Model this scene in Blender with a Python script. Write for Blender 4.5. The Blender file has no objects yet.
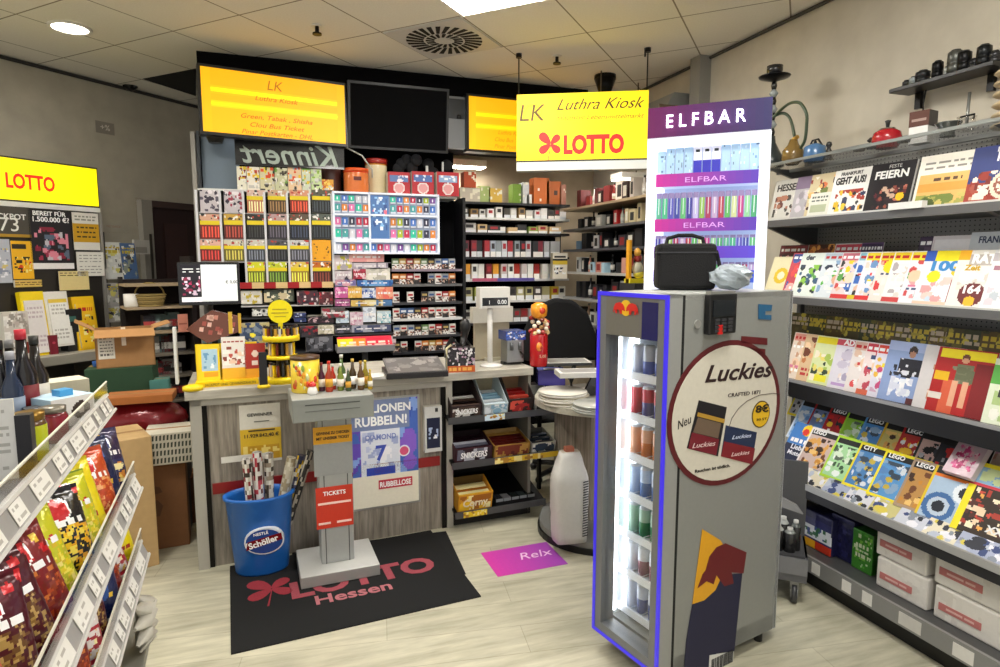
import bpy, math, random
import numpy as np
from mathutils import Matrix, Vector

# ------------------------------------------------------------------ camera, world, light
D = bpy.data; SC = bpy.context.scene; COL = SC.collection
R = math.radians
FPX, EYE, PITCH, YAW = 620.0, 1.65, math.atan(71 / 620.0), R(19.0)
cam = D.objects.new('camera', D.cameras.new('camera')); COL.objects.link(cam)
cam.location = (0, 0, EYE); cam.rotation_euler = (R(90) - PITCH, 0, -YAW)
cam.data.sensor_width = 36; cam.data.lens = 36 * FPX / 1000; cam.data.clip_start = .02
SC.camera = cam
wd = D.worlds.new('world'); SC.world = wd; wd.use_nodes = True
wd.node_tree.nodes['Background'].inputs[0].default_value = (1, .98, .94, 1)
wd.node_tree.nodes['Background'].inputs[1].default_value = 0.65
SC.view_settings.view_transform = 'Standard'; SC.view_settings.look = 'None'
SC.view_settings.exposure = 0.45; SC.view_settings.gamma = 1
SC.view_settings.use_curve_mapping = False
CEIL = 3.2
PANEL_POWER = 33.0     # emission of the ceiling panels

FW = np.array([math.sin(YAW) * math.cos(PITCH), math.cos(YAW) * math.cos(PITCH), -math.sin(PITCH)])
RT = np.array([math.cos(YAW), -math.sin(YAW), 0.0]); UP = np.cross(RT, FW); EYEP = np.array([0, 0, EYE])
def ray(x, y): return FW + RT * (x - 500) / FPX - UP * (y - 333.5) / FPX
def atZ(x, y, z): d = ray(x, y); return Vector(EYEP + d * (z - EYE) / d[2])
def atX(x, y, v): d = ray(x, y); return Vector(EYEP + d * v / d[0])
def atY(x, y, v): d = ray(x, y); return Vector(EYEP + d * v / d[1])

class Pl:
    """a plane standing in the room: x along it (left to right as seen), z up, -y towards the viewer"""
    def __init__(s, o, rot, tilt=0):
        s.o = Vector(o); s.rot = rot; s.tilt = tilt
        s.m = Matrix.Translation(s.o) @ Matrix.Rotation(R(rot), 4, 'Z') @ Matrix.Rotation(-R(tilt), 4, 'X')
    def hit(s, x, y):
        inv = s.m.inverted(); a = inv @ Vector(EYEP); d = inv.to_3x3() @ Vector(ray(x, y))
        t = -a.y / d.y; p = a + d * t
        return p.x, p.z
    def M(s, u=0, v=0, d=0, yaw=0, lean=0):
        return s.m @ Matrix.Translation((u, -d, v)) @ Matrix.Rotation(R(yaw), 4, 'Z') @ Matrix.Rotation(-R(lean), 4, 'X')
    def off(s, d): return Pl(s.m @ Vector((0, -d, 0)), s.rot, s.tilt)

# ------------------------------------------------------------------ colour
def lin(c):
    if isinstance(c, str):
        c = c.lstrip('#'); c = [int(c[i:i + 2], 16) / 255 for i in (0, 2, 4)]
    return [(x / 12.92 if x <= .04045 else ((x + .055) / 1.055) ** 2.4) for x in c[:3]]
def srgb(c):
    if isinstance(c, str):
        c = c.lstrip('#'); c = c if len(c) == 6 else ''.join(x * 2 for x in c); return np.array([int(c[i:i + 2], 16) / 255 for i in (0, 2, 4)])
    return np.array(c[:3], float)

# ------------------------------------------------------------------ materials (all procedural)
MATS = {}
def newmat(name):
    m = D.materials.new(name); m.use_nodes = True; MATS[name] = m
    return m, m.node_tree.nodes, m.node_tree.links, m.node_tree.nodes['Principled BSDF']
def attr_mat(name, rough=.5, metal=0, emit=0, noise=.06, coat=0, scale=60, bump=0):
    m, n, l, b = newmat(name)
    a = n.new('ShaderNodeAttribute'); a.attribute_name = 'Col'
    nz = n.new('ShaderNodeTexNoise'); nz.inputs['Scale'].default_value = scale
    tc = n.new('ShaderNodeTexCoord'); l.new(tc.outputs['Object'], nz.inputs['Vector'])
    mr = n.new('ShaderNodeMapRange'); mr.inputs[3].default_value = 1 - noise; mr.inputs[4].default_value = 1 + noise
    l.new(nz.outputs[0], mr.inputs[0])
    mx = n.new('ShaderNodeMix'); mx.data_type = 'RGBA'; mx.blend_type = 'MULTIPLY'; mx.inputs[0].default_value = 1
    l.new(a.outputs['Color'], mx.inputs[6]); l.new(mr.outputs[0], mx.inputs[7])
    l.new(mx.outputs[2], b.inputs['Base Color'])
    b.inputs['Roughness'].default_value = rough; b.inputs['Metallic'].default_value = metal
    b.inputs['Coat Weight'].default_value = coat
    if bump:
        bp = n.new('ShaderNodeBump'); bp.inputs['Strength'].default_value = bump; bp.inputs['Distance'].default_value = .01
        l.new(nz.outputs[0], bp.inputs['Height']); l.new(bp.outputs[0], b.inputs['Normal'])
    if emit:
        l.new(mx.outputs[2], b.inputs['Emission Color']); b.inputs['Emission Strength'].default_value = emit
    return m
attr_mat('paper', .55); attr_mat('gloss', .25, coat=.3); attr_mat('plastic', .38); attr_mat('matte', .85)
attr_mat('foil', .28, .15, bump=.5, scale=30, coat=.3); attr_mat('cloth', .9, noise=.15, scale=200, bump=.3)
attr_mat('metal', .35, .7); attr_mat('chrome', .15, 1); attr_mat('card', .8, noise=.12, scale=25)
attr_mat('painted_steel', .45, .2, noise=.04)
attr_mat('lit_sign', .5, 0, .5, noise=.0); attr_mat('lit', .4, 0, 2.6, noise=0); attr_mat('screen', .3, 0, .3, noise=0)
attr_mat('faint_glow', .4, 0, .14, noise=0)  # weak emission: lit display parts, also the goods in the vape tower
def glass(name, col=(1, 1, 1), rough=.03, alpha=.12):
    m, n, l, b = newmat(name)
    out = n['Material Output']; t = n.new('ShaderNodeBsdfTransparent'); g = n.new('ShaderNodeBsdfGlossy')
    g.inputs['Roughness'].default_value = rough; g.inputs['Color'].default_value = (*col, 1)
    f0 = n.new('ShaderNodeLayerWeight'); f0.inputs['Blend'].default_value = .5
    pw = n.new('ShaderNodeMath'); pw.operation = 'POWER'; pw.inputs[1].default_value = 4; l.new(f0.outputs['Facing'], pw.inputs[0]); f = pw
    ad = n.new('ShaderNodeMath'); ad.operation = 'MULTIPLY_ADD'; ad.inputs[1].default_value = .45; ad.inputs[2].default_value = .02 + alpha * .12
    x = n.new('ShaderNodeMixShader'); l.new(f.outputs[0], ad.inputs[0]); l.new(ad.outputs[0], x.inputs[0])
    l.new(t.outputs[0], x.inputs[1]); l.new(g.outputs[0], x.inputs[2]); l.new(x.outputs[0], out.inputs['Surface'])
    t.inputs['Color'].default_value = (*[1 - alpha * .5 * (1 - c) - alpha * .2 for c in col], 1)
glass('clear_glass'); glass('acrylic', (1, 1, 1), .08, .35); glass('film', (1, 1, 1), .15, .3)

def wood(name, c1, c2, vec_scale, rough=.55):
    m, n, l, b = newmat(name)
    tc = n.new('ShaderNodeTexCoord'); mp = n.new('ShaderNodeMapping'); mp.inputs['Scale'].default_value = vec_scale
    nz = n.new('ShaderNodeTexNoise'); nz.inputs['Scale'].default_value = 1; nz.inputs['Detail'].default_value = 6
    nz.inputs['Roughness'].default_value = .65
    cr = n.new('ShaderNodeValToRGB'); cr.color_ramp.elements[0].position = .32; cr.color_ramp.elements[1].position = .68
    cr.color_ramp.elements[0].color = (*lin(c1), 1); cr.color_ramp.elements[1].color = (*lin(c2), 1)
    l.new(tc.outputs['Object'], mp.inputs[0]); l.new(mp.outputs[0], nz.inputs['Vector']); l.new(nz.outputs[0], cr.inputs[0])
    l.new(cr.outputs[0], b.inputs['Base Color']); b.inputs['Roughness'].default_value = rough
    return m
wood('grey_oak', '#6b6459', '#a89e90', (45, 45, 3))
wood('worktop', '#9c978a', '#c2bdb0', (3, 30, 30), .4)

# floor: pale washed vinyl planks
m, n, l, b = newmat('floor_vinyl')
tc = n.new('ShaderNodeTexCoord'); mp = n.new('ShaderNodeMapping'); mp.inputs['Scale'].default_value = (1.2, 9, 1); mp.inputs['Rotation'].default_value = (0, 0, R(8))
nz = n.new('ShaderNodeTexNoise'); nz.inputs['Scale'].default_value = 2.2; nz.inputs['Detail'].default_value = 8; nz.inputs['Roughness'].default_value = .62
cr = n.new('ShaderNodeValToRGB'); cr.color_ramp.elements[0].position = .25; cr.color_ramp.elements[1].position = .7
cr.color_ramp.elements[0].color = (*lin('#a09c86'), 1); cr.color_ramp.elements[1].color = (*lin('#d2cdb6'), 1)
nz2 = n.new('ShaderNodeTexNoise'); nz2.inputs['Scale'].default_value = 3.5; nz2.inputs['Detail'].default_value = 4
mr = n.new('ShaderNodeMapRange'); mr.inputs[1].default_value = .3; mr.inputs[2].default_value = .7; mr.inputs[3].default_value = .84; mr.inputs[4].default_value = 1.05
br = n.new('ShaderNodeTexBrick'); br.inputs['Color1'].default_value = (1, 1, 1, 1); br.inputs['Color2'].default_value = (.93, .93, .92, 1)
br.inputs['Mortar'].default_value = (.72, .71, .68, 1); br.inputs['Scale'].default_value = 1; br.inputs['Mortar Size'].default_value = .002
br.inputs['Brick Width'].default_value = 1.2; br.inputs['Row Height'].default_value = .2
mp2 = n.new('ShaderNodeMapping'); mp2.inputs['Rotation'].default_value = (0, 0, R(8))
l.new(tc.outputs['Object'], mp.inputs[0]); l.new(mp.outputs[0], nz.inputs['Vector']); l.new(nz.outputs[0], cr.inputs[0])
l.new(tc.outputs['Object'], nz2.inputs['Vector']); l.new(nz2.outputs[0], mr.inputs[0])
l.new(tc.outputs['Object'], mp2.inputs[0]); l.new(mp2.outputs[0], br.inputs['Vector'])
x1 = n.new('ShaderNodeMix'); x1.data_type = 'RGBA'; x1.blend_type = 'MULTIPLY'; x1.inputs[0].default_value = 1
x2 = n.new('ShaderNodeMix'); x2.data_type = 'RGBA'; x2.blend_type = 'MULTIPLY'; x2.inputs[0].default_value = 1
l.new(cr.outputs[0], x1.inputs[6]); l.new(mr.outputs[0], x1.inputs[7]); l.new(x1.outputs[2], x2.inputs[6]); l.new(br.outputs[0], x2.inputs[7])
l.new(x2.outputs[2], b.inputs['Base Color']); b.inputs['Roughness'].default_value = .38

# ceiling: 62.5 cm mineral fibre tiles laid at 45 degrees, recessed joints
m, n, l, b = newmat('ceiling_tiles')
tc = n.new('ShaderNodeTexCoord'); mp = n.new('ShaderNodeMapping'); mp.vector_type = 'POINT'
mp.inputs['Rotation'].default_value = (0, 0, R(-45))
l.new(tc.outputs['Object'], mp.inputs[0]); sx = n.new('ShaderNodeSeparateXYZ'); l.new(mp.outputs[0], sx.inputs[0])
def cell(out, off):
    a = n.new('ShaderNodeMath'); a.operation = 'SUBTRACT'; a.inputs[1].default_value = off; l.new(out, a.inputs[0])
    p = n.new('ShaderNodeMath'); p.operation = 'PINGPONG'; p.inputs[1].default_value = .3125; l.new(a.outputs[0], p.inputs[0])
    c = n.new('ShaderNodeMath'); c.operation = 'LESS_THAN'; c.inputs[1].default_value = .005; l.new(p.outputs[0], c.inputs[0])
    return c.outputs[0]
mx = n.new('ShaderNodeMath'); mx.operation = 'MAXIMUM'
l.new(cell(sx.outputs[0], 2.975), mx.inputs[0]); l.new(cell(sx.outputs[1], 3.905), mx.inputs[1])
nz = n.new('ShaderNodeTexNoise'); nz.inputs['Scale'].default_value = 90; l.new(tc.outputs['Object'], nz.inputs['Vector'])
cr = n.new('ShaderNodeValToRGB'); cr.color_ramp.elements[0].color = (*lin('#dedace'), 1); cr.color_ramp.elements[1].color = (*lin('#eeebe2'), 1)
l.new(nz.outputs[0], cr.inputs[0]); xx = n.new('ShaderNodeMix'); xx.data_type = 'RGBA'; xx.inputs[7].default_value = (*lin('#8a8270'), 1)
l.new(mx.outputs[0], xx.inputs[0]); l.new(cr.outputs[0], xx.inputs[6]); l.new(xx.outputs[2], b.inputs['Base Color'])
b.inputs['Roughness'].default_value = .9
def wall_mat(name, c1, c2, sc=6):
    m, n, l, b = newmat(name)
    tc = n.new('ShaderNodeTexCoord'); nz = n.new('ShaderNodeTexNoise'); nz.inputs['Scale'].default_value = sc; nz.inputs['Detail'].default_value = 5
    cr = n.new('ShaderNodeValToRGB'); cr.color_ramp.elements[0].position = .2; cr.color_ramp.elements[1].position = .8
    cr.color_ramp.elements[0].color = (*lin(c1), 1); cr.color_ramp.elements[1].color = (*lin(c2), 1)
    l.new(tc.outputs['Object'], nz.inputs['Vector']); l.new(nz.outputs[0], cr.inputs[0]); l.new(cr.outputs[0], b.inputs['Base Color'])
    b.inputs['Roughness'].default_value = .85; b.inputs['Specular IOR Level'].default_value = .1 if name == 'black_panel' else .4
wall_mat('wall_grey', '#a09a8a', '#b5ae9d'); wall_mat('wall_cream', '#b8b1a1', '#ccc5b5'); wall_mat('wall_beige', '#a89880', '#bfae94')
wall_mat('wall_dark', '#1a1110', '#2c1a16'); wall_mat('black_panel', '#050506', '#0a0a0c')
# perforated grey steel back panel
m, n, l, b = newmat('perforated_steel')
tc = n.new('ShaderNodeTexCoord'); vo = n.new('ShaderNodeTexVoronoi'); vo.inputs['Scale'].default_value = 45; vo.inputs['Randomness'].default_value = 0
lt = n.new('ShaderNodeMath'); lt.operation = 'LESS_THAN'; lt.inputs[1].default_value = .25
l.new(tc.outputs['Object'], vo.inputs['Vector']); l.new(vo.outputs['Distance'], lt.inputs[0])
xx = n.new('ShaderNodeMix'); xx.data_type = 'RGBA'; xx.inputs[6].default_value = (*lin('#8c8c88'), 1); xx.inputs[7].default_value = (*lin('#2a2a2a'), 1)
l.new(lt.outputs[0], xx.inputs[0]); l.new(xx.outputs[2], b.inputs['Base Color']); b.inputs['Roughness'].default_value = .5; b.inputs['Metallic'].default_value = .3
# coir / rubber mat
m, n, l, b = newmat('mat_fibre')
a = n.new('ShaderNodeAttribute'); a.attribute_name = 'Col'; nz = n.new('ShaderNodeTexNoise'); nz.inputs['Scale'].default_value = 350
tc = n.new('ShaderNodeTexCoord'); l.new(tc.outputs['Object'], nz.inputs['Vector'])
mr = n.new('ShaderNodeMapRange'); mr.inputs[3].default_value = .5; mr.inputs[4].default_value = 1.5; l.new(nz.outputs[0], mr.inputs[0])
xx = n.new('ShaderNodeMix'); xx.data_type = 'RGBA'; xx.blend_type = 'MULTIPLY'; xx.inputs[0].default_value = 1
l.new(a.outputs['Color'], xx.inputs[6]); l.new(mr.outputs[0], xx.inputs[7]); l.new(xx.outputs[2], b.inputs['Base Color']); b.inputs['Roughness'].default_value = .95

# ------------------------------------------------------------------ mesh builder
class MB:
    def __init__(s): s.v = []; s.f = []; s.c = []; s.sm = []
    def face(s, idx, c, sm=False): s.f.append(idx); s.c.append(c); s.sm.append(sm)
    def box(s, x0, y0, z0, x1, y1, z1, c='#808080', front=None, top=None):
        b = len(s.v); c = srgb(c)
        s.v += [(x0, y0, z0), (x1, y0, z0), (x1, y1, z0), (x0, y1, z0), (x0, y0, z1), (x1, y0, z1), (x1, y1, z1), (x0, y1, z1)]
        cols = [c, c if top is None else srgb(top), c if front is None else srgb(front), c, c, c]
        for q, k in zip([(0, 3, 2, 1), (4, 5, 6, 7), (0, 1, 5, 4), (1, 2, 6, 5), (2, 3, 7, 6), (3, 0, 4, 7)], cols):
            s.face([b + i for i in q], k)
        return s
    def painted(s, w, t, h, P, side='#d8d4c8', nx=12, nz=16, x0=0, y0=0, z0=0):
        if nx > 9: nx, nz = int(nx * 1.5), int(nz * 1.5)
        """box whose front (-y) carries a printed design"""
        b = len(s.v); side = srgb(side)
        for j in range(nz + 1):
            for i in range(nx + 1): s.v.append((x0 + w * i / nx, y0, z0 + h * j / nz))
        uu, vv = np.meshgrid((np.arange(nx) + .5) / nx, (np.arange(nz) + .5) / nz)
        cc = P.at(uu.ravel(), vv.ravel(), w / h)
        k = 0
        for j in range(nz):
            for i in range(nx):
                a = b + j * (nx + 1) + i
                s.face([a, a + 1, a + nx + 2, a + nx + 1], cc[k]); k += 1
        q = len(s.v)
        s.v += [(x0, y0 + t, z0), (x0 + w, y0 + t, z0), (x0 + w, y0 + t, z0 + h), (x0, y0 + t, z0 + h)]
        lo = [b + i for i in range(nx + 1)]; hi = [b + nz * (nx + 1) + i for i in range(nx + 1)]
        le = [b + j * (nx + 1) for j in range(nz + 1)]; ri = [b + j * (nx + 1) + nx for j in range(nz + 1)]
        s.face(lo[::-1] + [q, q + 1], side); s.face(hi + [q + 2, q + 3], side)
        s.face(le + [q + 3, q], side); s.face(ri[::-1] + [q + 1, q + 2], side); s.face([q + 1, q, q + 3, q + 2], side)
        return s
    def lathe(s, prof, c, cx=0, cy=0, n=20, a0=0, sm=True, cols=None):
        b = len(s.v); cs = srgb(c); m = len(prof)
        for i in range(n):
            a = a0 + 2 * math.pi * i / n
            for r, z in prof: s.v.append((cx + r * math.cos(a), cy + r * math.sin(a), z))
        for i in range(n):
            j = (i + 1) % n
            for k in range(m - 1):
                s.face([b + i * m + k, b + j * m + k, b + j * m + k + 1, b + i * m + k + 1], cs if cols is None else srgb(cols[k]), sm)
        if prof[0][0] > 1e-6: s.face([b + i * m for i in range(n)][::-1], cs if cols is None else srgb(cols[0]))
        if prof[-1][0] > 1e-6: s.face([b + i * m + m - 1 for i in range(n)], cs if cols is None else srgb(cols[-1]))
        return s
    def cyl(s, cx, cy, z0, z1, r, c, n=16, r1=None): return s.lathe([(r, z0), (r if r1 is None else r1, z1)], c, cx, cy, n)
    def tube(s, pts, r, c, n=8, closed=False):
        b = len(s.v); cs = srgb(c); P = [Vector(p) for p in pts]; m = len(P)
        rr = r if isinstance(r, (list, tuple)) else [r] * m
        up = Vector((0, 0, 1))
        for i, p in enumerate(P):
            t = (P[min(i + 1, m - 1)] - P[max(i - 1, 0)]).normalized()
            a = t.cross(up)
            if a.length < .05: a = t.cross(Vector((1, 0, 0)))
            a.normalize(); q = t.cross(a).normalized()
            for k in range(n):
                an = 2 * math.pi * k / n; s.v.append(tuple(p + (a * math.cos(an) + q * math.sin(an)) * rr[i]))
        for i in range(m - 1):
            for k in range(n):
                k2 = (k + 1) % n; s.face([b + i * n + k, b + i * n + k2, b + (i + 1) * n + k2, b + (i + 1) * n + k], cs, True)
        s.face([b + k for k in range(n)], cs); s.face([b + (m - 1) * n + k for k in range(n)][::-1], cs)
        return s
    def prism(s, poly, y0, y1, c, side=None):
        """polygon in x,z pulled from y0 (front) to y1"""
        ar = sum(poly[i][0] * poly[(i + 1) % len(poly)][1] - poly[(i + 1) % len(poly)][0] * poly[i][1] for i in range(len(poly)))
        if ar < 0: poly = poly[::-1]
        b = len(s.v); m = len(poly); cs = srgb(c); sd = cs if side is None else srgb(side)
        s.v += [(x, y0, z) for x, z in poly] + [(x, y1, z) for x, z in poly]
        s.face([b + i for i in range(m)], cs); s.face([b + m + i for i in range(m)][::-1], sd)
        for i in range(m):
            j = (i + 1) % m; s.face([b + i, b + m + i, b + m + j, b + j], sd)
        return s
    def slab(s, poly, z0, z1, c):
        """polygon in x,y pulled from z0 to z1"""
        ar = sum(poly[i][0] * poly[(i + 1) % len(poly)][1] - poly[(i + 1) % len(poly)][0] * poly[i][1] for i in range(len(poly)))
        if ar < 0: poly = poly[::-1]
        b = len(s.v); m = len(poly); cs = srgb(c)
        s.v += [(x, y, z0) for x, y in poly] + [(x, y, z1) for x, y in poly]
        s.face([b + i for i in range(m)][::-1], cs); s.face([b + m + i for i in range(m)], cs)
        for i in range(m):
            j = (i + 1) % m; s.face([b + i, b + j, b + m + j, b + m + i], cs)
        return s
    def ball(s, cx, cy, cz, rx, ry, rz, c, n=12, m=8):
        b = len(s.v); cs = srgb(c)
        for j in range(m + 1):
            t = math.pi * j / m
            for i in range(n):
                a = 2 * math.pi * i / n
                s.v.append((cx + rx * math.sin(t) * math.cos(a), cy + ry * math.sin(t) * math.sin(a), cz + rz * math.cos(t)))
        for j in range(m):
            for i in range(n):
                k = (i + 1) % n; s.face([b + j * n + i, b + (j + 1) * n + i, b + (j + 1) * n + k, b + j * n + k], cs, True)
        return s
    def xf(s, M, start=0):
        for i in range(start, len(s.v)): s.v[i] = tuple(M @ Vector(s.v[i]))
        return s
    def mesh(s, name, mat):
        me = D.meshes.new(name); me.from_pydata([tuple(map(float, v)) for v in s.v], [], [list(f) for f in s.f])
        at = me.color_attributes.new('Col', 'FLOAT_COLOR', 'CORNER')
        arr = np.array(s.c, float).reshape(-1, 3); arr = np.where(arr <= .04045, arr / 12.92, ((arr + .055) / 1.055) ** 2.4)
        cnt = np.array([len(f) for f in s.f]); out = np.ones((cnt.sum(), 4)); out[:, :3] = np.repeat(arr, cnt, axis=0)
        at.data.foreach_set('color', out.ravel().astype(np.float32))
        me.polygons.foreach_set('use_smooth', s.sm)
        me.materials.append(MATS[mat] if isinstance(mat, str) else mat)
        me.update()
        return me
    def build(s, name, mat='plastic', parent=None, M=None, bevel=0):
        return place(name, s.mesh(name, mat), parent, M, bevel)

def wm(o):
    m = o.matrix_basis.copy()
    while o.parent: o = o.parent; m = o.matrix_basis @ m
    return m
def place(name, me, parent=None, M=None, bevel=0):
    o = D.objects.new(name, me); COL.objects.link(o)
    if M is None: M = wm(parent) if parent else Matrix()
    if parent: o.parent = parent; o.matrix_basis = wm(parent).inverted() @ M
    else: o.matrix_basis = M
    if bevel:
        b = o.modifiers.new('bevel', 'BEVEL'); b.width = bevel; b.segments = 2; b.limit_method = 'ANGLE'
    return o
def tag(o, label, cat, group=None, kind=None):
    o['label'] = label; o['category'] = cat
    if group: o['group'] = group
    if kind: o['kind'] = kind
    return o
def root(name, label, cat, M, group=None):
    o = D.objects.new(name, None); COL.objects.link(o); o.matrix_basis = M; o.empty_display_size = .05
    return tag(o, label, cat, group)
def struct(name, mb, mat, M=None):
    o = mb.build(name, mat, None, M); o['kind'] = 'structure'; return o
ORD = ['first', 'second', 'third', 'fourth', 'fifth', 'sixth', 'seventh', 'eighth', 'ninth', 'tenth', 'eleventh', 'twelfth', 'thirteenth',
       'fourteenth', 'fifteenth', 'sixteenth', 'seventeenth', 'eighteenth', 'nineteenth', 'twentieth', 'twenty-first', 'twenty-second', 'twenty-third', 'twenty-fourth']

# ------------------------------------------------------------------ printed designs
class P:
    def __init__(s, base): s.ops = [('r', -1, -1, 2, 2, srgb(base))]
    def r(s, u0, v0, u1, v1, c): s.ops.append(('r', u0, v0, u1, v1, srgb(c))); return s
    def c(s, u, v, r, c, ring=0): s.ops.append(('c', u, v, r, ring, srgb(c))); return s
    def blobs(s, seed, u0, v0, u1, v1, cols, n=14, r=.12):
        rg = random.Random(seed); n = int(n * 2.2); r = r * .72
        for k in range(n):
            s.ops.append(('e', rg.uniform(u0, u1), rg.uniform(v0, v1), rg.uniform(.4, 1) * r, (u0, v0, u1, v1), srgb(rg.choice(cols)), rg.uniform(.5, 1.8)))
        return s
    def lines(s, seed, u0, v0, u1, v1, n, c, fill=.5):
        rg = random.Random(seed)
        for k in range(n):
            h = (v1 - v0) / n; v = v1 - h * (k + 1)
            x = u0
            while x < u1:
                w = rg.uniform(.06, .2); s.ops.append(('r', x, v + h * .5 * (1 - fill), min(x + w, u1), v + h * (.5 + .5 * fill), srgb(c))); x += w + .05
        return s
    def at(s, u, v, asp):
        out = np.zeros((len(u), 3))
        for o in s.ops:
            if o[0] == 'r': m = (u >= o[1]) & (u <= o[3]) & (v >= o[2]) & (v <= o[4])
            elif o[0] == 'c':
                d = np.hypot((u - o[1]), (v - o[2]) / asp); m = (d <= o[3]) & (d >= o[4])
            else:
                b = o[4]; d = np.hypot((u - o[1]) * o[6], (v - o[2]) / asp); m = (d <= o[3]) & (u >= b[0]) & (u <= b[2]) & (v >= b[1]) & (v <= b[3])
            out[m] = o[5]
        return out
def cover(seed, bg, head, cols, band=None):
    """magazine cover: masthead bar, picture, cover lines"""
    rg = random.Random(seed)
    p = P(bg).blobs(seed, .05, .08, .97, .8, cols, 16, .22).r(.04, .84, .96, .96, head)
    p.lines(seed + 1, .06, .86, .9, .95, 1, bg if rg.random() < .5 else '#ffffff', .5)
    for k in range(3):
        v = .12 + .2 * k + rg.uniform(0, .08); u = rg.choice([.06, .5])
        p.lines(seed + 7 * k, u, v, u + .42, v + .1, 2, rg.choice(['#ffffff', '#1a1a1a', '#e02020', '#ffe000']), .6)
    if band: p.r(0, 0, 1, .1, band)
    return p

FONTC = {}
def text(s, h, parent, M, c='#ffffff', mat='paper', shear=0, bold=0.0, depth=.001, width=None, mirror=False, align='C', name='lettering'):
    """lettering standing in the frame M: x to the right, z up, front towards -y; h is the cap height"""
    cu = D.curves.new('t', 'FONT'); cu.body = s; cu.size = 1; cu.shear = shear; cu.offset = bold; cu.extrude = 0; cu.resolution_u = 3
    ob = D.objects.new('t', cu); COL.objects.link(ob)
    bpy.context.view_layer.update()
    me0 = D.meshes.new_from_object(ob.evaluated_get(bpy.context.evaluated_depsgraph_get()))
    vs = [v.co.copy() for v in me0.vertices]; fs = [list(p.vertices) for p in me0.polygons]
    D.objects.remove(ob); D.curves.remove(cu); D.meshes.remove(me0)
    if not vs: return None
    x0 = min(v.x for v in vs); x1 = max(v.x for v in vs)
    k = h / .73; kx = k if width is None else width / (x1 - x0)
    ox = {'C': (x0 + x1) / 2, 'L': x0, 'R': x1}[align]
    mb = MB(); sg = -1 if mirror else 1
    mb.v = [((v.x - ox) * kx * sg, -depth, v.y * k) for v in vs]
    for f in fs: mb.face(f[::-1] if mirror else f, srgb(c))
    # give the letters a real thickness
    nv = len(mb.v)
    mb.v += [(x, 0, z) for x, y, z in mb.v]
    edges = {}
    for f in list(mb.f):
        for i in range(len(f)):
            e = (f[i], f[(i + 1) % len(f)]); edges[e] = 1
    for (a, b) in list(edges):
        if (b, a) not in edges: mb.face([b, a, a + nv, b + nv], srgb(c))
    return mb.build(name, mat, parent, M)

# ------------------------------------------------------------------ flat-fronted things placed on a standing plane
def fit(pl, x0, y0, x1, y1, z=None):
    """local x, z, width, height of a picture rectangle seen on a plane"""
    ym = (y0 + y1) / 2; xm = (x0 + x1) / 2
    u0 = pl.hit(x0, ym)[0]; u1 = pl.hit(x1, ym)[0]; v0 = pl.hit(xm, y1)[1]; v1 = pl.hit(xm, y0)[1]
    if z is not None: v1 = z + (v1 - v0) * 1.0; v0 = z
    return u0, v0, u1 - u0, v1 - v0
def card(pl, bb, name, label, cat, p, t=.01, side='#d8d4c8', mat='paper', nx=14, nz=16, z=None, group=None, d=0, parent=None, lean=0, yaw=0):
    u, v, w, h = fit(pl.off(d) if d else pl, *bb, z=z)
    mb = MB().painted(w, t, h, p, side, nx, nz)
    o = mb.build(name, mat, parent, pl.M(u, v, d, yaw, lean))
    if parent is None: tag(o, label, cat, group)
    elif label: o['label'] = label
    return o
def poly_on(pl, pts, c, name, parent, d=.001, t=.001, mat='paper'):
    mb = MB().prism([pl.hit(*q) for q in pts], -d - t, -d, c)
    return mb.build(name, mat, parent, pl.m)

# ================================================================== THE ROOM
struct('floor', MB().box(-6, -3, -.05, 4.5, 9.6, 0, '#c8c4b4'), 'floor_vinyl')
struct('ceiling', MB().box(-6, -3, CEIL, 4.5, 9.6, CEIL + .05, '#c8c4b4'), 'ceiling_tiles')
WL = Pl((-7.77 + 0, 0, 0), 45)         # diagonal left wall
struct('wall_left', MB().box(1.2, 0, 0, 11.0, .1, CEIL), 'wall_grey', WL.m)
struct('wall_back', MB().box(-.3, 5.98, 0, 3.2, 6.08, CEIL), 'wall_beige')
struct('wall_right', MB().box(3.1, -3, 0, 3.2, 6.05, CEIL), 'wall_cream')
struct('wall_rear', MB().box(-.1, 7.6, 0, 3.2, 7.7, CEIL), 'wall_dark')
hole = [atZ(*q, CEIL - .004) for q in ((143, 79), (196, 69), (196, 96))]
struct('ceiling_2', MB().slab([(q.x, q.y) for q in hole] + [(hole[2].x + .05, hole[1].y + .1)][:0], CEIL - .006, CEIL - .001, '#050505'), 'matte')
struct('trim_1', MB().box(3.0, 4.1, 0, 3.1, 4.22, CEIL, '#8f8d86'), 'matte')
struct('trim_2', MB().tube([WL.M(1.2, CEIL - .02, .01).translation, WL.M(11, CEIL - .02, .01).translation], .014, '#2b2824'), 'matte')
struct('trim_3', MB().tube([(3.09, -3, CEIL - .015), (3.09, 6, CEIL - .015)], .012, '#4b4841'), 'matte')
# dark doorway in the left wall with its frame
dx0 = WL.hit(146, 300)[0]; dx1 = WL.hit(197, 300)[0]; dz = WL.hit(150, 201)[1]
struct('door_1', MB().box(dx0 + .07, -.03, 0, dx1, .0, dz - .06, '#2a1412').box(dx0 + .2, -.045, .2, dx1 - .1, -.03, 1.0, '#331a17').box(dx0 + .2, -.045, 1.15, dx1 - .1, -.03, dz - .2, '#331a17'), 'matte', WL.m)
struct('trim_4', MB().box(dx0 - .03, -.07, 0, dx0 + .07, 0, dz, '#8a857b').box(dx0 + .07, -.07, dz - .06, dx1, 0, dz, '#3c2a26'), 'matte', WL.m)

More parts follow.
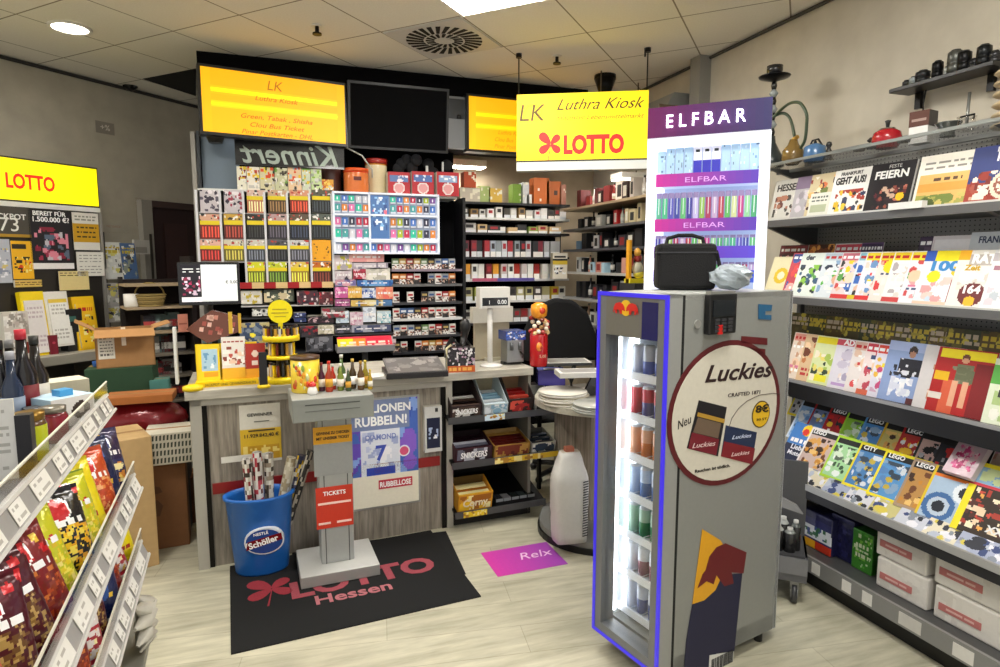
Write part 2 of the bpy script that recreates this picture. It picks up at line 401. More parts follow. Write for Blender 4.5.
S2 = math.sqrt(.5)
def uv(u, v): return ((u - v) * S2, (u + v) * S2)
def led_panel(u, v, label):
    x, y = uv(u, v)
    t = root('ceiling_light', label, 'ceiling light', Matrix.Translation((x, y, CEIL)) @ Matrix.Rotation(R(45), 4, 'Z'), 'square light panels in the ceiling')
    f = MB()
    for a, b_, c_, d_ in ((-.31, -.31, .31, -.29), (-.31, .29, .31, .31), (-.31, -.29, -.29, .29), (.29, -.29, .31, .29)): f.box(a, b_, -.012, c_, d_, 0, '#e8e8e4')
    f.build('frame', 'plastic', t)
    MB().box(-.29, -.29, -.008, .29, .29, -.002, '#fffaf0').build('diffuser', MATS['panel_light'], t)
m, n, l, b = newmat('panel_light'); b.inputs['Emission Color'].default_value = (1, .965, .9, 1); b.inputs['Emission Strength'].default_value = PANEL_POWER
led_panel(3.29, 1.71, 'square white light panel glowing in the ceiling, in view at the top')
led_panel(2.04, -.17, 'square light panel in the ceiling above the magazine shelves')
led_panel(1.10, 2.65, 'square light panel in the ceiling above the crisp shelves')
led_panel(.17, -.9, 'square light panel in the ceiling behind the viewer')
led_panel(1.10, 5.15, 'square light panel in the ceiling in front of the lottery board')  # out of view, added as fill for the left wall
# round downlight
m, n, l, b = newmat('lamp_light'); b.inputs['Emission Color'].default_value = (1, .95, .85, 1); b.inputs['Emission Strength'].default_value = 9
p = atZ(70, 27, CEIL)
t = root('downlight', 'small round white downlight glowing in the ceiling above the left wall', 'ceiling light', Matrix.Translation(p))
MB().lathe([(.125, 0), (.125, -.012), (.105, -.014), (.105, 0)], '#e6e2d8', n=28).build('ring', 'plastic', t)
MB().lathe([(.0, -.006), (.104, -.006)], '#ffffff', n=28).build('lens', MATS['lamp_light'], t)
# swirl vent
x, y = uv(3.91, 2.34)
t = root('swirl_vent', 'square ceiling vent with a ring of black swirl slots', 'ceiling vent', Matrix.Translation((x, y, CEIL)) @ Matrix.Rotation(R(45), 4, 'Z'))
MB().box(-.3, -.3, -.01, .3, .3, 0, '#c9c8c4').build('plate', 'plastic', t)
sl = MB()
for ring, (r0, r1, nn) in enumerate(((.07, .13, 16), (.145, .265, 26))):
    for k in range(nn):
        a = 2 * math.pi * k / nn; w = .55 * math.pi * r0 / nn * 1.15; tw = .35
        c0 = Vector((math.cos(a), math.sin(a))); c1 = Vector((math.cos(a + tw * .4), math.sin(a + tw * .4)))
        n0 = Vector((-c0.y, c0.x)); n1 = Vector((-c1.y, c1.x))
        sl.slab([tuple(c0 * r0 - n0 * w), tuple(c1 * r1 - n1 * w * 1.5), tuple(c1 * r1 + n1 * w * 1.5), tuple(c0 * r0 + n0 * w)], -.013, -.0095, '#101010')
sl.build('slot_ring', 'matte', t)
MB().cyl(0, 0, -.016, -.009, .05, '#c9c8c4').build('hub', 'plastic', t)
# ceiling fixings
for (px, py), lb in (((317, 30), 'small black sprinkler head under the ceiling left of the swirl vent'), ((557, 60), 'small dark sprinkler head under the ceiling behind the hanging yellow sign')):
    p = atZ(px, py, CEIL - .03)
    t = root('sprinkler_head', lb, 'sprinkler', Matrix.Translation((p.x, p.y, CEIL)), 'sprinkler heads')
    MB().cyl(0, 0, -.008, 0, .035, '#d8d8d2').build('rosette', 'plastic', t)
    MB().cyl(0, 0, -.05, -.008, .013, '#1c1c1c').cyl(0, 0, -.06, -.05, .03, '#222222').build('body', 'metal', t)
p = WL.m @ Vector((WL.hit(126, 88)[0], -.06, WL.hit(126, 88)[1]))
t = root('security_camera', 'black round camera high on the left wall under the ceiling', 'camera', Matrix.Translation(p))
MB().cyl(0, 0, .05, .09, .07, '#1a1a1a').build('base', 'plastic', t)
MB().ball(0, 0, .03, .065, .065, .065, '#0c0c0e').build('dome', 'gloss', t)
p = atZ(605, 83, CEIL - .06)
t = root('projector_bracket', 'small black funnel shaped fitting hanging from the ceiling behind the yellow sign', 'bracket', Matrix.Translation((p.x, p.y, CEIL)))
MB().cyl(0, 0, -.03, 0, .09, '#141414').build('plate', 'metal', t)
MB().cyl(0, 0, -.14, -.03, .05, '#1c1c1c', r1=.09).build('body', 'metal', t)

# ================================================================== LEFT WALL: LOTTERY STATION
LB = WL.off(.42)
u0 = LB.hit(0, 175)[0] - .85; u1, vt = LB.hit(97, 168); vb = LB.hit(98, 208)[1]
t = root('lotto_sign', 'bright yellow lightbox sign reading LOTTO at the left edge', 'sign', LB.M(u0, vb))
MB().box(0, 0, 0, u1 - u0, .12, vt - vb, '#3a3420').build('housing', 'plastic', t)
MB().box(.01, -.006, .012, u1 - u0 - .01, 0, vt - vb - .012, '#ffee00').build('face', 'lit_sign', t)
ul, vl = LB.hit(5, 179.5); ur = LB.hit(54, 183)[0]; vh = LB.hit(30, 170)[1] - LB.hit(30, 187)[1]
text('LOTTO', vh * .86, t, LB.M((ul + ur) / 2, vl - vh * .42, .007), '#e2280f', 'lit_sign', bold=.03, width=ur - ul)
def clover(parent, M, s, c='#e2280f', mat='paper', name='clover_logo'):
    mb = MB()
    for a, L in ((135, 1), (45, .8), (215, .9), (-40, .8)):
        pts = []
        for k in range(14):
            q = 2 * math.pi * k / 14; x = (.5 + .48 * math.cos(q)) * s * L; y = .27 * math.sin(q) * s * (1 + .4 * math.cos(q)) * L
            ca, sa = math.cos(R(a)), math.sin(R(a)); pts.append((x * ca - y * sa, x * sa + y * ca))
        mb.prism(pts, -.001, 0, c)
    mb.prism([(0, 0), (.03 * s, 0), (-.14 * s, -1.1 * s), (-.2 * s, -1.1 * s)], -.001, 0, c)
    return mb.build(name, mat, parent, M)
clover(t, LB.M(ul - .22, vl - vh * .05, .007), .14, mat='lit_sign')
# board under the sign
ub0, vb0 = u0, 1.0
t = root('lottery_board', 'dark display board under the LOTTO sign, standing on the desk', 'display board', LB.M(ub0, vb0, -.02))
MB().box(0, 0, 0, u1 - ub0, .04, vb - vb0 - .02, '#2a2622').build('panel', 'plastic', t)
MB().box(0, -.02, vb - vb0 - .035, u1 - ub0, 0, vb - vb0, '#e8e8e4').build('top_rail', 'plastic', t)
MB().box(u1 - ub0 - .012, -.02, 0, u1 - ub0 + .01, .04, vb - vb0 - .03, '#8a8680').build('side_rail', 'plastic', t)
t = root('jackpot_poster', 'dark grey poster with a big 73 for the jackpot', 'poster', LB.M(LB.hit(-25, 220)[0], LB.hit(10, 237)[1], 0))
u, v, w, h = fit(LB, -25, 206, 30, 237); MB().painted(w, .004, h, P('#4a463e').r(0, 0, 1, .14, '#b08a20'), '#333', 8, 10).build('sheet', 'paper', t)
text('JACKPOT', .04, t, LB.M(LB.hit(7, 214)[0], LB.hit(8, 219)[1], .001), '#f0f0ea', bold=.02)
text('73', .1, t, LB.M(LB.hit(9, 226)[0], LB.hit(9, 231)[1], .001), '#f0f0ea')
t = root('scratch_card_poster', 'black poster asking BEREIT FÜR 1.500.000 €? on the lottery board', 'poster', LB.M(*fit(LB, 30, 207, 72, 269)[:2], 0))
u, v, w, h = fit(LB, 31, 209, 73, 267)
MB().painted(w, .004, h, P('#16131a').blobs(5, .1, .15, .9, .72, ['#c8c4cc', '#8a1c38', '#e0889c', '#5a6a80', '#a02848'], 18, .13).r(0, 0, 1, .1, '#f4f0f0'), '#222', 20, 26).build('sheet', 'paper', t)
text('BEREIT FÜR', h * .075, t, LB.M(u + w * .47, v + h * .88, .001), '#ffffff', bold=.02, width=w * .78)
text('1.500.000 €?', h * .085, t, LB.M(u + w * .5, v + h * .775, .001), '#ffffff', bold=.02, width=w * .86)
card(LB, (73, 213, 99, 250), 'price_poster', 'white and mustard price poster at the right end of the lottery board', 'poster', P('#dcd9d0').r(0, .2, 1, .72, '#c8980c').lines(3, .15, .3, .9, .66, 3, '#3a2a00').lines(4, .1, .75, .9, .95, 2, '#8a8a80'), .003)
card(LB, (77, 252, 104, 276), 'notice', 'white notice sheet of small print under the mustard price poster', 'notice', P('#e0ded6').lines(8, .1, .1, .9, .9, 7, '#9a9a94', .35), .003, d=.012)
card(LB, (12, 241, 33, 279), 'leaflet_poster', 'yellow poster with dark pictures left of the black poster', 'poster', P('#f2b816').blobs(9, .1, .15, .9, .6, ['#201c10', '#e04010', '#f8e890'], 12, .13).r(.05, .78, .7, .92, '#2a2008'), .003)
card(LB, (-6, 239, 11, 283), 'ticket_poster', 'pale blue poster at the very left of the lottery board', 'poster', P('#b8bcc8').blobs(10, .1, .1, .9, .8, ['#e8e8f0', '#8890a8', '#dcc878'], 12, .2), .003)
card(LB, (59, 271, 89, 290), 'form_sheet', 'cream sheet below the black poster', 'notice', P('#e2cf90').lines(4, .05, .72, .9, .95, 2, '#5a4a20'), .003, d=.012)
card(LB, (15, 280, 42, 287), 'form_pad', 'flat cream pad of forms lying above the yellow rack', 'forms', P('#d8b860').lines(5, 0, .2, 1, .8, 2, '#6a5020'), .02, d=.02)
# desk
ud, vd = LB.hit(103, 346); zdesk = .98
t = root('lottery_desk', 'grey desk with a thick edge under the lottery board', 'desk', LB.M(u0, 0, 0))
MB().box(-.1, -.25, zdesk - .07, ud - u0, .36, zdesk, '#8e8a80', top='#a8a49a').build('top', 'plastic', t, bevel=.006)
MB().box(.2, -.15, 0, .25, .3, zdesk - .07, '#3a3630').build('leg', 'plastic', t)
MB().box(ud - u0 - .12, -.15, 0, ud - u0 - .07, .3, zdesk - .07, '#3a3630').build('leg', 'plastic', t)
MB().box(.25, .2, .2, ud - u0 - .12, .23, zdesk - .07, '#2c2824').build('back_panel', 'plastic', t)
# leaflet holders on the desk
LD = LB.off(.13)
def holder(bb, col, sheet, name, label, cat, z=zdesk, pl=None, extra=None):
    pl = pl or LD
    u, v, w, h = fit(pl, *bb); h = bb[3] * 0 + (v + h) - z; v = z
    t = root(name, label, cat, pl.M(u, v, 0, 0, 8))
    MB().box(0, 0, 0, w, .05, h, col).build('tray', 'plastic', t)
    MB().painted(w * .8, .012, h * .82, sheet, x0=w * .1, y0=-.012, z0=h * .04).build('form_stack', 'paper', t)
    return t
holder((26, 291, 50, 342), '#f2d400', P('#e8e2e0').lines(3, .1, .1, .9, .9, 9, '#c8b8bc', .3), 'form_holder', 'yellow rack holding white slips on the grey desk', 'form holder')
holder((49, 291, 72, 325), '#e8e4dc', P('#f2f0ea').lines(4, .1, .1, .9, .9, 9, '#c0bcb4', .3).r(0, .92, 1, 1, '#e8c840'), 'form_holder', 'white rack of slips in the middle of the grey desk', 'form holder', z=1.03)
holder((77, 296, 99, 339), '#f0c010', P('#f6c414').blobs(12, .1, .1, .9, .75, ['#c02818', '#302010', '#fff0a0'], 12, .15).lines(2, .1, .8, .9, .95, 1, '#d02010'), 'form_holder', 'yellow leaflet rack with red pictures at the right of the desk', 'form holder')
card(LD.off(.02), (49, 322, 57, 341), 'bottle_box', 'small dark red box standing between the racks on the desk', 'box', P('#7a1428').c(.5, .6, .2, '#c04058'), .04, '#6a1020', z=zdesk)
card(LD.off(-.02), (66, 296, 82, 338), 'card_reader', 'black box between the white and the yellow rack on the desk', 'box', P('#141416').r(.2, .7, .6, .85, '#3a6a60'), .1, '#141416', z=zdesk)
card(LD, (2, 283, 27, 330), 'newspaper_stack', 'crumpled pale papers with a red patch left of the yellow rack', 'papers', P('#d4ccc4').blobs(20, 0, 0, 1, 1, ['#e8e4e0', '#a09890', '#c4b8b0', '#f4f0ec'], 26, .2).r(.62, .1, 1, .35, '#7a2018'), .08, z=zdesk)
# wire leaflet stand between board and door
LS = WL.off(.3)
t = root('leaflet_rack', 'grey wire rack with white and blue leaflets next to the dark doorway', 'leaflet rack', LS.M(LS.hit(106, 260)[0], 0, 0))
MB().tube([(0, .02, 0), (0, .02, 1.9)], .012, '#55524c').tube([(.42, .02, 0), (.42, .02, 1.9)], .012, '#55524c').box(-.02, -.1, 0, .44, .2, .02, '#44413c').build('frame', 'metal', t)
for k, (bb, c) in enumerate((((105, 242, 124, 279), '#dfe0dc'), ((122, 243, 137, 279), '#4a6a98'), ((100, 283, 125, 306), '#b8b4b0'), ((100, 306, 124, 322), '#c0bab4'))):
    u, v, w, h = fit(LS, *bb)
    MB().painted(w, .02, h, P(c).blobs(k + 30, 0, .1, 1, .95, ['#f0f0ea', '#90988c', '#d8d070', '#404048'], 14, .2).lines(k, .1, .7, .9, .9, 2, '#c8b030'), nx=12).build('leaflet', 'paper', t, LS.M(u, v, .01 * k, 0, 6))
card(WL.off(.25), (134, 240, 150, 254), 'cardboard_tray', 'open grey cardboard flap leaning by the doorway', 'carton', P('#b0aca4').r(.1, .1, .8, .5, '#8a867e'), .02)
card(WL, (136, 198, 144, 226), 'door_sign', 'small brown sign on the wall beside the dark doorway', 'sign', P('#5c4a28').r(.1, .1, .9, .9, '#6a5630'), .01)
card(WL, (104, 224, 132, 242), 'wall_notice', 'pale notice with a red line on the wall right of the lottery board', 'notice', P('#a8a298').r(.1, .8, .6, .92, '#a04030').r(.1, .5, .9, .54, '#807a70'), .003)
text('+%', .05, tag(MB().box(-.08, -.002, -.05, .08, 0, .05, '#857f74').build('wall_sticker', 'paper', None, WL.M(*WL.hit(105, 128), 0)), 'small pale sticker on the grey wall above the LOTTO sign', 'sticker'), WL.M(WL.hit(105, 128)[0], WL.hit(105, 128)[1] - .02, .003), '#d8d2c6')

# shelf with mug and basket by the doorway
SH = Pl(atY(150, 300, 5.3), 20)
t = root('storage_rack', 'dark shelf rack with wooden boards in the corner by the doorway', 'shelf', SH.M(0, 0, 0) @ Matrix.Translation((0, 0, -SH.o.z)))
um0 = SH.hit(126, 300)[0]; um1 = SH.hit(196, 300)[0]
zs = [SH.o.z + SH.hit(150, yy)[1] for yy in (284, 307, 332, 355, 378, 403)]
base = Matrix.Translation((0, 0, -SH.o.z))
rk = SH.m @ base
MB().box(um0, .3, 0, um0 + .03, .34, zs[0] + .05, '#1c1512').build('upright', 'matte', t, rk); MB().box(um1 - .03, 0, 0, um1, .34, 1.7, '#1c1010').build('upright', 'matte', t, rk)
for k, z in enumerate(zs): MB().box(um0, 0, z - .018, um1 - .03, .33, z, '#a08c70' if k < 3 else '#6c6458').build('shelf_board', 'matte', t, rk)
MB().box(um0, .33, 0, um1, .345, zs[0] + .03, '#1a0e0d').build('back_panel', 'matte', t, rk)
def on_sh(px, k, d=.08): return rk @ Matrix.Translation((SH.hit(px, 300)[0], d, zs[k]))
t = root('mug', 'white mug on the wooden shelf beside the wicker basket', 'mug', on_sh(133, 1))
MB().lathe([(.0, .004), (.045, 0), (.05, .01), (.052, .1), (.047, .1), (.045, .015), (0, .012)], '#dedad2', n=20).build('body', 'gloss', t)
MB().tube([(.05, 0, .08), (.085, 0, .075), (.09, 0, .045), (.05, 0, .025)], .007, '#dedad2').build('handle', 'gloss', t)
t = root('wicker_basket', 'round wicker basket with a hoop handle on the wooden shelf', 'basket', on_sh(152, 1))
b_ = MB()
for k in range(6): b_.lathe([(.082 + k * .005, k * .016), (.092 + k * .005, k * .016 + .008), (.084 + k * .005, k * .016 + .016)], ['#a08850', '#84703c'][k % 2], n=22)
b_.lathe([(0, .002), (.08, .002)], '#84703c'); b_.build('bowl', 'card', t)
MB().tube([(-.1 * math.cos(R(a)), 0, .09 + .09 * math.sin(R(a))) for a in range(0, 181, 20)], .006, '#98824a').build('handle', 'card', t)
rg = random.Random(3)
for k in range(2, 6):
    for j in range(4):
        w = rg.uniform(.07, .13); hh = min(rg.uniform(.07, .16), .15); c = rg.choice(['#5a1a1c', '#8a8680', '#2c2a30', '#7c2028', '#4a5a58', '#6a4a30'])
        x = um0 + .12 + j * (um1 - um0 - .25) / 4
        tag(MB().painted(w, .12, hh, P(c).r(.1, .3, .9, .6, rg.choice(['#c8c4bc', '#2a2420', '#b04040'])), c, 5, 5).build('storage_box', 'card', None, rk @ Matrix.Translation((x, .1, zs[k]))),
            'small dim box, %s from left on the %s board of the corner rack' % (ORD[j], ORD[k]), 'box', 'dim boxes on the corner rack')
card(Pl(rk @ Vector((0, -.02, 0)), 20), (178, 314, 188, 332), 'hanging_tag', 'salmon pink hanging tag on the dark rack upright', 'tag', P('#d88a74').r(.1, .4, .9, .5, '#a85a48'), .004)

# ---------------- cartons between the crisp shelves and the counter
def carton(name, label, px, py, z0, w, d, h, col, rot, tape='#b8956a', open_=False, design=None, anchor='c'):
    """cardboard box whose bottom front middle is under the pixel at height z0, at a chosen depth"""
    t = root(name, label, 'box', Matrix.Translation((px, py, z0)) @ Matrix.Rotation(R(rot), 4, 'Z'))
    b_ = MB()
    if open_:
        b_.box(-w / 2, 0, 0, w / 2, .006, h, col).box(-w / 2, d - .006, 0, w / 2, d, h, col).box(-w / 2, 0, 0, -w / 2 + .006, d, h, col).box(w / 2 - .006, 0, 0, w / 2, d, h, col).box(-w / 2, 0, 0, w / 2, d, .006, col)
        b_.build('body', 'card', t)
        for q, pts in enumerate((([(-w / 2, 0, h), (w / 2, 0, h), (w / 2, -.09, h - .04), (-w / 2, -.09, h - .04)]), ([(-w / 2, 0, h), (-w / 2, d, h), (-w / 2 - .1, d, h + .06), (-w / 2 - .1, 0, h + .06)]), ([(w / 2, 0, h), (w / 2, d, h), (w / 2 + .1, d, h + .03), (w / 2 + .1, 0, h + .03)]))):
            f = MB(); f.v = [Vector(p_) for p_ in pts] + [Vector(p_) + Vector((0, 0, .005)) for p_ in pts]
            for ix in ((0, 1, 2, 3), (4, 5, 6, 7), (0, 1, 5, 4), (1, 2, 6, 5), (2, 3, 7, 6), (3, 0, 4, 7)): f.face(list(ix), srgb(col) * 1.1)
            f.build('flap', 'card', t)
    else:
        b_.box(-w / 2, 0, 0, w / 2, d, h, col); b_.build('body', 'card', t, bevel=.004)
        MB().box(-w / 2 + .001, d * .45, h, w / 2, d * .55, h + .001, tape).build('tape', 'gloss', t)
    if design: MB().painted(w * design[1], .001, h * design[2], design[0], x0=-w / 2 + w * design[3], y0=-.002, z0=h * design[4], nx=16, nz=12).build('print', 'paper', t)
    return t
text_dark = '#2a2018'
# tall carton standing by the counter side
def cz(px, py, Y): return atY(px, py, Y)
zt1 = cz(163, 463, 3.88).z; zt2 = cz(169, 432, 3.86).z
t = carton('shipping_carton', 'tall brown carton standing upright against the counter side', cz(163, 500, 3.88).x, 3.88, 0, .25, .22, zt1, '#7c5230', 6)
MB().prism([(-.05, .2), (-.02, .2), (.0, .26), (-.03, .3), (-.05, .27)], -.002, -.001, '#5c3818').prism([(-.04, .33), (.0, .34), (-.01, .37), (-.04, .38)], -.002, -.001, '#5c3818').build('print', 'paper', t)
t = carton('patterned_carton', 'white carton printed all over with small dark marks, on top of the tall brown carton', cz(169, 450, 3.84).x, 3.84, zt1, .25, .24, zt2 - zt1, '#d0cab8', 4)
mk = MB(); rg = random.Random(7)
for i in range(13):
    for j in range(4):
        mk.prism([(-.12 + i * .0185 + k_, .012 + j * (zt2 - zt1) / 4.2 + z_) for k_, z_ in ((0, 0), (.009, 0), (.012, .03), (.002, .028))], -.002, -.001, '#3c4234')
mk.build('print', 'paper', t)
carton('shipping_carton', 'small brown carton on the floor at the left front corner of the counter', -.68, 4.22, 0, .2, .2, .3, '#7a5230', 0)
carton('shipping_carton', 'dark brown carton on the floor behind the crisp shelves', -1.3, 4.0, 0, .3, .28, .5, '#5c3e24', 15)
carton('shipping_carton', 'large tan carton with a folded lid beside the crisp shelves', cz(124, 440, 3.72).x, 3.62, 0, .3, .34, cz(124, 436, 3.72).z, '#b89868', 22)
# open carton on the green crate
t = carton('green_crate', 'dark green carton with white lettering, under the open brown carton', cz(121, 400, 4.5).x, 4.5, cz(121, 424, 4.5).z, .38, .3, cz(121, 368, 4.5).z - cz(121, 424, 4.5).z, '#24432a', 4)
zg0, zg1 = cz(121, 424, 4.5).z, cz(121, 368, 4.5).z; zg = zg0 + (cz(121, 402, 4.5).z - zg0)
text('Jolly', .04, t, wm(t) @ Matrix.Translation((.08, -.002, zg - zg0)), '#e8e8d8', shear=.2)
MB().box(-.12, -.002, zg - zg0, -.07, 0, zg - zg0 + .012, '#c8c8b8').box(-.12, -.002, zg - zg0 + .02, -.08, 0, zg - zg0 + .03, '#c8c8b8').build('print', 'paper', t)
t = carton('open_carton', 'open brown carton with raised flaps on the green carton', cz(125, 350, 4.52).x, 4.54, zg1, .33, .24, cz(125, 330, 4.52).z - zg1, '#a57a4c', 14, open_=True)
MB().painted(.09, .001, .16, P('#dcd8cc').lines(2, .1, .1, .9, .9, 6, '#55504a', .4), x0=-.15, y0=-.002, z0=.06).build('address_label', 'paper', t)
MB().box(-.02, -.003, .14, .005, 0, .26, '#e8dcc8').build('tape', 'gloss', t)
carton('storage_crate', 'dark wooden crate on the floor under the green carton', cz(121, 400, 4.5).x, 4.47, 0, .5, .4, zg0, '#2c2220', 4)
t = carton('fruit_tray', 'open orange brown wooden box lying on the red bags', cz(138, 400, 4.05).x, 4.05, cz(138, 404, 4.05).z, .36, .2, .045, '#a4622c', 2)
zo = cz(138, 404, 4.05).z
tag(MB().ball(0, 0, .13, .26, .14, .13, '#7a101c', 18, 10).build('red_bag', 'foil', None, Matrix.Translation((cz(140, 400, 4.2).x, 4.2, zo - .26))), 'dark red glossy bag lying under the orange brown wooden box', 'bag')
carton('storage_crate', 'dark carton carrying the dark red glossy bag', cz(140, 400, 4.2).x, 4.08, 0, .5, .26, zo - .26, '#251c1a', 2)
carton('teal_box', 'small teal plastic box right of the green carton', cz(160, 400, 4.5).x, 4.5, .0, .11, .12, cz(160, 380, 4.5).z, '#4a8078', 4)
tag(MB().tube([(0, 0, 0), (.12, .02, .03), (.2, .05, .1), (.26, .02, .02)], .025, '#3868b0').build('blue_cloth', 'cloth', None, Matrix.Translation((cz(96, 366, 4.6).x - .02, 4.62, zg1 + .01))), 'crumpled bright blue cloth on the green carton, left of the open carton', 'cloth')

# ================================================================== CRISP SHELVES, LEFT FOREGROUND
GO = Pl((-.53, 2.5, 0), 94.5)
G = GO.m        # local x: away from the viewer (negative = nearer), -y: towards the aisle
gt = root('snack_shelf', 'slanted metal display shelf full of crisp bags in the left foreground', 'shelf', G)
LEN = 2.0
prof = [(-.065, 1.13), (-.003, .83), (.003, .575)]     # offset of each lip behind the plane, lip base height
def lip(k, off, z, tip=.015):
    y = off * -1
    bd = MB(); bd.box(-LEN, y, z - .0, 0, .62, z + .015, '#8a8a8c'); bd.build('shelf_board', 'painted_steel', gt)
    # lip: leaning rail with label channel
    lp = MB(); a = len(lp.v)
    lp.box(-LEN, -.006, 0, 0, .006, .055, '#a6a4a2').box(-LEN, -.012, .052, 0, .006, .06, '#dcdad6').box(-LEN, -.012, -.006, 0, .006, .002, '#dcdad6')
    ml = G @ Matrix.Translation((0, y, z)) @ Matrix.Rotation(R(-22), 4, 'X')
    lp.build('price_rail', 'painted_steel', gt, ml)
    rg = random.Random(k + 2); x = -LEN + .02
    while x < -.05:
        w = rg.choice([.045, .045, .07, .12]); w = min(w, -x - .01)
        MB().painted(w, .001, .044, P('#eceae4').lines(k, .1, .15, .9, .85, 3, '#b8b4ac', .3), nx=8, nz=6, x0=x, y0=-.009, z0=.005).build('price_tag', 'paper', gt, ml)
        x += w + rg.choice([.02, .04, .07])
    gd = MB(); gd.box(-LEN, .012, .015, 0, .015, .1, '#ffffff'); gd.build('clear_guard', 'acrylic', gt, G @ Matrix.Translation((0, y, z)))
    MB().box(-LEN, .011, .1, 0, .016, .104, '#e0dccc').build('guard_edge', 'plastic', gt, G @ Matrix.Translation((0, y, z)))
LIPS = [(-.07, 1.13), (-.004, .83), (.004, .575), (.012, .36)]
for k, (o_, z_) in enumerate(LIPS[:3]): lip(k, o_, z_)
MB().box(-LEN, .05, 0, 0, .6, .33, '#6e6a58').box(-LEN, -.02, .33, .005, .6, .36, '#87867e').build('base', 'painted_steel', gt)
MB().prism([(-.62, 0), (-.07, 0), (-.02, .33), (.0, .36), (-.62, .36)], 0, .012, '#6a6652').build('end_panel', 'painted_steel', gt, G @ Matrix.Rotation(R(-90), 4, 'Z') @ Matrix.Scale(1, 4))
MB().box(-LEN, .6, 0, 0, .63, 1.15, '#6a6a6a').build('back_panel', 'painted_steel', gt)
MB().box(-.02, .56, 0, 0, .6, 1.3, '#909090').build('upright', 'painted_steel', gt)

def bag_mesh(w, h, t, p, crimp='#c0c0c0', key=0):
    """pillow bag: flat crimped ends, swollen middle, printed front"""
    nx, nz = 32, 44; mb = MB(); rg = random.Random(key)
    def z_of(i, j):
        a = 4 * (i / nx) * (1 - i / nx); c = math.sin(math.pi * min(max((j / nz - .07) / .86, 0), 1)) ** .6
        return t / 2 * (a ** .5) * c + .002 + (rg.uniform(-.0012, .0012) if 0 < i < nx and 0 < j < nz else 0)
    uu, vv = np.meshgrid((np.arange(nx) + .5) / nx, (np.arange(nz) + .5) / nz); cc = p.at(uu.ravel(), vv.ravel(), w / h)
    for side in (-1, 1):
        b = len(mb.v)
        for j in range(nz + 1):
            sq = 1 - .06 * math.sin(math.pi * j / nz)
            for i in range(nx + 1): mb.v.append(((i / nx - .5) * w * sq, side * z_of(i, j), h * j / nz))
        k = 0
        for j in range(nz):
            for i in range(nx):
                a = b + j * (nx + 1) + i; q = [a, a + 1, a + nx + 2, a + nx + 1]
                mb.face(q if side < 0 else q[::-1], srgb(crimp) if j in (0, nz - 1) else cc[k], 0 < j < nz - 1); k += 1
    m = (nx + 1) * (nz + 1)
    ring = [j * (nx + 1) for j in range(nz + 1)]; r2 = [j * (nx + 1) + nx for j in range(nz + 1)]
    for rr, fl in ((ring, 1), (r2, -1)):
        for j in range(nz):
            q = [rr[j], rr[j] + m, rr[j + 1] + m, rr[j + 1]]; mb.face(q[::fl], srgb(crimp))
    mb.face([m + i for i in range(nx + 1)][::1] + [i for i in range(nx, -1, -1)], srgb(crimp))
    mb.face([nz * (nx + 1) + i for i in range(nx + 1)] + [m + nz * (nx + 1) + i for i in range(nx, -1, -1)], srgb(crimp))
    return mb
def chips(c0, c1, seed, win=None, logo='#c81420'):
    p = P(c0)
    p.r(0, 0, 1, .5, c1) if win is None else p.blobs(seed, .06, .06, .94, .56, win, 80, .06)
    p.blobs(seed + 50, 0, .62, 1, 1, [c0, logo, '#e8c040', c1], 5, .12)
    p.c(.5, .76, .2, '#ffffff').c(.5, .76, .17, logo).lines(seed, .12, .56, .88, .64, 1, '#ffffff', .7)
    if win is None: p.blobs(seed, .1, .08, .9, .46, ['#f0c860', '#e09030', '#fff0b0', c0], 14, .12)
    return p
KINDS = dict(
    purple=('dark purple crisp bag', chips('#2a1c48', '#30305c', 1, logo='#4858a0'), '#2a1c48'),
    navy=('navy crisp bag', P('#1c2450').blobs(3, .3, .3, .8, .9, ['#e8c030', '#4068b0', '#101838'], 8, .1).c(.5, .4, .2, '#3058a0'), '#1c2450'),
    yellow=('yellow crisp bag', P('#f2dc10').c(.5, .6, .24, '#f8f090').c(.5, .6, .2, '#d8882c').c(.5, .6, .09, '#f2c020').lines(3, .2, .2, .8, .32, 1, '#b03018'), '#e8d010'),
    orange=('orange crisp bag', chips('#c8481c', '#d86020', 4, ['#d8602c', '#e89048', '#b84418', '#f0b070']), '#c05020'),
    lime=('lime flips bag', chips('#c8c818', '#d8d040', 5, ['#e8d020', '#f8e860', '#d8b818', '#f0e080']), '#7a9820'),
    black=('black tortilla bag', chips('#181414', '#f0c820', 6, ['#f0c820', '#f8e058', '#e8a818']), '#181414'),
    maroon=('maroon peanut bag', chips('#4c0818', '#5a0c20', 7, ['#a88848', '#c0a060', '#8c6830', '#6c4820']), '#5c0c20'),
    red=('red pretzel bag', chips('#7c1414', '#8c2018', 8, ['#b84c20', '#702014', '#d07834', '#903818']), '#8c1818'),
    green=('green crisp bag', chips('#2e6a28', '#3c8030', 9, ['#d8c060', '#88a038', '#e8d890']), '#2c5a24'),
    snow=('white pretzel bag', chips('#e8e0dc', '#b02838', 10), '#d8d4d0'))
BAGM = {}
def bag_on(k, x, z, y, lean, yaw=0, w=.19, h=.27, lbl='', roll=0, group='crisp bags on the slanted shelves'):
    if k not in BAGM:
        BAGM[k] = bag_mesh(.19, .27, .07, KINDS[k][1], KINDS[k][2], len(BAGM)).mesh('snack_bag', 'foil')
    M = G @ Matrix.Translation((x, y, z)) @ Matrix.Rotation(R(yaw), 4, 'Z') @ Matrix.Rotation(R(-lean), 4, 'X') @ Matrix.Rotation(R(roll), 4, 'Y') @ Matrix.Diagonal((w / .19, 1, h / .27, 1))
    o = place('snack_bag', BAGM[k], None, M); tag(o, KINDS[k][0] + ', ' + lbl, 'snack bag', group)
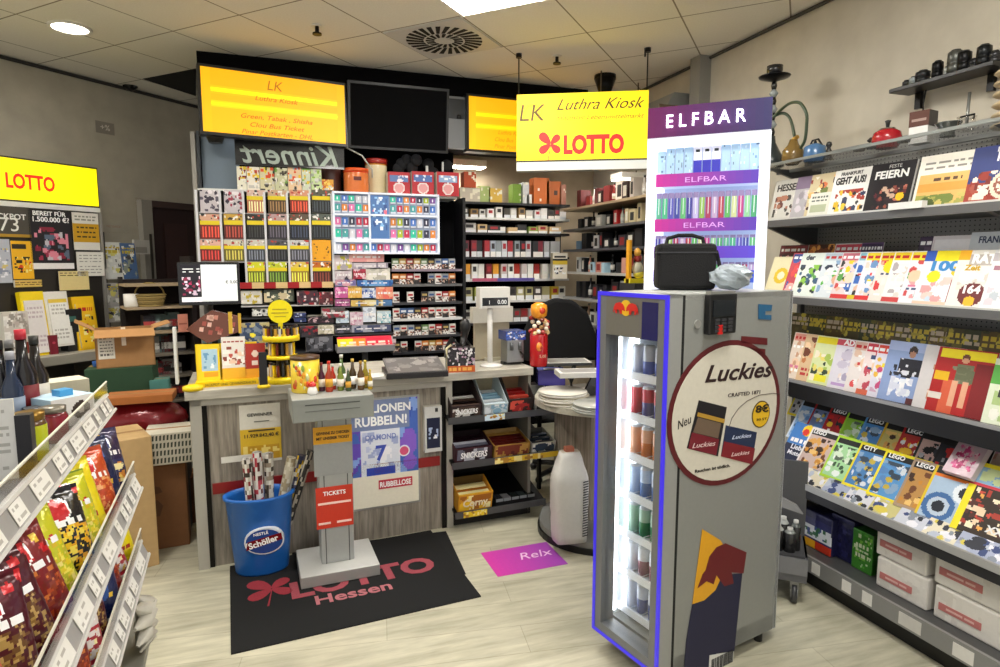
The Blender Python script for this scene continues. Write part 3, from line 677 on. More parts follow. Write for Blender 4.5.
rows = [  # shelf index, y offset, lean, kinds from the far end
    (1, .085, 20, ['purple', 'navy', 'orange', 'yellow', 'lime', 'black', 'lime', 'red', 'maroon', 'maroon', 'orange', 'maroon'], 'front row of upper crisp shelf', .125),
    (1, .2, 16, ['purple', 'purple', 'yellow', 'black', 'green', 'yellow', 'black', 'maroon', 'maroon', 'orange', 'maroon'], 'back row of upper crisp shelf', .13),
    (2, .075, 20, ['yellow', 'snow', 'red', 'navy', 'maroon', 'snow', 'red', 'orange', 'green', 'maroon', 'orange'], 'front row of lower crisp shelf', .125),
    (2, .18, 16, ['snow', 'yellow', 'maroon', 'purple', 'red', 'black', 'orange', 'green', 'maroon'], 'back row of lower crisp shelf', .14)]
rg = random.Random(11)
for si, y_, ln, ks, where, pitch in rows:
    for j, k in enumerate(ks):
        bag_on(k, -.11 - j * pitch, LIPS[si][1] + .02, y_ + rg.uniform(-.01, .01), ln, -42 + rg.uniform(-6, 6), .155 if si == 2 else .175, .2 if si == 2 else .235, '%s from far end, %s' % (ORD[j], where), rg.uniform(-6, 6))
# lowest deck: flat packs and a torn white wrapper
for j in range(7):
    bag_on(['snow', 'green', 'black', 'lime', 'snow', 'maroon', 'red'][j], -.12 - j * .16, .385, .16, 58, rg.uniform(-8, 8), .16, .18, '%s from far end, lowest deck' % ORD[j])
wr = MB()
for k in range(9):
    a = k * .7; wr.tube([(0, 0, 0), (.05 * math.cos(a), -.01, .06 * math.sin(a) + .03), (.1 * math.cos(a + .3), .01, .1 * math.sin(a) + .02)], [.02, .03, .006], '#c8c4b8', 5)
tag(wr.build('torn_wrapper', 'paper', None, G @ Matrix.Translation((-.3, -.02, .45))), 'torn white paper wrapper hanging at the lowest deck of the crisp shelves', 'wrapper')

# goods on the top board
TOPZ = LIPS[0][1] + .016
def on_top(x, y): return G @ Matrix.Translation((x, y, TOPZ))
def at_top(px, py, dz=0):       # point of the top board under a pixel
    p = atZ(px, py, TOPZ + dz); p.y = min(p.y, 2.4); p.x = max(p.x, -1.1)
    return Matrix.Translation((p.x, p.y, TOPZ + dz)) @ Matrix.Rotation(R(12), 4, 'Z')
def jar(px, py, lid, body, lab, label, r=.04, h=.11):
    t = root('glass_jar', label, 'jar', at_top(px, py), 'jars on top of the crisp shelves')
    MB().lathe([(r * .9, 0), (r, .01), (r, h * .75), (r * .85, h * .86)], body, n=20, cols=[body, lab, body]).build('body', 'gloss', t)
    MB().lathe([(r * .9, h * .84), (r * .92, h), (0, h + .001)], lid, n=20).build('lid', 'metal', t)
jar(33, 462, '#8a6a2c', '#5a3818', '#b8c020', 'tall jar with a gold lid and a yellow green label on the top board', .036, .13)
jar(55, 441, '#8a8478', '#741828', '#8a2030', 'dark red jar with a grey lid behind the gold lidded jar', .036, .1)
jar(22, 468, '#7a1420', '#8a1c24', '#d8d4cc', 'red jar with a white label left of the gold lidded jar', .028, .1)
t = root('disc_box', 'white carton with a round dark photo and pale blue top on the top board', 'box', at_top(75, 425) @ Matrix.Rotation(R(35), 4, 'Z'))
MB().painted(.13, .12, .09, P('#e6e4e0').c(.68, .5, .22, '#3a2a20').c(.68, .5, .08, '#d8d0c8').r(.08, .45, .25, .8, '#2c3848'), '#b8d4e4', 18, 12, x0=-.065).build('body', 'paper', t)
MB().box(-.02, .03, .09, .02, .07, .11, '#4aa0d8').build('cap', 'plastic', t)
t = root('spread_box', 'beige carton with a black symbol label behind the white photo carton', 'box', at_top(66, 414) @ Matrix.Rotation(R(20), 4, 'Z'))
MB().painted(.15, .1, .11, P('#bdb59c').r(.6, .25, .95, .6, '#4a463a').r(.64, .3, .72, .55, '#bdb59c').r(.8, .3, .88, .55, '#bdb59c'), '#cfc8b2', 16, 12, x0=-.075).build('body', 'card', t)
t = root('price_board', 'white sheet standing at the left end of the top board', 'notice', at_top(4, 480) @ Matrix.Rotation(R(-8), 4, 'Z'))
MB().painted(.09, .006, .19, P('#d4d4d2').lines(6, .1, .1, .85, .9, 8, '#a8a8a4', .25), x0=-.06, nx=10).build('sheet', 'paper', t)
MB().box(.03, -.002, 0, .06, .03, .15, '#1a1a20').build('stand', 'plastic', t)
def bottle(M, col, label, cap='#2a2a2a', lab='#c8c0b0', s=1.0, group=None, name='bottle', cat='bottle'):
    t = root(name, label, cat, M, group); r = .036 * s
    MB().lathe([(r * .9, 0), (r, .01 * s), (r, .16 * s), (r * .45, .21 * s), (r * .38, .27 * s)], col, n=18).build('body', 'gloss', t)
    MB().lathe([(r * 1.02, .05 * s), (r * 1.02, .13 * s)], lab, n=18).build('label', 'paper', t)
    MB().lathe([(r * .42, .27 * s), (r * .42, .3 * s), (0, .301 * s)], cap, n=14).build('cap', 'plastic', t)
for j, (px, py, c, lb, s, cp) in enumerate(((28, 425, '#141014', '#781820', 1.0, '#c02838'), (40, 418, '#1c1614', '#d8d4c8', .9, '#30302c'), (16, 430, '#20304c', '#8898b0', .8, '#a8a8b0'), (5, 428, '#101014', '#584838', .9, '#181818'), (24, 412, '#0c0c0c', '#b0b4b8', .85, '#7c7c7c'), (10, 414, '#382018', '#a06848', .8, '#201010'))):
    bottle(at_top(px, py), c, ['dark bottle with a red cap', 'dark bottle with a white label', 'small navy blue bottle', 'black bottle with a brown label', 'black bottle with a silver label', 'small brown bottle'][j] + ' in the cluster on the top board', cp, lb, s, 'bottles on the top board')
for j, (px, py, c1, c2, c3) in enumerate(((8, 445, '#2c3450', '#d8dce4', '#101018'), (30, 448, '#30342c', '#c8ccd0', '#8a8e90'), (44, 430, '#54585c', '#d0d4d8', '#202428'), (14, 400, '#201c1c', '#b04028', '#e8e0d4'))):
    tag(MB().painted(.075, .05, .07, P(c1).blobs(j, 0, 0, 1, 1, [c2, c3, c1], 14, .2), c1, 12, 12, x0=-.04).build('sweet_box', 'paper', None, at_top(px, py) @ Matrix.Rotation(R(10 * j), 4, 'Z')),
        'small patterned pack, %s on the top board' % ['navy and white at the far left', 'dark green with silver spots', 'grey beside the dark red jar', 'black and orange behind the bottles'][j], 'pack')

# ================================================================== COUNTER
C0 = Pl((-.5, 3.53, 0), 3.5)      # counter front
CW = 1.98; CZ = .985
ct = root('counter', 'grey wood counter with a pale worktop running across the shop', 'counter', C0.m)
MB().box(-.02, -.02, CZ - .05, CW, .62, CZ, '#a8a498').build('worktop', 'worktop', ct, bevel=.004)
uA = .93 - (-.5) + .0
cp = MB(); cp.box(.08, .02, 0, 1.4, .04, CZ - .05, '#8c8478'); cp.build('front_panel', 'grey_oak', ct)
MB().box(0, 0, 0, .055, .06, CZ - .05, '#b0aca2').box(0, 0, CZ - .085, 1.42, .03, CZ - .05, '#b0aca2').build('frame_rail', 'painted_steel', ct)
MB().box(.055, .012, 0, .08, .05, CZ - .08, '#1c1a18').build('slotted_strip', 'metal', ct)
MB().box(1.4, 0, 0, 1.44, .06, CZ - .05, '#b0aca2').build('frame_rail', 'painted_steel', ct)
MB().box(1.37, .012, 0, 1.4, .05, CZ - .08, '#1c1a18').build('slotted_strip', 'metal', ct)
MB().box(0, .04, 0, .02, .6, CZ - .05, '#8c8478').build('side_panel', 'grey_oak', ct)
MB().box(1.42, .35, 0, CW, .37, CZ - .05, '#1a1918').box(1.42, .05, 0, 1.44, .6, CZ - .05, '#2a2826').box(CW - .02, .02, 0, CW, .6, CZ - .05, '#8a867c').box(1.42, .02, 0, CW, .36, .06, '#2a2826').build('rack_recess', 'matte', ct)
u, v, w, h = fit(C0, 212, 476, 346, 487)
MB().box(u, .014, v, 1.36, .02, v + .06, '#8a1414').build('red_strip', 'plastic', ct)
# posters hung on the counter front
CF = C0.off(-.018)
u, v, w, h = fit(CF, 240, 404, 281, 462)
t = root('winner_poster', 'white and gold poster headed GEWINNER on the counter front', 'poster', CF.M(u, v, .002))
MB().painted(w, .002, h, P('#d8d4c8').r(0, .0, 1, .58, '#dcb428').blobs(4, .05, .04, .95, .3, ['#f0d878', '#c89818'], 10, .2).r(0, 0, 1, .06, '#d8d4c8'), nx=12).build('sheet', 'paper', t)
text('GEWINNER', h * .055, t, CF.M(u + w * .5, v + h * .8, .004), '#20201c', bold=.02, width=w * .62)
text('11.929.842,40 €', h * .06, t, CF.M(u + w * .52, v + h * .44, .004), '#2a2010', bold=.02, width=w * .84)
MB().box(u + w * .2, -.005, v + h * .54, u + w * .85, -.003, v + h * .565, '#4a3c14').box(u + w * .35, -.005, v + h * .7, u + w * .72, -.003, v + h * .715, '#6a6a60').build('small_print', 'paper', t, CF.m)
u, v, w, h = fit(CF, 352, 399, 418, 505)
t = root('scratch_poster', 'framed blue poster reading MILLIONEN RUBBELN! on the counter front', 'poster', CF.M(u, v, .002))
MB().box(-.012, 0, -.012, w + .012, .012, h + .012, '#a8a8a4').build('frame', 'metal', t)
pp = P('#4468c0').blobs(2, 0, .3, 1, 1, ['#6a4cc0', '#88a8e8', '#3858b8', '#8a60d0'], 14, .22).r(0, 0, 1, .3, '#f2ecd8').r(0, .72, .88, 1, '#7a88b0').r(.14, .3, .72, .73, '#e4e8f4').blobs(8, .16, .34, .7, .7, ['#c8d0ec', '#f8f8ff', '#a8b4dc'], 12, .1).r(.2, .3, .64, .37, '#3048b8')
MB().painted(w, .002, h, pp, x0=0, y0=-.002, nx=26, nz=36).build('sheet', 'paper', t)
text('MILLIONEN', h * .075, t, CF.M(u + w * .47, v + h * .885, .006), '#ffffff', bold=.03, width=w * .84)
text('RUBBELN!', h * .085, t, CF.M(u + w * .44, v + h * .765, .006), '#ffffff', bold=.03, width=w * .78)
text('DIAMOND', h * .05, t, CF.M(u + w * .43, v + h * .63, .006), '#7888c8', bold=.02, width=w * .46)
text('7', h * .14, t, CF.M(u + w * .43, v + h * .44, .006), '#3c50b8', bold=.03)
MB().prism([(w * .78 + .035 * math.cos(k * .4), h * .5 + .035 * math.sin(k * .4)) for k in range(16)], -.005, -.003, '#f0f0f8').prism([(w * .78 + .027 * math.cos(k * .4), h * .5 + .027 * math.sin(k * .4)) for k in range(16)], -.006, -.005, '#e05880').build('badge', 'paper', t)
MB().box(w * .38, -.004, h * .16, w * .9, -.002, h * .245, '#c83848').build('logo_bar', 'paper', t)
text('RUBBELLOSE', h * .05, t, CF.M(u + w * .64, v + h * .178, .006), '#ffffff', bold=.03, width=w * .48)
u, v, w, h = fit(CF, 423, 405, 440, 450)
t = root('leaflet_box', 'small white box with a dark blue front hung beside the blue poster', 'leaflet box', CF.M(u, v, .04))
MB().painted(w, .045, h, P('#c8c8c4').r(.12, .08, .9, .75, '#101838').blobs(3, .2, .3, .8, .55, ['#e8e8f0', '#a8b8d8'], 6, .15).r(.6, .88, .75, .94, '#202020')).build('body', 'plastic', t)
card(CF, (221, 455, 268, 461), 'price_strip', 'white paper strip on the counter front above the blue bin', 'notice', P('#e0ddd4'), .004, d=.02)

# blue bin with rolls
pb = Z0 = atZ(263, 566, 0)
t = root('blue_bin', 'tall half round blue plastic bin with an oval logo', 'bin', Matrix.Translation((pb.x + .0, min(pb.y, 3.53) - .04, .008)))
prof = [(.13, 0), (.135, .01), (.168, .4), (.18, .41), (.18, .425), (.163, .425), (.158, .4), (.125, .02), (0, .018)]
MB().lathe(prof, '#1c64b8', n=36).xf(Matrix.Diagonal((1, .68, 1, 1))).build('body', 'plastic', t)
BL = Pl(wm(t) @ Vector((0.02, -.108, .2)), -2, -6); BL.m = BL.m @ Matrix.Diagonal((1.15, 1, 1.15, 1))
lg = MB(); lg.prism([(.085 * math.cos(a * .2618), .065 * math.sin(a * .2618)) for a in range(24)], -.008, .025, '#e8ecf0').prism([(.079 * math.cos(a * .2618), .059 * math.sin(a * .2618)) for a in range(24)], -.0095, -.008, '#284c98')
lg.prism([(-.082, -.022), (.075, .018), (.079, .034), (-.078, -.0)], -.011, -.0095, '#f4f4f4').prism([(-.076, -.03), (.078, .012), (.08, .026), (-.078, -.012)], -.0105, -.0095, '#e8e8e8').build('oval_logo', 'gloss', t, BL.m)
text('NESTLÉ', .014, t, BL.m @ Matrix.Translation((-.012, -.012, .035)) @ Matrix.Rotation(R(-6), 4, 'Y'), '#ffffff', bold=.02)
MB().prism([(-.078, -.036), (.078, .004), (.074, .036), (-.07, .006)], -.012, -.0115, '#7c1420').build('logo_band', 'gloss', t, BL.m)
text('Schöller', .03, t, BL.m @ Matrix.Translation((0, -.0125, -.014)) @ Matrix.Rotation(R(-14), 4, 'Y'), '#ffffff', bold=.03, width=.13)
rg = random.Random(5)
def paper_roll(dx, dy, lx, ly, L, r, cs, label, seed):
    mb = MB(); rg = random.Random(seed); a = Vector((dx, dy, .02)); e = Vector((lx, ly, L)); nseg = 26
    base = wm(t); M = base @ Matrix.Translation(a) @ (Vector((0, 0, 1)).rotation_difference((e - a).normalized())).to_matrix().to_4x4()
    H = (e - a).length
    for i in range(nseg):
        for k in range(12):
            a0 = 2 * math.pi * k / 12; a1 = 2 * math.pi * (k + 1) / 12; b = len(mb.v)
            for an, z in ((a0, i), (a1, i), (a1, i + 1), (a0, i + 1)): mb.v.append((r * math.cos(an), r * math.sin(an), H * z / nseg))
            mb.face([b, b + 1, b + 2, b + 3], srgb(rg.choice(cs)))
    mb.lathe([(r * .6, H), (r, H)], cs[0], n=12); mb.lathe([(r * .6, H * .1), (r * .6, H)], '#807060', n=12)
    tag(mb.build('gift_wrap_roll', 'paper', None, M), label, 'gift wrap roll', 'gift wrap rolls in the blue bin')
paper_roll(-.03, -.04, -.05, -.08, .64, .022, ['#e8e4dc', '#3a3028', '#8c2c2c', '#c8c0b0', '#e8e4dc'], 'gift wrap roll leftmost in the blue bin, white dotted dark', 1)
paper_roll(.0, -.03, 0, -.05, .66, .024, ['#e8e4e0', '#601c20', '#c04050', '#f0ece8'], 'gift wrap roll with red and white dots, second from left in the blue bin', 2)
paper_roll(.04, -.01, .055, -.02, .64, .024, ['#d8d4cc', '#403830', '#a09080', '#e8e4dc'], 'gift wrap roll with grey speckles, in the middle of the blue bin', 3)
paper_roll(.03, .0, .17, .0, .6, .025, ['#cdc4ae', '#a89878', '#e0dac8'], 'beige speckled gift wrap roll leaning right in the blue bin', 4)
paper_roll(.06, .03, .22, .02, .6, .022, ['#282840', '#e8c028', '#585878', '#e8e4d8'], 'gift wrap roll with yellow on dark blue, leaning right in the blue bin', 5)
paper_roll(.07, .0, .27, .02, .62, .02, ['#181818', '#302c28', '#b8b0a0'], 'black gift wrap roll at the far right of the blue bin', 6)

# lottery terminal stand
ps = atZ(337, 567, 0); SR = 3
TM = Matrix.Translation((ps.x, ps.y - .02, .008)) @ Matrix.Rotation(R(SR), 4, 'Z')
t = root('hand_in_stand', 'white steel pedestal stand with a square foot and a grey tray on top', 'stand', TM)
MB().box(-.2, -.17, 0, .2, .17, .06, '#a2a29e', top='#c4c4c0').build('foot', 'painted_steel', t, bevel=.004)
MB().box(-.085, -.06, .06, .085, .06, .85, '#a6a8a6').build('column', 'painted_steel', t, bevel=.004)
for x in (-.06, .06): MB().box(x - .002, -.062, .06, x + .002, -.06, .85, '#4a4a48').build('groove', 'matte', t)
SP = Pl(TM @ Vector((0, -.2, 0)), SR)
u, v, w, h = fit(SP, 292, 394, 374, 417)
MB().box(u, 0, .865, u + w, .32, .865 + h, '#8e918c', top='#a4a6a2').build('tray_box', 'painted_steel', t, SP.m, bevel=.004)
MB().box(u + .06, -.003, .865 + h * .72, u + w - .07, 0, .865 + h * .76, '#4a4c48').box(u + .06, -.003, .865 + h * .45, u + w - .07, 0, .865 + h * .48, '#686a66').build('slot', 'matte', t, SP.m)
TRAYZ = .865 + h + .008; TU = u; TW = w
CP = Pl(TM @ Vector((0, -.061, 0)), SR)
def col_sign(bb, col, name):
    u, v, w, h = fit(CP, *bb)
    return MB().box(u, -.003, v, u + w, 0, v + h, col).build(name, 'paper', t, CP.m), u, v, w, h
o, u, v, w, h = col_sign((313, 426, 352, 443), '#eaa81c', 'yellow_sign')
text('GEWINNE ZU CHECKEN', h * .16, t, CP.M(u + w / 2, v + h * .55, .004), '#2a1c08', bold=.03, width=w * .85)
text('MIT UNSERER TICKET', h * .16, t, CP.M(u + w / 2, v + h * .25, .004), '#2a1c08', bold=.03, width=w * .85)
MB().box(u, -.003, v - .17, u + w, 0, v, '#9a9c9a').build('scan_panel', 'paper', t, CP.m)
o, u, v, w, h = col_sign((316, 486, 353, 527), '#d0361c', 'red_sign')
text('TICKETS', h * .1, t, CP.M(u + w / 2, v + h * .8, .004), '#ffffff', bold=.02)
MB().box(u + .01, -.005, v + h * .58, u + w - .01, -.003, v + h * .63, '#ffd8cc').box(u + .01, -.005, v + h * .1, u + w * .38, -.003, v + h * .15, '#ffd8cc').box(u + w * .55, -.005, v + h * .1, u + w - .01, -.003, v + h * .15, '#ffd8cc').build('small_print', 'paper', t, CP.m)

# floor mats
a, b_, c_, d_ = [atZ(*q, 0) for q in ((230, 567), (231, 655), (481, 597), (424, 531))]
mo = Pl(b_, math.degrees(math.atan2(c_.y - b_.y, c_.x - b_.x)))
inv = mo.m.inverted(); poly = [(0, 0), (inv @ c_).xy, (inv @ d_).xy, (inv @ a).xy]
wM, hM = (c_ - b_).length, (a - b_).length
t = root('door_mat', 'large black floor mat printed LOTTO Hessen in dull red', 'floor mat', mo.m)
MB().box(0, 0, 0, wM, hM, .006, '#060607').build('mat', 'mat_fibre', t)
FL = mo.m @ Matrix.Translation((0, 0, .0075)) @ Matrix.Rotation(R(-90), 4, 'X')     # lettering laid flat
def fl(x, y): return mo.m @ Matrix.Translation((x, y, .0065)) @ Matrix.Rotation(R(-90), 4, 'X')
def mp_(px, py): q = inv @ atZ(px, py, 0); return q.x, q.y
l0 = mp_(296, 590); l1 = mp_(437, 565)
text('LOTTO', .16, t, fl((l0[0] + l1[0]) / 2 - .02, (l0[1] + l1[1]) / 2 - .07), '#93404a', 'mat_fibre', bold=.04, width=(l1[0] - l0[0]) * 1.02)
h0 = mp_(316, 604); h1 = mp_(392, 588)
text('Hessen', .085, t, fl((h0[0] + h1[0]) / 2, (h0[1] + h1[1]) / 2 - .02), '#a8646a', 'mat_fibre', bold=.02, width=h1[0] - h0[0])
k0 = mp_(276, 590); clover(t, fl(k0[0] - .02, k0[1] + .01), .15, '#8a2430', 'mat_fibre')
tag(MB().box(0, 0, 0, .9, .55, .003, '#0c0c0d').build('door_mat', 'mat_fibre', None, Matrix.Translation((-.05, 3.07, 0)) @ Matrix.Rotation(R(-3), 4, 'Z')), 'second dark mat under the printed one, a corner showing at its right', 'floor mat')
q = [atZ(*k, 0) for k in ((482, 553), (498, 577), (568, 564), (542, 542))]
po = Pl(q[1], math.degrees(math.atan2(q[2].y - q[1].y, q[2].x - q[1].x)))
t = root('floor_sticker', 'magenta and purple floor sticker with white script before the sweets rack', 'floor sticker', po.m)
w, h = (q[2] - q[1]).length, (q[0] - q[1]).length
sp = MB(); nn = 14
for i in range(nn):
    f = i / nn; sp.box(w * i / nn, 0, 0, w * (i + 1) / nn, h, .0015, [(.80 - .2 * f), .2 + .06 * f, .62 + .02 * f] and '#%02x%02x%02x' % (int(204 - 50 * f), int(56 + 10 * f), int(160 + 14 * f)))
sp.build('sheet', 'paper', t)
text('Relx', .08, t, po.m @ Matrix.Translation((w * .7, h * .45, .002)) @ Matrix.Rotation(R(-90), 4, 'X'), '#f0c8e8', shear=.3)

# ================================================================== GOODS ON THE COUNTER
def on_counter(px, py, rot=3.5):
    p = atZ(px, py, CZ); return Matrix.Translation((p.x, p.y, CZ)) @ Matrix.Rotation(R(rot), 4, 'Z')
CQ = C0.off(-.1)
# customer monitor on an arm
MQ = Pl(C0.M(.2, 0, -.35).translation, 8)
u, v, w, h = fit(MQ, 178, 262, 240, 305)
t = root('monitor', 'black framed screen showing a lottery advert and a blank receipt', 'monitor', MQ.M(u, v))
MB().box(0, 0, 0, w, .03, h, '#0c0c0e').build('frame', 'gloss', t, bevel=.004)
sp = P('#e4e6e6').r(0, 0, .36, 1, '#14101a').r(0, 0, .36, .14, '#e8e4e8').blobs(3, .02, .18, .34, .7, ['#c8b0c0', '#b02858', '#802040', '#e8d0dc'], 12, .06).lines(2, .03, .78, .33, .92, 2, '#f0f0f0').r(.36, 0, 1, .06, '#d0d2d2')
MB().painted(w - .03, .002, h - .035, sp, x0=.015, y0=-.002, z0=.02, nx=36, nz=26).build('screen', 'screen', t)
text('€ 0,00', .018, t, MQ.M(u + w * .86, v + h * .5, .004), '#303030', 'screen')
MB().tube([(w * .5, .03, h * .5), (w * .5, .12, h * .4), (w * .5, .14, CZ - (MQ.o.z + v) - 0)], .018, '#1c1c1e').cyl(w * .5, .14, CZ - v + .0, CZ - v + .015, .08, '#1c1c1e').build('stand', 'plastic', t)
# yellow leaflet dispenser
p0 = C0.hit(199, 389)[0]; p1 = C0.hit(300, 383)[0]
t = root('leaflet_dispenser', 'yellow stepped leaflet dispenser at the left end of the counter', 'leaflet dispenser', C0.M(p0 - .02, CZ, -.06))
WW = p1 - p0
MB().box(0, 0, 0, WW * .62, .2, .03, '#f0c800').box(0, .12, 0, WW * .62, .14, .22, '#f0d000').build('tray', 'plastic', t)
text('JACKPOT UND GEWINNZAHLEN', .014, t, C0.M(p0 + WW * .3, CZ + .007, -.058), '#6a4c00', width=WW * .5)
CL = C0.off(-.1)
for bb, pp, lb, dd in (((197, 352, 220, 388), P('#f2cc10').r(.22, .28, .92, .86, '#a8c8dc').r(.28, .1, .92, .22, '#e0a010').blobs(3, .3, .35, .85, .8, ['#e8f0f4', '#6898c0'], 6, .14), 'yellow leaflet with a pale blue picture, leftmost in the counter dispenser', .0),
                       ((222, 343, 246, 385), P('#e2dcd4').blobs(5, .05, .35, .95, .75, ['#c05040', '#8a4030', '#e8c8b0', '#f4ece4'], 12, .16).r(0, 0, 1, .26, '#eab020').lines(3, .1, .84, .9, .92, 1, '#a04038'), 'white leaflet with two faces, middle of the counter dispenser', .0),
                       ((245, 350, 266, 384), P('#a8281c').c(.5, .7, .16, '#f0dcd0').r(.35, .36, .62, .5, '#e8d8d0').r(0, 0, 1, .27, '#e8a018'), 'dark red leaflet with an orange foot, right in the counter dispenser', .0)):
    card(CL, bb, 'leaflet_stack', lb, 'leaflets', pp, .03, z=CZ + .03, lean=8, nx=16, nz=20, group='leaflets in the counter dispenser')
CL2 = C0.off(-.22)
card(CL2, (240, 325, 270, 352), 'starburst_poster', 'dark blue card with a yellow star burst standing behind the leaflets', 'poster', P('#38507c').blobs(4, 0, 0, 1, 1, ['#4a6088', '#8090a8', '#c0b888', '#283c68'], 12, .2).c(.42, .55, .09, '#f0e840'), .01, z=CZ + .17)
card(CL2, (203, 336, 221, 368), 'blue_leaflet', 'pale blue leaflet with a dark figure, tilted behind the yellow leaflet', 'leaflets', P('#90bcd0').blobs(4, .1, .1, .9, .9, ['#284058', '#b8d8e8', '#486880'], 8, .18), .02, z=CZ + .15, lean=10)
t = root('chocolate_bouquet', 'dark brown patterned diamond shaped box with a gold edge above the leaflets', 'box', CL2.M(CL2.hit(213, 325)[0], CL2.hit(213, 335)[1], .02))
pr = MB().prism([(-.13, .04), (-.03, -.04), (.14, .02), (.14, .1), (.0, .14), (-.06, .1)], -.03, .03, '#6a3c2c')
rg = random.Random(4)
for k in range(14):
    x, z = rg.uniform(-.07, .12), rg.uniform(0, .1); pr.prism([(x, z), (x + .02, z - .005), (x + .025, z + .02), (x + .005, z + .022)], -.032, -.03, rg.choice(['#c88470', '#381c14', '#e0b0a0', '#a04c40']))
pr.build('body', 'gloss', t); MB().box(.08, -.033, .01, .1, -.03, .13, '#d0a828').box(.13, -.033, .01, .145, -.03, .12, '#d0a828').build('gold_edge', 'gloss', t)
MB().box(-.01, .03, -.25, .02, .06, .05, '#201814').build('support', 'plastic', t)
MB().box(-.2, .0, -.26, -.185, .06, .05, '#d8d8d4').build('white_edge', 'plastic', t)
tag(MB().lathe([(.05, 0), (.05, .02), (.02, .03)], '#e8c800', n=16).build('coin_dish', 'plastic', None, on_counter(193, 390)), 'small yellow dish at the far left of the counter', 'dish')
# rotating yellow lighter tower
q = on_counter(284, 385)
t = root('lighter_tower', 'yellow and black round lighter display tower with a big yellow disc on top', 'lighter display', q @ Matrix.Translation((0, .1, 0)))
for pr_ in ([(.09, 0), (.09, .03), (.075, .035)], [(.085, .135), (.088, .15), (.06, .155)], [(.098, .235), (.098, .265), (.07, .27)]): MB().lathe(pr_, '#f0d400', n=28).build('tier', 'plastic', t)
MB().cyl(0, 0, .03, .3, .03, '#181410').build('post', 'plastic', t)
for z, rr, n_ in ((.035, .062, 16), (.155, .062, 16), (.24, .085, 26)):
    for k in range(n_):
        a = 2 * math.pi * k / n_; c = ['#e8c010', '#7a3420', '#202020', '#c89838', '#d0c8b8'][k % 5]
        if math.sin(a) > .35: continue
        x, y = rr * math.cos(a), rr * math.sin(a)
        tag(MB().box(-.009, -.006, 0, .009, .006, .065, c).box(-.007, -.005, .065, .007, .005, .078, '#303030').build('lighter', 'gloss', None, wm(t) @ Matrix.Translation((x, y, z + .002)) @ Matrix.Rotation(a, 4, 'Z')),
            'small lighter standing round the yellow tower, %s tier' % ('lowest' if z < .1 else 'middle' if z < .2 else 'top'), 'lighter', 'lighters on the %s tier of the yellow tower' % ('lowest' if z < .1 else 'middle' if z < .2 else 'top'))
dk = MB().prism([(.065 * math.cos(2 * math.pi * k / 32), .395 + .065 * math.sin(2 * math.pi * k / 32)) for k in range(32)], -.006, .006, '#f2e000').box(-.012, -.004, .25, .012, .004, .34, '#f2e000')
dk.build('disc', 'plastic', t, wm(t) @ Matrix.Rotation(R(-8), 4, 'Z'))
MB().box(-.04, -.008, .405, .035, -.006, .411, '#b8a41c').box(-.045, -.008, .385, .045, -.006, .391, '#b8a41c').box(-.03, -.008, .365, .03, -.006, .37, '#b8a41c').build('small_print', 'paper', t, wm(t) @ Matrix.Rotation(R(-8), 4, 'Z'))
t = root('lighter_stick_holder', 'black phone shaped holder on a yellow foot beside the lighter tower', 'holder', on_counter(264, 388) @ Matrix.Translation((0, .02, 0)))
MB().lathe([(.035, 0), (.03, .015)], '#e8c800').build('foot', 'plastic', t); MB().box(-.02, -.01, .015, .02, .012, .19, '#15151a').build('body', 'plastic', t)
# goods on the terminal tray
TS = Pl(wm(D.objects['hand_in_stand']) @ Vector((0, -.12, 0)), SR)
def on_tray(px, d=.1):
    return TS.M(TS.hit(px, 390)[0], TRAYZ - .008 + 0, -d)
TRZ = TRAYZ
def tr(px, d=.1): return TS.m @ Matrix.Translation((TS.hit(px, 390)[0], d, TRZ - TS.o.z))
t = root('soup_tin', 'tall yellow tin with a dark lid and vegetable pictures on the stand tray', 'tin', tr(308, .13))
MB().lathe([(.069, 0), (.072, .005), (.072, .17)], '#e8c83c', n=28).build('body', 'gloss', t)
MB().lathe([(.074, .17), (.074, .185), (0, .186)], '#4a3018', n=28).build('lid', 'plastic', t)
bb_ = MB(); rg = random.Random(8)
for k in range(26):
    a = rg.uniform(-2.6, -.5); z = rg.uniform(.02, .15); r_ = rg.uniform(.008, .02); c = rg.choice(['#c8782c', '#90a840', '#f0e08c', '#e8a020', '#d84a20', '#d8e0a0'])
    bb_.ball(.0705 * math.cos(a), .0705 * math.sin(a), z, r_ * .35 + .003, r_ * .35 + .003, r_, c, 8, 6)
bb_.build('printed_vegetables', 'gloss', t)
t = root('santa_figure', 'small white figure with a red cap in front of the yellow tin', 'figure', tr(313, .03))
MB().lathe([(.02, 0), (.026, .01), (.022, .03), (.012, .045)], '#eceae6', n=16).build('body', 'gloss', t)
MB().lathe([(.018, .042), (.02, .05), (.012, .062), (0, .068)], '#d02018', n=16).build('cap', 'gloss', t)
for j, (px, d_, c, cp, lb, s) in enumerate(((324, .1, '#481830', '#802020', 'purple brown', .42), (331, .07, '#a83818', '#d02818', 'orange red', .45), (336, .12, '#b02c1c', '#c8c8c0', 'red', .38), (343, .08, '#7a8834', '#e0e0d8', 'pale green', .4), (350, .05, '#384828', '#b8b8b8', 'dark green', .34), (356, .1, '#403018', '#d0b048', 'brown', .45), (363, .06, '#5c3c14', '#b08830', 'amber', .43), (369, .1, '#90801c', '#c8b030', 'olive yellow', .42), (346, .15, '#506838', '#d8d8d0', 'green', .5), (372, .05, '#b09018', '#d0b020', 'small gold', .3))):
    bottle(tr(px, d_), c, 'miniature %s bottle on the grey stand tray' % lb, cp, ['#e8e0d0', '#d8a030', '#ffffff'][j % 3], s * 1.18, 'miniature bottles on the stand tray')
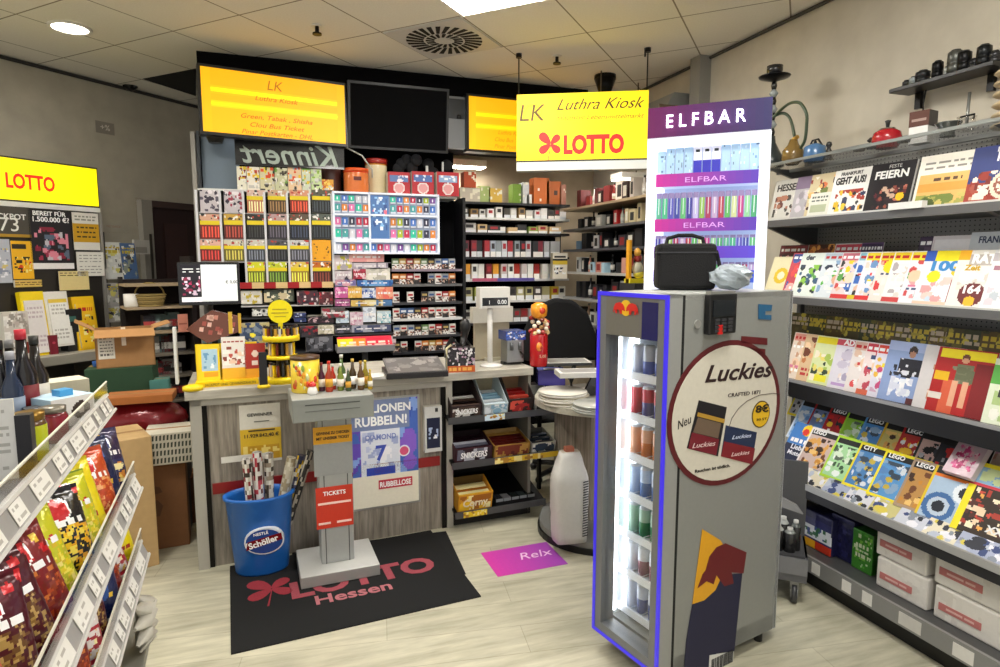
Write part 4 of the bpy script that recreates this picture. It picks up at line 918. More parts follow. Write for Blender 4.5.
# till side of the counter
t = root('till_tray', 'flat dark device with a silver lid lying open on the counter', 'device', on_counter(417, 377, -2) @ Matrix.Translation((0, .06, 0)))
MB().box(-.18, -.1, 0, .18, .16, .035, '#181518').build('base', 'plastic', t, bevel=.004)
MB().painted(.34, .012, .27, P('#8c8884').blobs(3, .05, .05, .95, .95, ['#b0aca6', '#c8c4be', '#a09c98'], 12, .14), '#2c2828', 18, 12, x0=-.17).build('lid', 'metal', t, wm(t) @ Matrix.Translation((0, -.09, .036)) @ Matrix.Rotation(R(-80), 4, 'X'))
t = root('paper_pile', 'loose pile of white papers on the counter left of the dark device', 'papers', on_counter(380, 380) @ Matrix.Translation((0, .02, 0)))
for k in range(4): MB().box(-.12, 0, k * .004, .09, .13, k * .004 + .003, '#d8d6d2').build('sheet', 'paper', t, wm(t) @ Matrix.Rotation(R(k * 7 - 10), 4, 'Z'))
t = root('bread_box', 'round edged tub of black and white sweets with an orange strip', 'sweet tub', on_counter(463, 374, -6) @ Matrix.Translation((0, .06, 0)))
MB().painted(.17, .1, .15, P('#1c181c').blobs(5, 0, .28, 1, 1, ['#e8e4e4', '#a8889c', '#302830', '#c8c0c4', '#1c181c'], 34, .09).r(0, 0, 1, .26, '#c05820').lines(3, .05, .05, .9, .22, 1, '#e8a848', .7), '#383034', 22, 20, x0=-.085).build('body', 'gloss', t)
MB().tube([(-.09, -.005, 0), (-.09, -.005, .15), (-.06, .0, .17)], .008, '#d8cca0').build('edge', 'plastic', t)
t = root('hand_scanner', 'black handheld scanner on a bent stand in front of the pack shelves', 'scanner', on_counter(475, 372) @ Matrix.Translation((-.02, .12, 0)))
MB().tube([(.02, 0, 0), (.03, 0, .12), (-.05, 0, .16), (-.09, 0, .2)], .008, '#141414').tube([(-.02, 0, .22), (.05, 0, .13), (.06, 0, .05)], .006, '#181818').build('stand', 'plastic', t)
MB().ball(-.0, -.0, .27, .035, .03, .05, '#141416').tube([(0, 0, .25), (-.02, -.01, .16)], [.028, .016], '#141416').tube([(-.08, 0, .2), (-.12, 0, .14), (-.13, 0, .08)], [.02, .016, .01], '#1a1a1c').build('head', 'plastic', t)
# price display on a pole
PD = Pl(on_counter(495, 368).translation + Vector((0, .08, 0)), 3)
t = root('price_display', 'white customer price display on a tall white pole', 'price display', PD.m)
u, v, w, h = fit(PD, 479, 287, 509, 308)
MB().box(u, -.02, v, u + w, .06, v + h, '#d8d6d0').build('head', 'plastic', t, bevel=.004)
MB().box(u + .015, -.022, v + h * .12, u + w - .015, -.02, v + h * .5, '#1a1c1c').build('screen', 'gloss', t)
text('0.00', h * .2, t, PD.M(u + w * .72, v + h * .2, .023), '#e8e8e8', 'faint_glow'); text('1', h * .18, t, PD.M(u + w * .3, v + h * .2, .023), '#e8e8e8', 'faint_glow')
MB().cyl(0, .02, .012, v, .017, '#dcdad6').build('pole', 'plastic', t); MB().lathe([(.075, 0), (.07, .01), (.02, .02)], '#d8d6d2').build('foot', 'plastic', t)
u2, v2, w2, h2 = fit(PD.off(-.2), 473, 307, 513, 362)
t = root('till_printer', 'beige till screen seen from behind between the display pole and the pack shelves', 'till', PD.M(u2, 0, -.2))
MB().box(0, 0, v2 + h2 * .72, w2, .06, v2 + h2, '#c8c4b8').box(.02, .02, v2 + .02, w2 - .02, .05, v2 + h2 * .72, '#a89e88').box(w2 * .3, .0, 0, w2 * .7, .12, v2 + .03, '#b4ae9c').build('housing', 'plastic', t)
# grey device with blue cover
t = root('coffee_dispenser', 'grey box shaped grinder with a blue patterned cover', 'dispenser', on_counter(515, 365) @ Matrix.Translation((0, .04, 0)))
MB().box(-.06, -.05, .02, .06, .06, .2, '#8c8e8e').build('body', 'metal', t, bevel=.005)
MB().box(-.065, .0, 0, .065, .05, .02, '#1a1a1a').build('foot', 'plastic', t)
cv = MB(); rg = random.Random(5)
cv.painted(.14, .13, .06, P('#1c3c88').blobs(6, 0, 0, 1, 1, ['#101838', '#e8e8f0', '#2850b8', '#4878d0'], 26, .08), '#1c3c88', 16, 8, x0=-.07, y0=-.055, z0=.165); cv.build('cover', 'gloss', t)
for x in (-.03, .03): MB().cyl(x, -.052, .1, .15, .012, '#606264').build('button', 'metal', t)
MB().tube([(.03, -.055, .09), (.045, -.07, .07), (.04, -.07, .05)], .006, '#303030').build('lever', 'metal', t)
# red lolly tin
t = root('lolly_tin', 'tall red lollipop tin with an orange round lid figure on top', 'lolly tin', on_counter(540, 366) @ Matrix.Translation((0, .02, 0)))
MB().lathe([(.055, 0), (.058, .01), (.058, .2), (.05, .215)], '#b01018', n=28).build('body', 'gloss', t)
MB().ball(-.02, -.05, .13, .022, .014, .03, '#e8882c').ball(-.015, -.054, .125, .012, .012, .016, '#c02818').build('picture', 'gloss', t)
text('5,00', .02, t, wm(t) @ Matrix.Translation((0, -.059, .06)), '#f0c0a0')
fg = MB(); rg = random.Random(2)
for k in range(34):
    a = rg.uniform(0, 6.28); z = rg.uniform(.21, .31); fg.ball(.06 * math.cos(a) * rg.uniform(.3, 1), .055 * math.sin(a), z, .016, .016, .014, rg.choice(['#e8c890', '#a83028', '#d88850', '#f0e0c8', '#702018']), 8, 6)
fg.build('lolly_ring', 'gloss', t)
MB().lathe([(.03, .31), (.05, .325), (.055, .36), (.05, .395), (.02, .41), (0, .411)], '#e89420', n=24).ball(0, -.048, .36, .022, .012, .022, '#c83c18').build('head', 'gloss', t)
# till cover, laptop, folders behind the round table
t = root('chair_back', 'large black rounded office chair back behind the counter', 'chair', Matrix.Translation((2.08, 4.55, 0)) @ Matrix.Rotation(R(-15), 4, 'Z'))
prf = [(-.3, .86), (-.29, 1.12), (-.2, 1.3), (-.05, 1.37), (.1, 1.35), (.22, 1.25), (.3, 1.05), (.31, .86)]
MB().prism(prf, -.04, .04, '#08080a').build('backrest', 'cloth', t, bevel=.03)
MB().ball(0, .0 - .3, .5, .28, .26, .05, '#0c0c0e').build('seat', 'cloth', t)
MB().cyl(0, -.3, .08, .47, .03, '#202020').tube([(0, 0, .9), (0, .04, .6), (0, -.2, .5)], .025, '#181818').build('column', 'metal', t)
for k in range(5):
    a = k * 1.2566; MB().tube([(0, -.3, .1), (.28 * math.cos(a), -.3 + .28 * math.sin(a), .06)], .02, '#181818').ball(.28 * math.cos(a), -.3 + .28 * math.sin(a), .028, .028, .028, .028, '#101010').build('leg', 'plastic', t)
for j, (px, py, w, d, h, c, tp, lb) in enumerate(((570, 366, .3, .2, .02, '#383838', '#d0cec8', 'open grey folder with white sheets on the worktop behind the red tin'), (582, 378, .26, .16, .03, '#b8b6b0', '#d8d6d0', 'white flat tray on the worktop right of the red tin'))):
    tag(MB().box(-w / 2, 0, 0, w / 2, d, h, c, top=tp).box(-w / 2 + .02, .02, h, w / 2 - .02, d - .02, h + .002, '#8c8a86').build('document_tray', 'paper', None, on_counter(px, py, -12)), lb, 'tray')

# round table at the counter end
RC = Vector((1.83, 3.3, 0)); RZ = .84
t = root('round_table', 'pale quarter round end table attached to the counter', 'table', Matrix.Translation(RC))
pts = [(.45 * math.cos(R(a)), .45 * math.sin(R(a)) * .9) for a in range(150, 281, 8)] + [(.06, .42), (-.3, .36)]
MB().slab(pts, RZ - .035, RZ, '#c0bcae').build('top', 'worktop', t)
pts2 = [(x * .92, y * .92) for x, y in pts]
MB().slab(pts2, .03, .07, '#8a8a86').slab([(x * 1.03, y * 1.03) for x, y in pts2], .0, .035, '#141414').build('base', 'painted_steel', t)
MB().slab([(-.12, -.02), (.03, -.1), (.03, .38), (-.2, .34)], .07, RZ - .035, '#87857c').build('cabinet', 'grey_oak', t)
def on_rt(px, py, rot=0): p = atZ(px, py, RZ); return Matrix.Translation((p.x, p.y, RZ)) @ Matrix.Rotation(R(rot), 4, 'Z')
for k in range(7):
    tag(MB().lathe([(.14, 0), (.143, .004), (.14, .009), (.0, .0095)], ['#d0ccc0', '#b8b09c', '#dcd8d0'][k % 3], n=30).build('round_dish', 'gloss', None, on_rt(567, 404) @ Matrix.Translation((.01 * math.sin(k * 2), .05, k * .0105))), 'flat round dish, %s from the bottom of the left stack on the round table' % ORD[k], 'dish', 'stacked dishes on the round table')
for k in range(5):
    tag(MB().lathe([(.12, 0), (.124, .004), (.12, .009), (.0, .0095)], ['#a8aaa4', '#c8cac4'][k % 2], n=30).build('round_dish', 'gloss', None, on_rt(598, 413) @ Matrix.Translation((.01 * math.cos(k * 2), .03, k * .0105))), 'grey round dish, %s from the bottom of the right stack on the round table' % ORD[k], 'dish', 'stacked dishes on the round table')
t = root('ticket_box', 'flat violet blue box with a white patch on the corner of the counter', 'box', on_rt(556, 388, -18) @ Matrix.Translation((-.02, .08, 0)))
MB().box(-.09, 0, 0, .09, .14, .1, '#4c44a0', top='#7c84d0').build('body', 'gloss', t, bevel=.003); MB().box(-.05, .03, .1, .06, .1, .101, '#e8e4f4').build('label', 'paper', t)
for j, (px, py, x0, z0, lb) in enumerate(((579, 396, 0, 0, 'black handle of a tool standing on the round table'), (590, 400, 0, 0, 'dark tilted display edge at the back of the round table'))):
    tag(MB().tube([(0, .1, 0), (-.01, .1, .1), (.02, .11, .17)], [.03, .025, .012], '#101012').build('scraper', 'plastic', None, on_rt(px, py)), lb, 'tool') if j == 0 else tag(MB().prism([(0, 0), (.16, 0), (.16, .2), (.12, .22)], .1, .12, '#16161a').build('tablet_stand', 'gloss', None, on_rt(px, py)), lb, 'stand')
# white sack on the base
t = root('white_sack', 'tall white paper sack standing on the round table base', 'sack', Matrix.Translation((1.485, 3.1, .07)) @ Matrix.Rotation(R(-6), 4, 'Z'))
sk = MB(); nz = 14
for j in range(nz + 1):
    f = j / nz; z = .52 * f; sc = (1 if f < .72 else 1 - (f - .72) * 2.0); rg = random.Random(j)
    wx, wy = .1 * (.93 + .09 * math.sin(f * 3.0)), .075 * max(sc, .35)
    wx *= (1 if f < .72 else 1 - (f - .72) * 1.5)
    for k in range(20):
        a = 2 * math.pi * k / 20; ca, sa = math.cos(a), math.sin(a); e = .45
        sk.v.append((wx * math.copysign(abs(ca) ** e, ca) + rg.uniform(-.003, .003), wy * math.copysign(abs(sa) ** e, sa) + rg.uniform(-.003, .003), z))
for j in range(nz):
    for k in range(20): k2 = (k + 1) % 20; sk.face([j * 20 + k, j * 20 + k2, (j + 1) * 20 + k2, (j + 1) * 20 + k], srgb('#d2d0cc'), True)
sk.face(list(range(20))[::-1], srgb('#c8c8c4')); sk.face([nz * 20 + k for k in range(20)], srgb('#c8c0b4')); sk.build('sack_body', 'paper', t)
zz = MB()
for k in range(22): zz.prism([(.055, .04 + k * .015), (.085, .046 + k * .015), (.085, .052 + k * .015), (.055, .046 + k * .015)], -.081, -.079, '#2c2828')
zz.build('zigzag_strip', 'paper', t); MB().box(-.03, -.02, .515, .02, .02, .545, '#b06850').build('closure', 'card', t)

# ---------------- sweets rack built into the counter
SRK = Pl(C0.M(0, 0, .06).translation, 3.5)
rt_ = root('sweets_rack', 'black three tier wire shelf rack for chocolate boxes in the counter', 'rack', C0.M(1.44, 0, 0))
tiers = []
for yl, yr, x0, x1 in ((419, 409, 448, 562), (464, 452, 452, 556), (514, 500, 455, 545)):
    u0, z0 = SRK.hit(x0, yl); u1, z1 = SRK.hit(x1, yr); z = (z0 + z1) / 2 + .0; tiers.append((u0, u1, z))
    dd = .42
    MB().box(0, 0, -.012, u1 - u0, dd, 0, '#1a1a1c').build('shelf_board', 'metal', rt_, SRK.M(u0, z, 0, 0, -14))
    MB().box(u0, -.012, z - .03, u1, 0, z + .01, '#4a4a4c').build('label_rail', 'painted_steel', rt_, SRK.m)
for u in (tiers[0][0] - .01, tiers[2][1] + .1): MB().box(u, .3, .06, u + .02, .33, .95, '#222224').build('upright', 'metal', rt_, SRK.m)
def candy(tier, px0, px1, h, d, col, cols, label, txt=None, back=None, inner='#403028', d0=.01, items=5, tcol='#ffffff', tl=0, short=''):
    z = tiers[tier][2] + .002 + tl; u0 = SRK.hit(px0, 400)[0]; u1 = SRK.hit(px1, 400)[0]; w = u1 - u0
    TM_ = SRK.M(u0, z, -d0, 0, -14); h *= 1.6; back = back and back * 1.15
    t = root('sweet_carton', label, 'sweet box', TM_)
    b_ = MB(); hb = back or h * 1.7; rg = random.Random(int(px0))
    b_.painted(w, .004, h, P(col).blobs(int(px0), .05, .05, .95, .95, cols, 8, .2), col, 14, 8)
    b_.prism([(0, 0), (d, 0), (d, hb), (0, h)], 0, .004, col); n0 = len(b_.v)
    b2 = MB()
    for xx in (0, w - .004):
        b2.v += [(xx, 0, 0), (xx, d, 0), (xx, d, hb), (xx, 0, h), (xx + .004, 0, 0), (xx + .004, d, 0), (xx + .004, d, hb), (xx + .004, 0, h)]
        q = len(b2.v) - 8
        for ix in ((0, 1, 2, 3), (4, 5, 6, 7), (0, 1, 5, 4), (1, 2, 6, 5), (2, 3, 7, 6), (3, 0, 4, 7)): b2.face([q + i for i in ix], srgb(back and col or inner))
    b2.box(0, d - .004, 0, w, d, hb, inner).box(0, 0, 0, w, d, .004, inner); b2.painted(w, .004, h, P(col).blobs(int(px0), .05, .05, .95, .95, cols, 8, .25), col, 14, 8)
    b2.build('box', 'card', t)
    if txt: text(txt, h * .42, t, TM_ @ Matrix.Translation((w / 2, -.002, h * .3)), tcol, bold=.03, width=w * .72)
    for k in range(items):
        c = rg.choice(cols); y = .02 + (d - .05) * k / max(items, 1)
        o = MB(); o.box(.008, 0, 0, w - .008, .026, h * .75, c).box(.008 + w * .3, -.001, h * .2, w * .6, .0, h * .6, '#f0ece8')
        tag(o.build('candy_bar', 'foil', None, TM_ @ Matrix.Translation((0, y, .006))), 'candy bar, %s from the front in the %s' % (ORD[k], short), 'candy bar', 'candy bars in the rack cartons')
    return t
candy(0, 451, 482, .05, .24, '#2c1c1c', ['#4a3830', '#d8d4d0', '#181010'], 'dark brown carton of white wrapped bars on the top rack tier', 'SNICKERS', .14, '#1c1412', short='dark brown carton, top rack tier')
candy(0, 484, 508, .045, .28, '#b8c4c8', ['#e4eaee', '#88b0c8', '#c8d8e0'], 'pale blue and white carton of bars on the top rack tier', None, .17, '#c4b898', short='pale blue carton, top rack tier')
candy(0, 509, 534, .055, .26, '#241a18', ['#a02020', '#d85040', '#301c18'], 'black carton with a kraft lining of red bars on the top rack tier', None, .19, '#b89c78', items=4, short='black carton, top rack tier')
candy(0, 536, 556, .03, .2, '#c8c8c4', ['#e8e8e4', '#a8b0b8', '#383838'], 'small white carton at the right end of the top rack tier', None, .07, '#909088', items=3, short='small white carton, top rack tier')
candy(1, 455, 492, .06, .22, '#38101c', ['#6c6c7c', '#c0c0cc', '#2c1820'], 'dark maroon carton lettered on its front on the middle rack tier', 'SNICKERS', .085, '#201014', short='dark maroon carton, middle rack tier')
candy(1, 494, 530, .055, .22, '#a87c34', ['#c89848', '#7c3420', '#5a1c18'], 'orange brown carton of dark bars on the middle rack tier', None, .07, '#c8a464', short='orange brown carton, middle rack tier')
candy(1, 532, 556, .045, .2, '#b8b8ac', ['#303440', '#e8e8e0', '#2c3c50'], 'white carton of dark packs at the right of the middle rack tier', None, .06, '#686860', items=3, short='white carton, middle rack tier')
candy(2, 457, 492, .075, .18, '#d89820', ['#f0c020', '#fff0b0', '#a86418'], 'orange yellow carton with cut open front on the lowest rack tier', 'Corny', .12, '#604818', tcol='#f8e8c0', short='orange yellow carton, lowest rack tier')
for j, (px, c) in enumerate(((499, '#2c2c30'), (507, '#78787c'), (515, '#1c2424'), (523, '#3c4c50'), (531, '#202024'))):
    tag(MB().box(0, 0, 0, .05, .12, .03, c, front='#8a8c90').build('chewing_gum_pack', 'gloss', None, SRK.M(SRK.hit(px, 500)[0], tiers[2][2] + .002, -.05)), 'small dark gum pack, %s from left on the lowest rack tier' % ORD[j], 'gum pack', 'gum packs on the lowest rack tier')
for px0, px1, k, c in ((494, 558, 1, '#e0b820'), (462, 486, 2, '#e8c418'), (484, 504, 0, '#c8dce8')):
    u0 = SRK.hit(px0, 400)[0]; u1 = SRK.hit(px1, 400)[0]; z = tiers[k][2]
    MB().painted(u1 - u0, .001, .036, P(c).blobs(k, 0, 0, 1, 1, ['#a87820', '#f0e090', c], 10, .1), x0=u0, y0=-.014, z0=z - .028, nx=16, nz=4).build('label_strip', 'paper', rt_, SRK.m)

# ================================================================== TOBACCO WALL
TY = 5.2; T = Pl((0, TY, 0), 0)
tu = root('tobacco_shelf', 'tall black and steel tobacco shelf wall behind the counter', 'shelf', Matrix.Translation((.4, TY, 0)))
xl = T.hit(198, 200)[0]; xr = T.hit(463, 250)[0]
def TB(name, mb, mat='painted_steel'): return mb.build(name, mat, tu, Matrix.Translation((0, TY, 0)))
TB('back_panel', MB().box(xl, .3, 0, xr, .33, 2.72, '#0e0e10'), 'black_panel')
TB('side_post', MB().box(xl - .03, 0, 0, xl + .0, .34, 2.61, '#8c8880'))
TB('slotted_strip', MB().box(xl + .01, -.0, 2.2, xl + .03, .02, 2.62, '#202428'))
TB('side_post', MB().box(xr, 0, 0, xr + .025, .34, 2.2, '#1a1a1c'))
x240 = T.hit(238, 160)[0]
TB('blue_grey_panel', MB().box(xl + .03, .1, 2.2, x240, .12, 2.66, '#6e7c88'))
# fascia above
f0 = T.hit(196, 60)[0]; f1 = T.hit(517, 100)[0] + .7
ft = root('fascia', 'black fascia band hanging over the tobacco shelf up to the ceiling', 'fascia', Matrix.Translation((.8, TY, 2.6)))
MB().box(f0, .04, 2.62, f1, .4, CEIL, '#0a0a0c').build('band', 'black_panel', ft, Matrix.Translation((0, TY, 0)))
# yellow light boxes
a = T.hit(200, 68); b_ = T.hit(204, 133); c_ = T.hit(345, 84)
SG = Pl((a[0], TY - .25, 0), 10)
su0, sv1 = SG.hit(200, 68); su1 = SG.hit(344, 84)[0]; sv0 = SG.hit(204, 133)[1]; sv1 = (SG.hit(200, 68)[1] + SG.hit(345, 84)[1]) / 2
sv0 = (SG.hit(204, 133)[1] + SG.hit(343, 142)[1]) / 2
def lightbox(pl, u0, v0, u1, v1, name, label):
    t = root(name, label, 'sign', pl.M(u0, v0))
    MB().box(-.02, 0, -.02, u1 - u0 + .02, .1, v1 - v0 + .02, '#161412').build('housing', 'plastic', t)
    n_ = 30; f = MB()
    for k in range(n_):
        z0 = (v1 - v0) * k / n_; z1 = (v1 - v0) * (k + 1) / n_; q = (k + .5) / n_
        tube = max(math.exp(-((q - .45) / .035) ** 2), math.exp(-((q - .67) / .035) ** 2))  # glow of the tubes inside, painted as brighter bands on the face
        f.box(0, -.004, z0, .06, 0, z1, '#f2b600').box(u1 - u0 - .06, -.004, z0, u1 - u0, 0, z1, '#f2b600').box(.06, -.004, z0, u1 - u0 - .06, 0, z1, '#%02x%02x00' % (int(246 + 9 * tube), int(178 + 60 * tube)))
    f.build('face', 'lit_sign', t); return t
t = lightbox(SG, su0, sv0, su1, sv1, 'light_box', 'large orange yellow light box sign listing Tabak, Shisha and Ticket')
sw, sh = su1 - su0, sv1 - sv0
text('LK', sh * .16, t, SG.M(su0 + sw * .49, sv0 + sh * .76, .006), '#a06a00', 'lit_sign', shear=.2)
for s_, y_, w_ in (('Luthra Kiosk', .575, .3), ('Green, Tabak , Shisha', .27, .5), ('Clou Bus Ticket', .14, .38), ('Pinar Postkarten - DHL', .02, .5)):
    text(s_, sh * .075, t, SG.M(su0 + sw * .5, sv0 + sh * y_, .006), '#a85c00', 'lit_sign', shear=.3, width=sw * w_)
# TV and second light box
u0, u1 = T.hit(347, 120)[0], T.hit(446, 120)[0]; v1 = T.hit(395, 88)[1]; v0 = T.hit(400, 152)[1]
t = root('television', 'wide black switched off screen mounted between the two yellow light boxes', 'television', T.M(u0, v0, .06, 0, -7))
MB().box(0, 0, 0, u1 - u0, .06, v1 - v0, '#060608').build('frame', 'plastic', t); MB().box(.02, -.003, .02, u1 - u0 - .02, 0, v1 - v0 - .02, '#020203').build('screen', 'black_panel', t)
t = root('speaker_box', 'grey metal wall box between the black screen and the right light box', 'box', T.M(T.hit(447, 120)[0], T.hit(455, 149)[1], .03))
w_ = T.hit(469, 120)[0] - T.hit(447, 120)[0]
MB().box(0, 0, 0, w_, .05, .42, '#76787a').build('body', 'painted_steel', t); MB().box(0, -.004, .24, w_, 0, .4, '#3c3e40').build('grille', 'metal', t); MB().cyl(w_ * .5, -.0, .24, .27, .02, '#101010').build('knob', 'plastic', t)
S2p = Pl((T.hit(469, 120)[0], TY - .08, 0), 2)
u0 = S2p.hit(469, 120)[0]; v1 = S2p.hit(480, 97)[1]; v0 = S2p.hit(480, 149.5)[1]
t = lightbox(S2p, u0, v0, u0 + 1.0, v1, 'light_box', 'second orange yellow light box, half hidden behind the hanging LOTTO sign')
sh = v1 - v0
for s_, y_ in (('Luthra Kiosk', .32), ('Clou Bus Ticket', .18), ('Pinar Postkarten', .05)): text(s_, sh * .08, t, S2p.M(u0 + .38, v0 + sh * y_, .006), '#c88a00', 'lit_sign', shear=.3, align='C')
t = root('spotlight', 'small black spotlight below the left light box', 'spotlight', T.M(T.hit(217, 140)[0], T.hit(217, 146)[1], .12))
MB().lathe([(.045, 0), (.07, .06), (.06, .12)], '#101012', n=20).build('shade', 'plastic', t); MB().tube([(0, 0, .1), (0, .1, .16), (0, .16, .14)], .012, '#101012').build('arm', 'metal', t)
# mirrored lettering board
KP = Pl((0, TY - .02, 0), 0)
u, v, w, h = fit(KP, 235, 141, 344, 167)
t = root('lettering_board', 'black glossy board with silver mirror written script lettering', 'sign', KP.M(u, v))
MB().box(0, 0, 0, w, .012, h, '#0c0d0c').build('board', 'gloss', t)
text('Kinnert', h * .8, t, KP.M(u + w * .49, v + h * .1, .002), '#aebcb0', 'paper', shear=.3, bold=.015, width=w * .9, mirror=True)
MB().tube([KP.M(*KP.hit(x, y), .01).translation for x, y in ((322, 142), (345, 147), (362, 156), (372, 170), (372, 178))], .007, '#a8a8a0').build('swoosh', 'metal', t, Matrix())
# top products
def tcard(bb, p, label, name='tobacco_box', cat='box', t_=.12, z=None, d=0, nx=12, nz=10, group=None, mat='paper'): return card(T, bb, name, label, cat, p, t_, mat=mat, nx=nx, nz=nz, z=z, d=d, group=group)
zt = T.hit(300, 191.5)[1]
TB('shelf_board', MB().box(xl, 0, zt - .015, xr - .05, .3, zt, '#d8d8d4'))
for j, (x0, x1, y0, c, cs) in enumerate(((237, 247, 168, '#e8e4d0', ['#802018', '#e0c020']), (247, 260, 168, '#f0e8d8', ['#e0b010', '#c03818', '#f0d848']), (260, 275, 168, '#d8d0a8', ['#e8d020', '#e05018', '#304020']), (275, 288, 168, '#c8c8a0', ['#70a040', '#403828', '#e0e0c8']), (288, 302, 166, '#e8c8a0', ['#e04818', '#f0c010', '#a8c8d8']), (302, 311, 168, '#d0d8c0', ['#e8c020', '#80b050', '#e8e8e0']), (311, 322, 168, '#c8dca0', ['#88b838', '#d8d8d0', '#a0a898']), (322, 334, 178, '#e0a030', ['#c05018', '#f0d060']))):
    tcard((x0, y0, x1 - .5, 191), P(c).blobs(j, 0, .35, 1, 1, cs, 8, .22).blobs(j + 9, 0, 0, 1, .5, ['#f0ece4', '#c8c4bc', '#403c38'], 5, .2), 'bright cigarillo carton, %s from left under the mirror lettering' % ORD[j], z=zt, group='cigarillo cartons under the mirror lettering')
def tin(px, py, r, h, col, lid, label, lab=None, dy=.12):
    x = T.hit(px, py)[0]
    t = root('tobacco_tin', label, 'tin', Matrix.Translation((x, TY + dy, zt)))
    MB().lathe([(r * .96, 0), (r, .01), (r, h * .82), (r * .97, h * .88)], col, n=26, cols=[col, lab or col, col]).build('body', 'gloss', t)
    MB().lathe([(r * 1.03, h * .86), (r * 1.03, h), (0, h + .002)], lid, n=26).build('lid', 'gloss', t)
    return t
t = tin(357, 180, .1, .2, '#d83814', '#e85820', 'big orange red tobacco bucket on top of the tobacco shelf', '#e07838', .06)
MB().box(-.03, -.103, .1, .03, -.1, .13, '#602010').build('mark', 'paper', t)
tin(333, 180, .085, .33, '#3a2420', '#7c2c20', 'dark brown tin with a red lid behind the orange bucket', '#5c3830', .2)
tin(379, 180, .09, .3, '#c88020', '#9c2418', 'tall mustard tin with a red lid right of the orange bucket', '#d8c8a0', .16)
for j, (bb, cs) in enumerate((((388, 173, 410, 196), ['#5878b0', '#e8e4ec']), ((412, 172, 434, 196), ['#4868a8', '#d8e0f0']), ((437, 174, 459, 198), ['#88a8d0', '#e8ecf0']))):
    tcard(bb, P('#b01c28').r(.1, .55, .9, .88, cs[0]).blobs(j, .1, .55, .9, .88, cs, 5, .12).c(.5, .3, .26, '#e0d8d4').c(.5, .3, .2, '#d89898'), 'red tobacco carton with blue and white pictures, %s from left on the shelf top' % ORD[j], z=zt, nx=16, nz=14, d=.02 * j)
# cell rack
cols = [(200, 221), (224, 244), (247, 265), (268, 287), (290, 309), (312, 331)]; rws = [(190, 213), (214, 239), (240, 261), (262, 283)]
pal = [[None, None, ('#d8b8a8', '#c07858'), ('#c8a888', '#4c3820'), ('#d89878', '#7c2818'), ('#585848', '#181c20')],
       [('#d8a890', '#7a2418'), ('#c8a040', '#5c2018'), ('#302c28', '#141414'), ('#b89898', '#2c2830'), ('#605040', '#181c28'), ('#586058', '#14181c')],
       [('#e0b0a0', '#701c18'), ('#d8d0b8', '#6c6428'), ('#d0ccc0', '#3c4048'), ('#505058', '#1c1c20'), ('#c8c8c8', '#404048'), ('#f0a818', '#e89810')],
       [None, None, ('#d8d820', '#68701c'), ('#c8d028', '#3c5018'), ('#e8c850', '#987828'), ('#c87018', '#401810')]]
for i, (x0, x1) in enumerate(cols):
    for j, (y0, y1) in enumerate(rws):
        if j == 3 and i < 2: continue
        q = pal[j][i]
        if q is None: p = P('#c8c0c4').blobs(i, 0, 0, 1, 1, ['#383040', '#e8e0e4', '#a0384c' if i else '#585060'], 12, .16)
        elif (i, j) == (5, 2): p = P('#f0a818').blobs(3, .1, .1, .9, .9, ['#c87808', '#503008'], 5, .08)
        else:
            p = P(q[1]).r(0, .72, 1, 1, q[0]).blobs(i * 9 + j, 0, .74, 1, 1, ['#f0ece8', '#303030', '#c04030'], 5, .1).r(0, .58, 1, .72, '#e8d010')
            for k in range(6): p.r(.1 + k * .15, .06, .16 + k * .15, .5, '#%02x%02x%02x' % tuple(int(min(255, v_ * 255 * 1.9 + 26)) for v_ in srgb(q[1])))
        tcard((x0, y0, x1, y1), p, 'cigarillo box in the white cell rack, %s column from left, %s row from top' % (ORD[i], ORD[j]), 'cigarillo_box', nx=20, nz=20, t_=.15, d=.01, group='cigarillo boxes in the white cell rack')
for x in (198.5, 222, 245, 266, 288.5, 310.5, 332.5):
    u = T.hit(x, 240)[0]; TB('cell_divider', MB().box(u - .008, -.02, T.hit(250, 284)[1], u + .008, .25, zt - .015, '#d8d8dc'))
for j, (y0, y1) in enumerate(rws): z = T.hit(265, y1 + .5)[1]; TB('cell_shelf', MB().box(xl, 0, z - .008, T.hit(332, 250)[0], .25, z, '#c8c8cc'))
u, v, w, h = fit(T, 240, 282, 333, 288)
for k in range(8): TB('price_strip', MB().box(u + w * k / 8, -.03, v, u + w * (k + 1) / 8, -.02, v + h, '#a81820' if k % 2 == 0 else '#e0c088'))
# lit vape display
u, v, w, h = fit(T.off(.03), 333, 193, 439, 254)
vt_ = root('vape_display', 'white lit display frame of small vape packs in the tobacco wall', 'display', T.M(u, v, .03))
fm = MB()
for x0, x1 in ((0, .015), (w * .325, w * .34), (w - .015, w)): fm.box(x0, -.02, 0, x1, .03, h, '#e8ecf4')
for z0 in (0, h * .19, h * .22, h * .62, h - .015): fm.box(0, -.02, z0, w, .03, z0 + .014, '#e8ecf4')
fm.build('frame', 'faint_glow', vt_); MB().box(0, .03, 0, w, .04, h, '#98a4bc').build('back_panel', 'faint_glow', vt_)
MB().painted(w * .17, .004, h * .72, P('#4870a8').blobs(3, .1, .2, .9, .95, ['#b8d0e8', '#d86878', '#e8f0f8', '#2c4c88', '#88b8e0'], 12, .2), x0=w * .345, y0=-.004, z0=h * .24, nx=12, nz=16).build('poster', 'faint_glow', vt_)
vc = ['#c02848', '#303048', '#48a0a0', '#a8b828', '#7c4898', '#e070a8', '#4878c8', '#d8d8e0', '#e08838', '#28c0a0']
rg = random.Random(12); cnt = 0
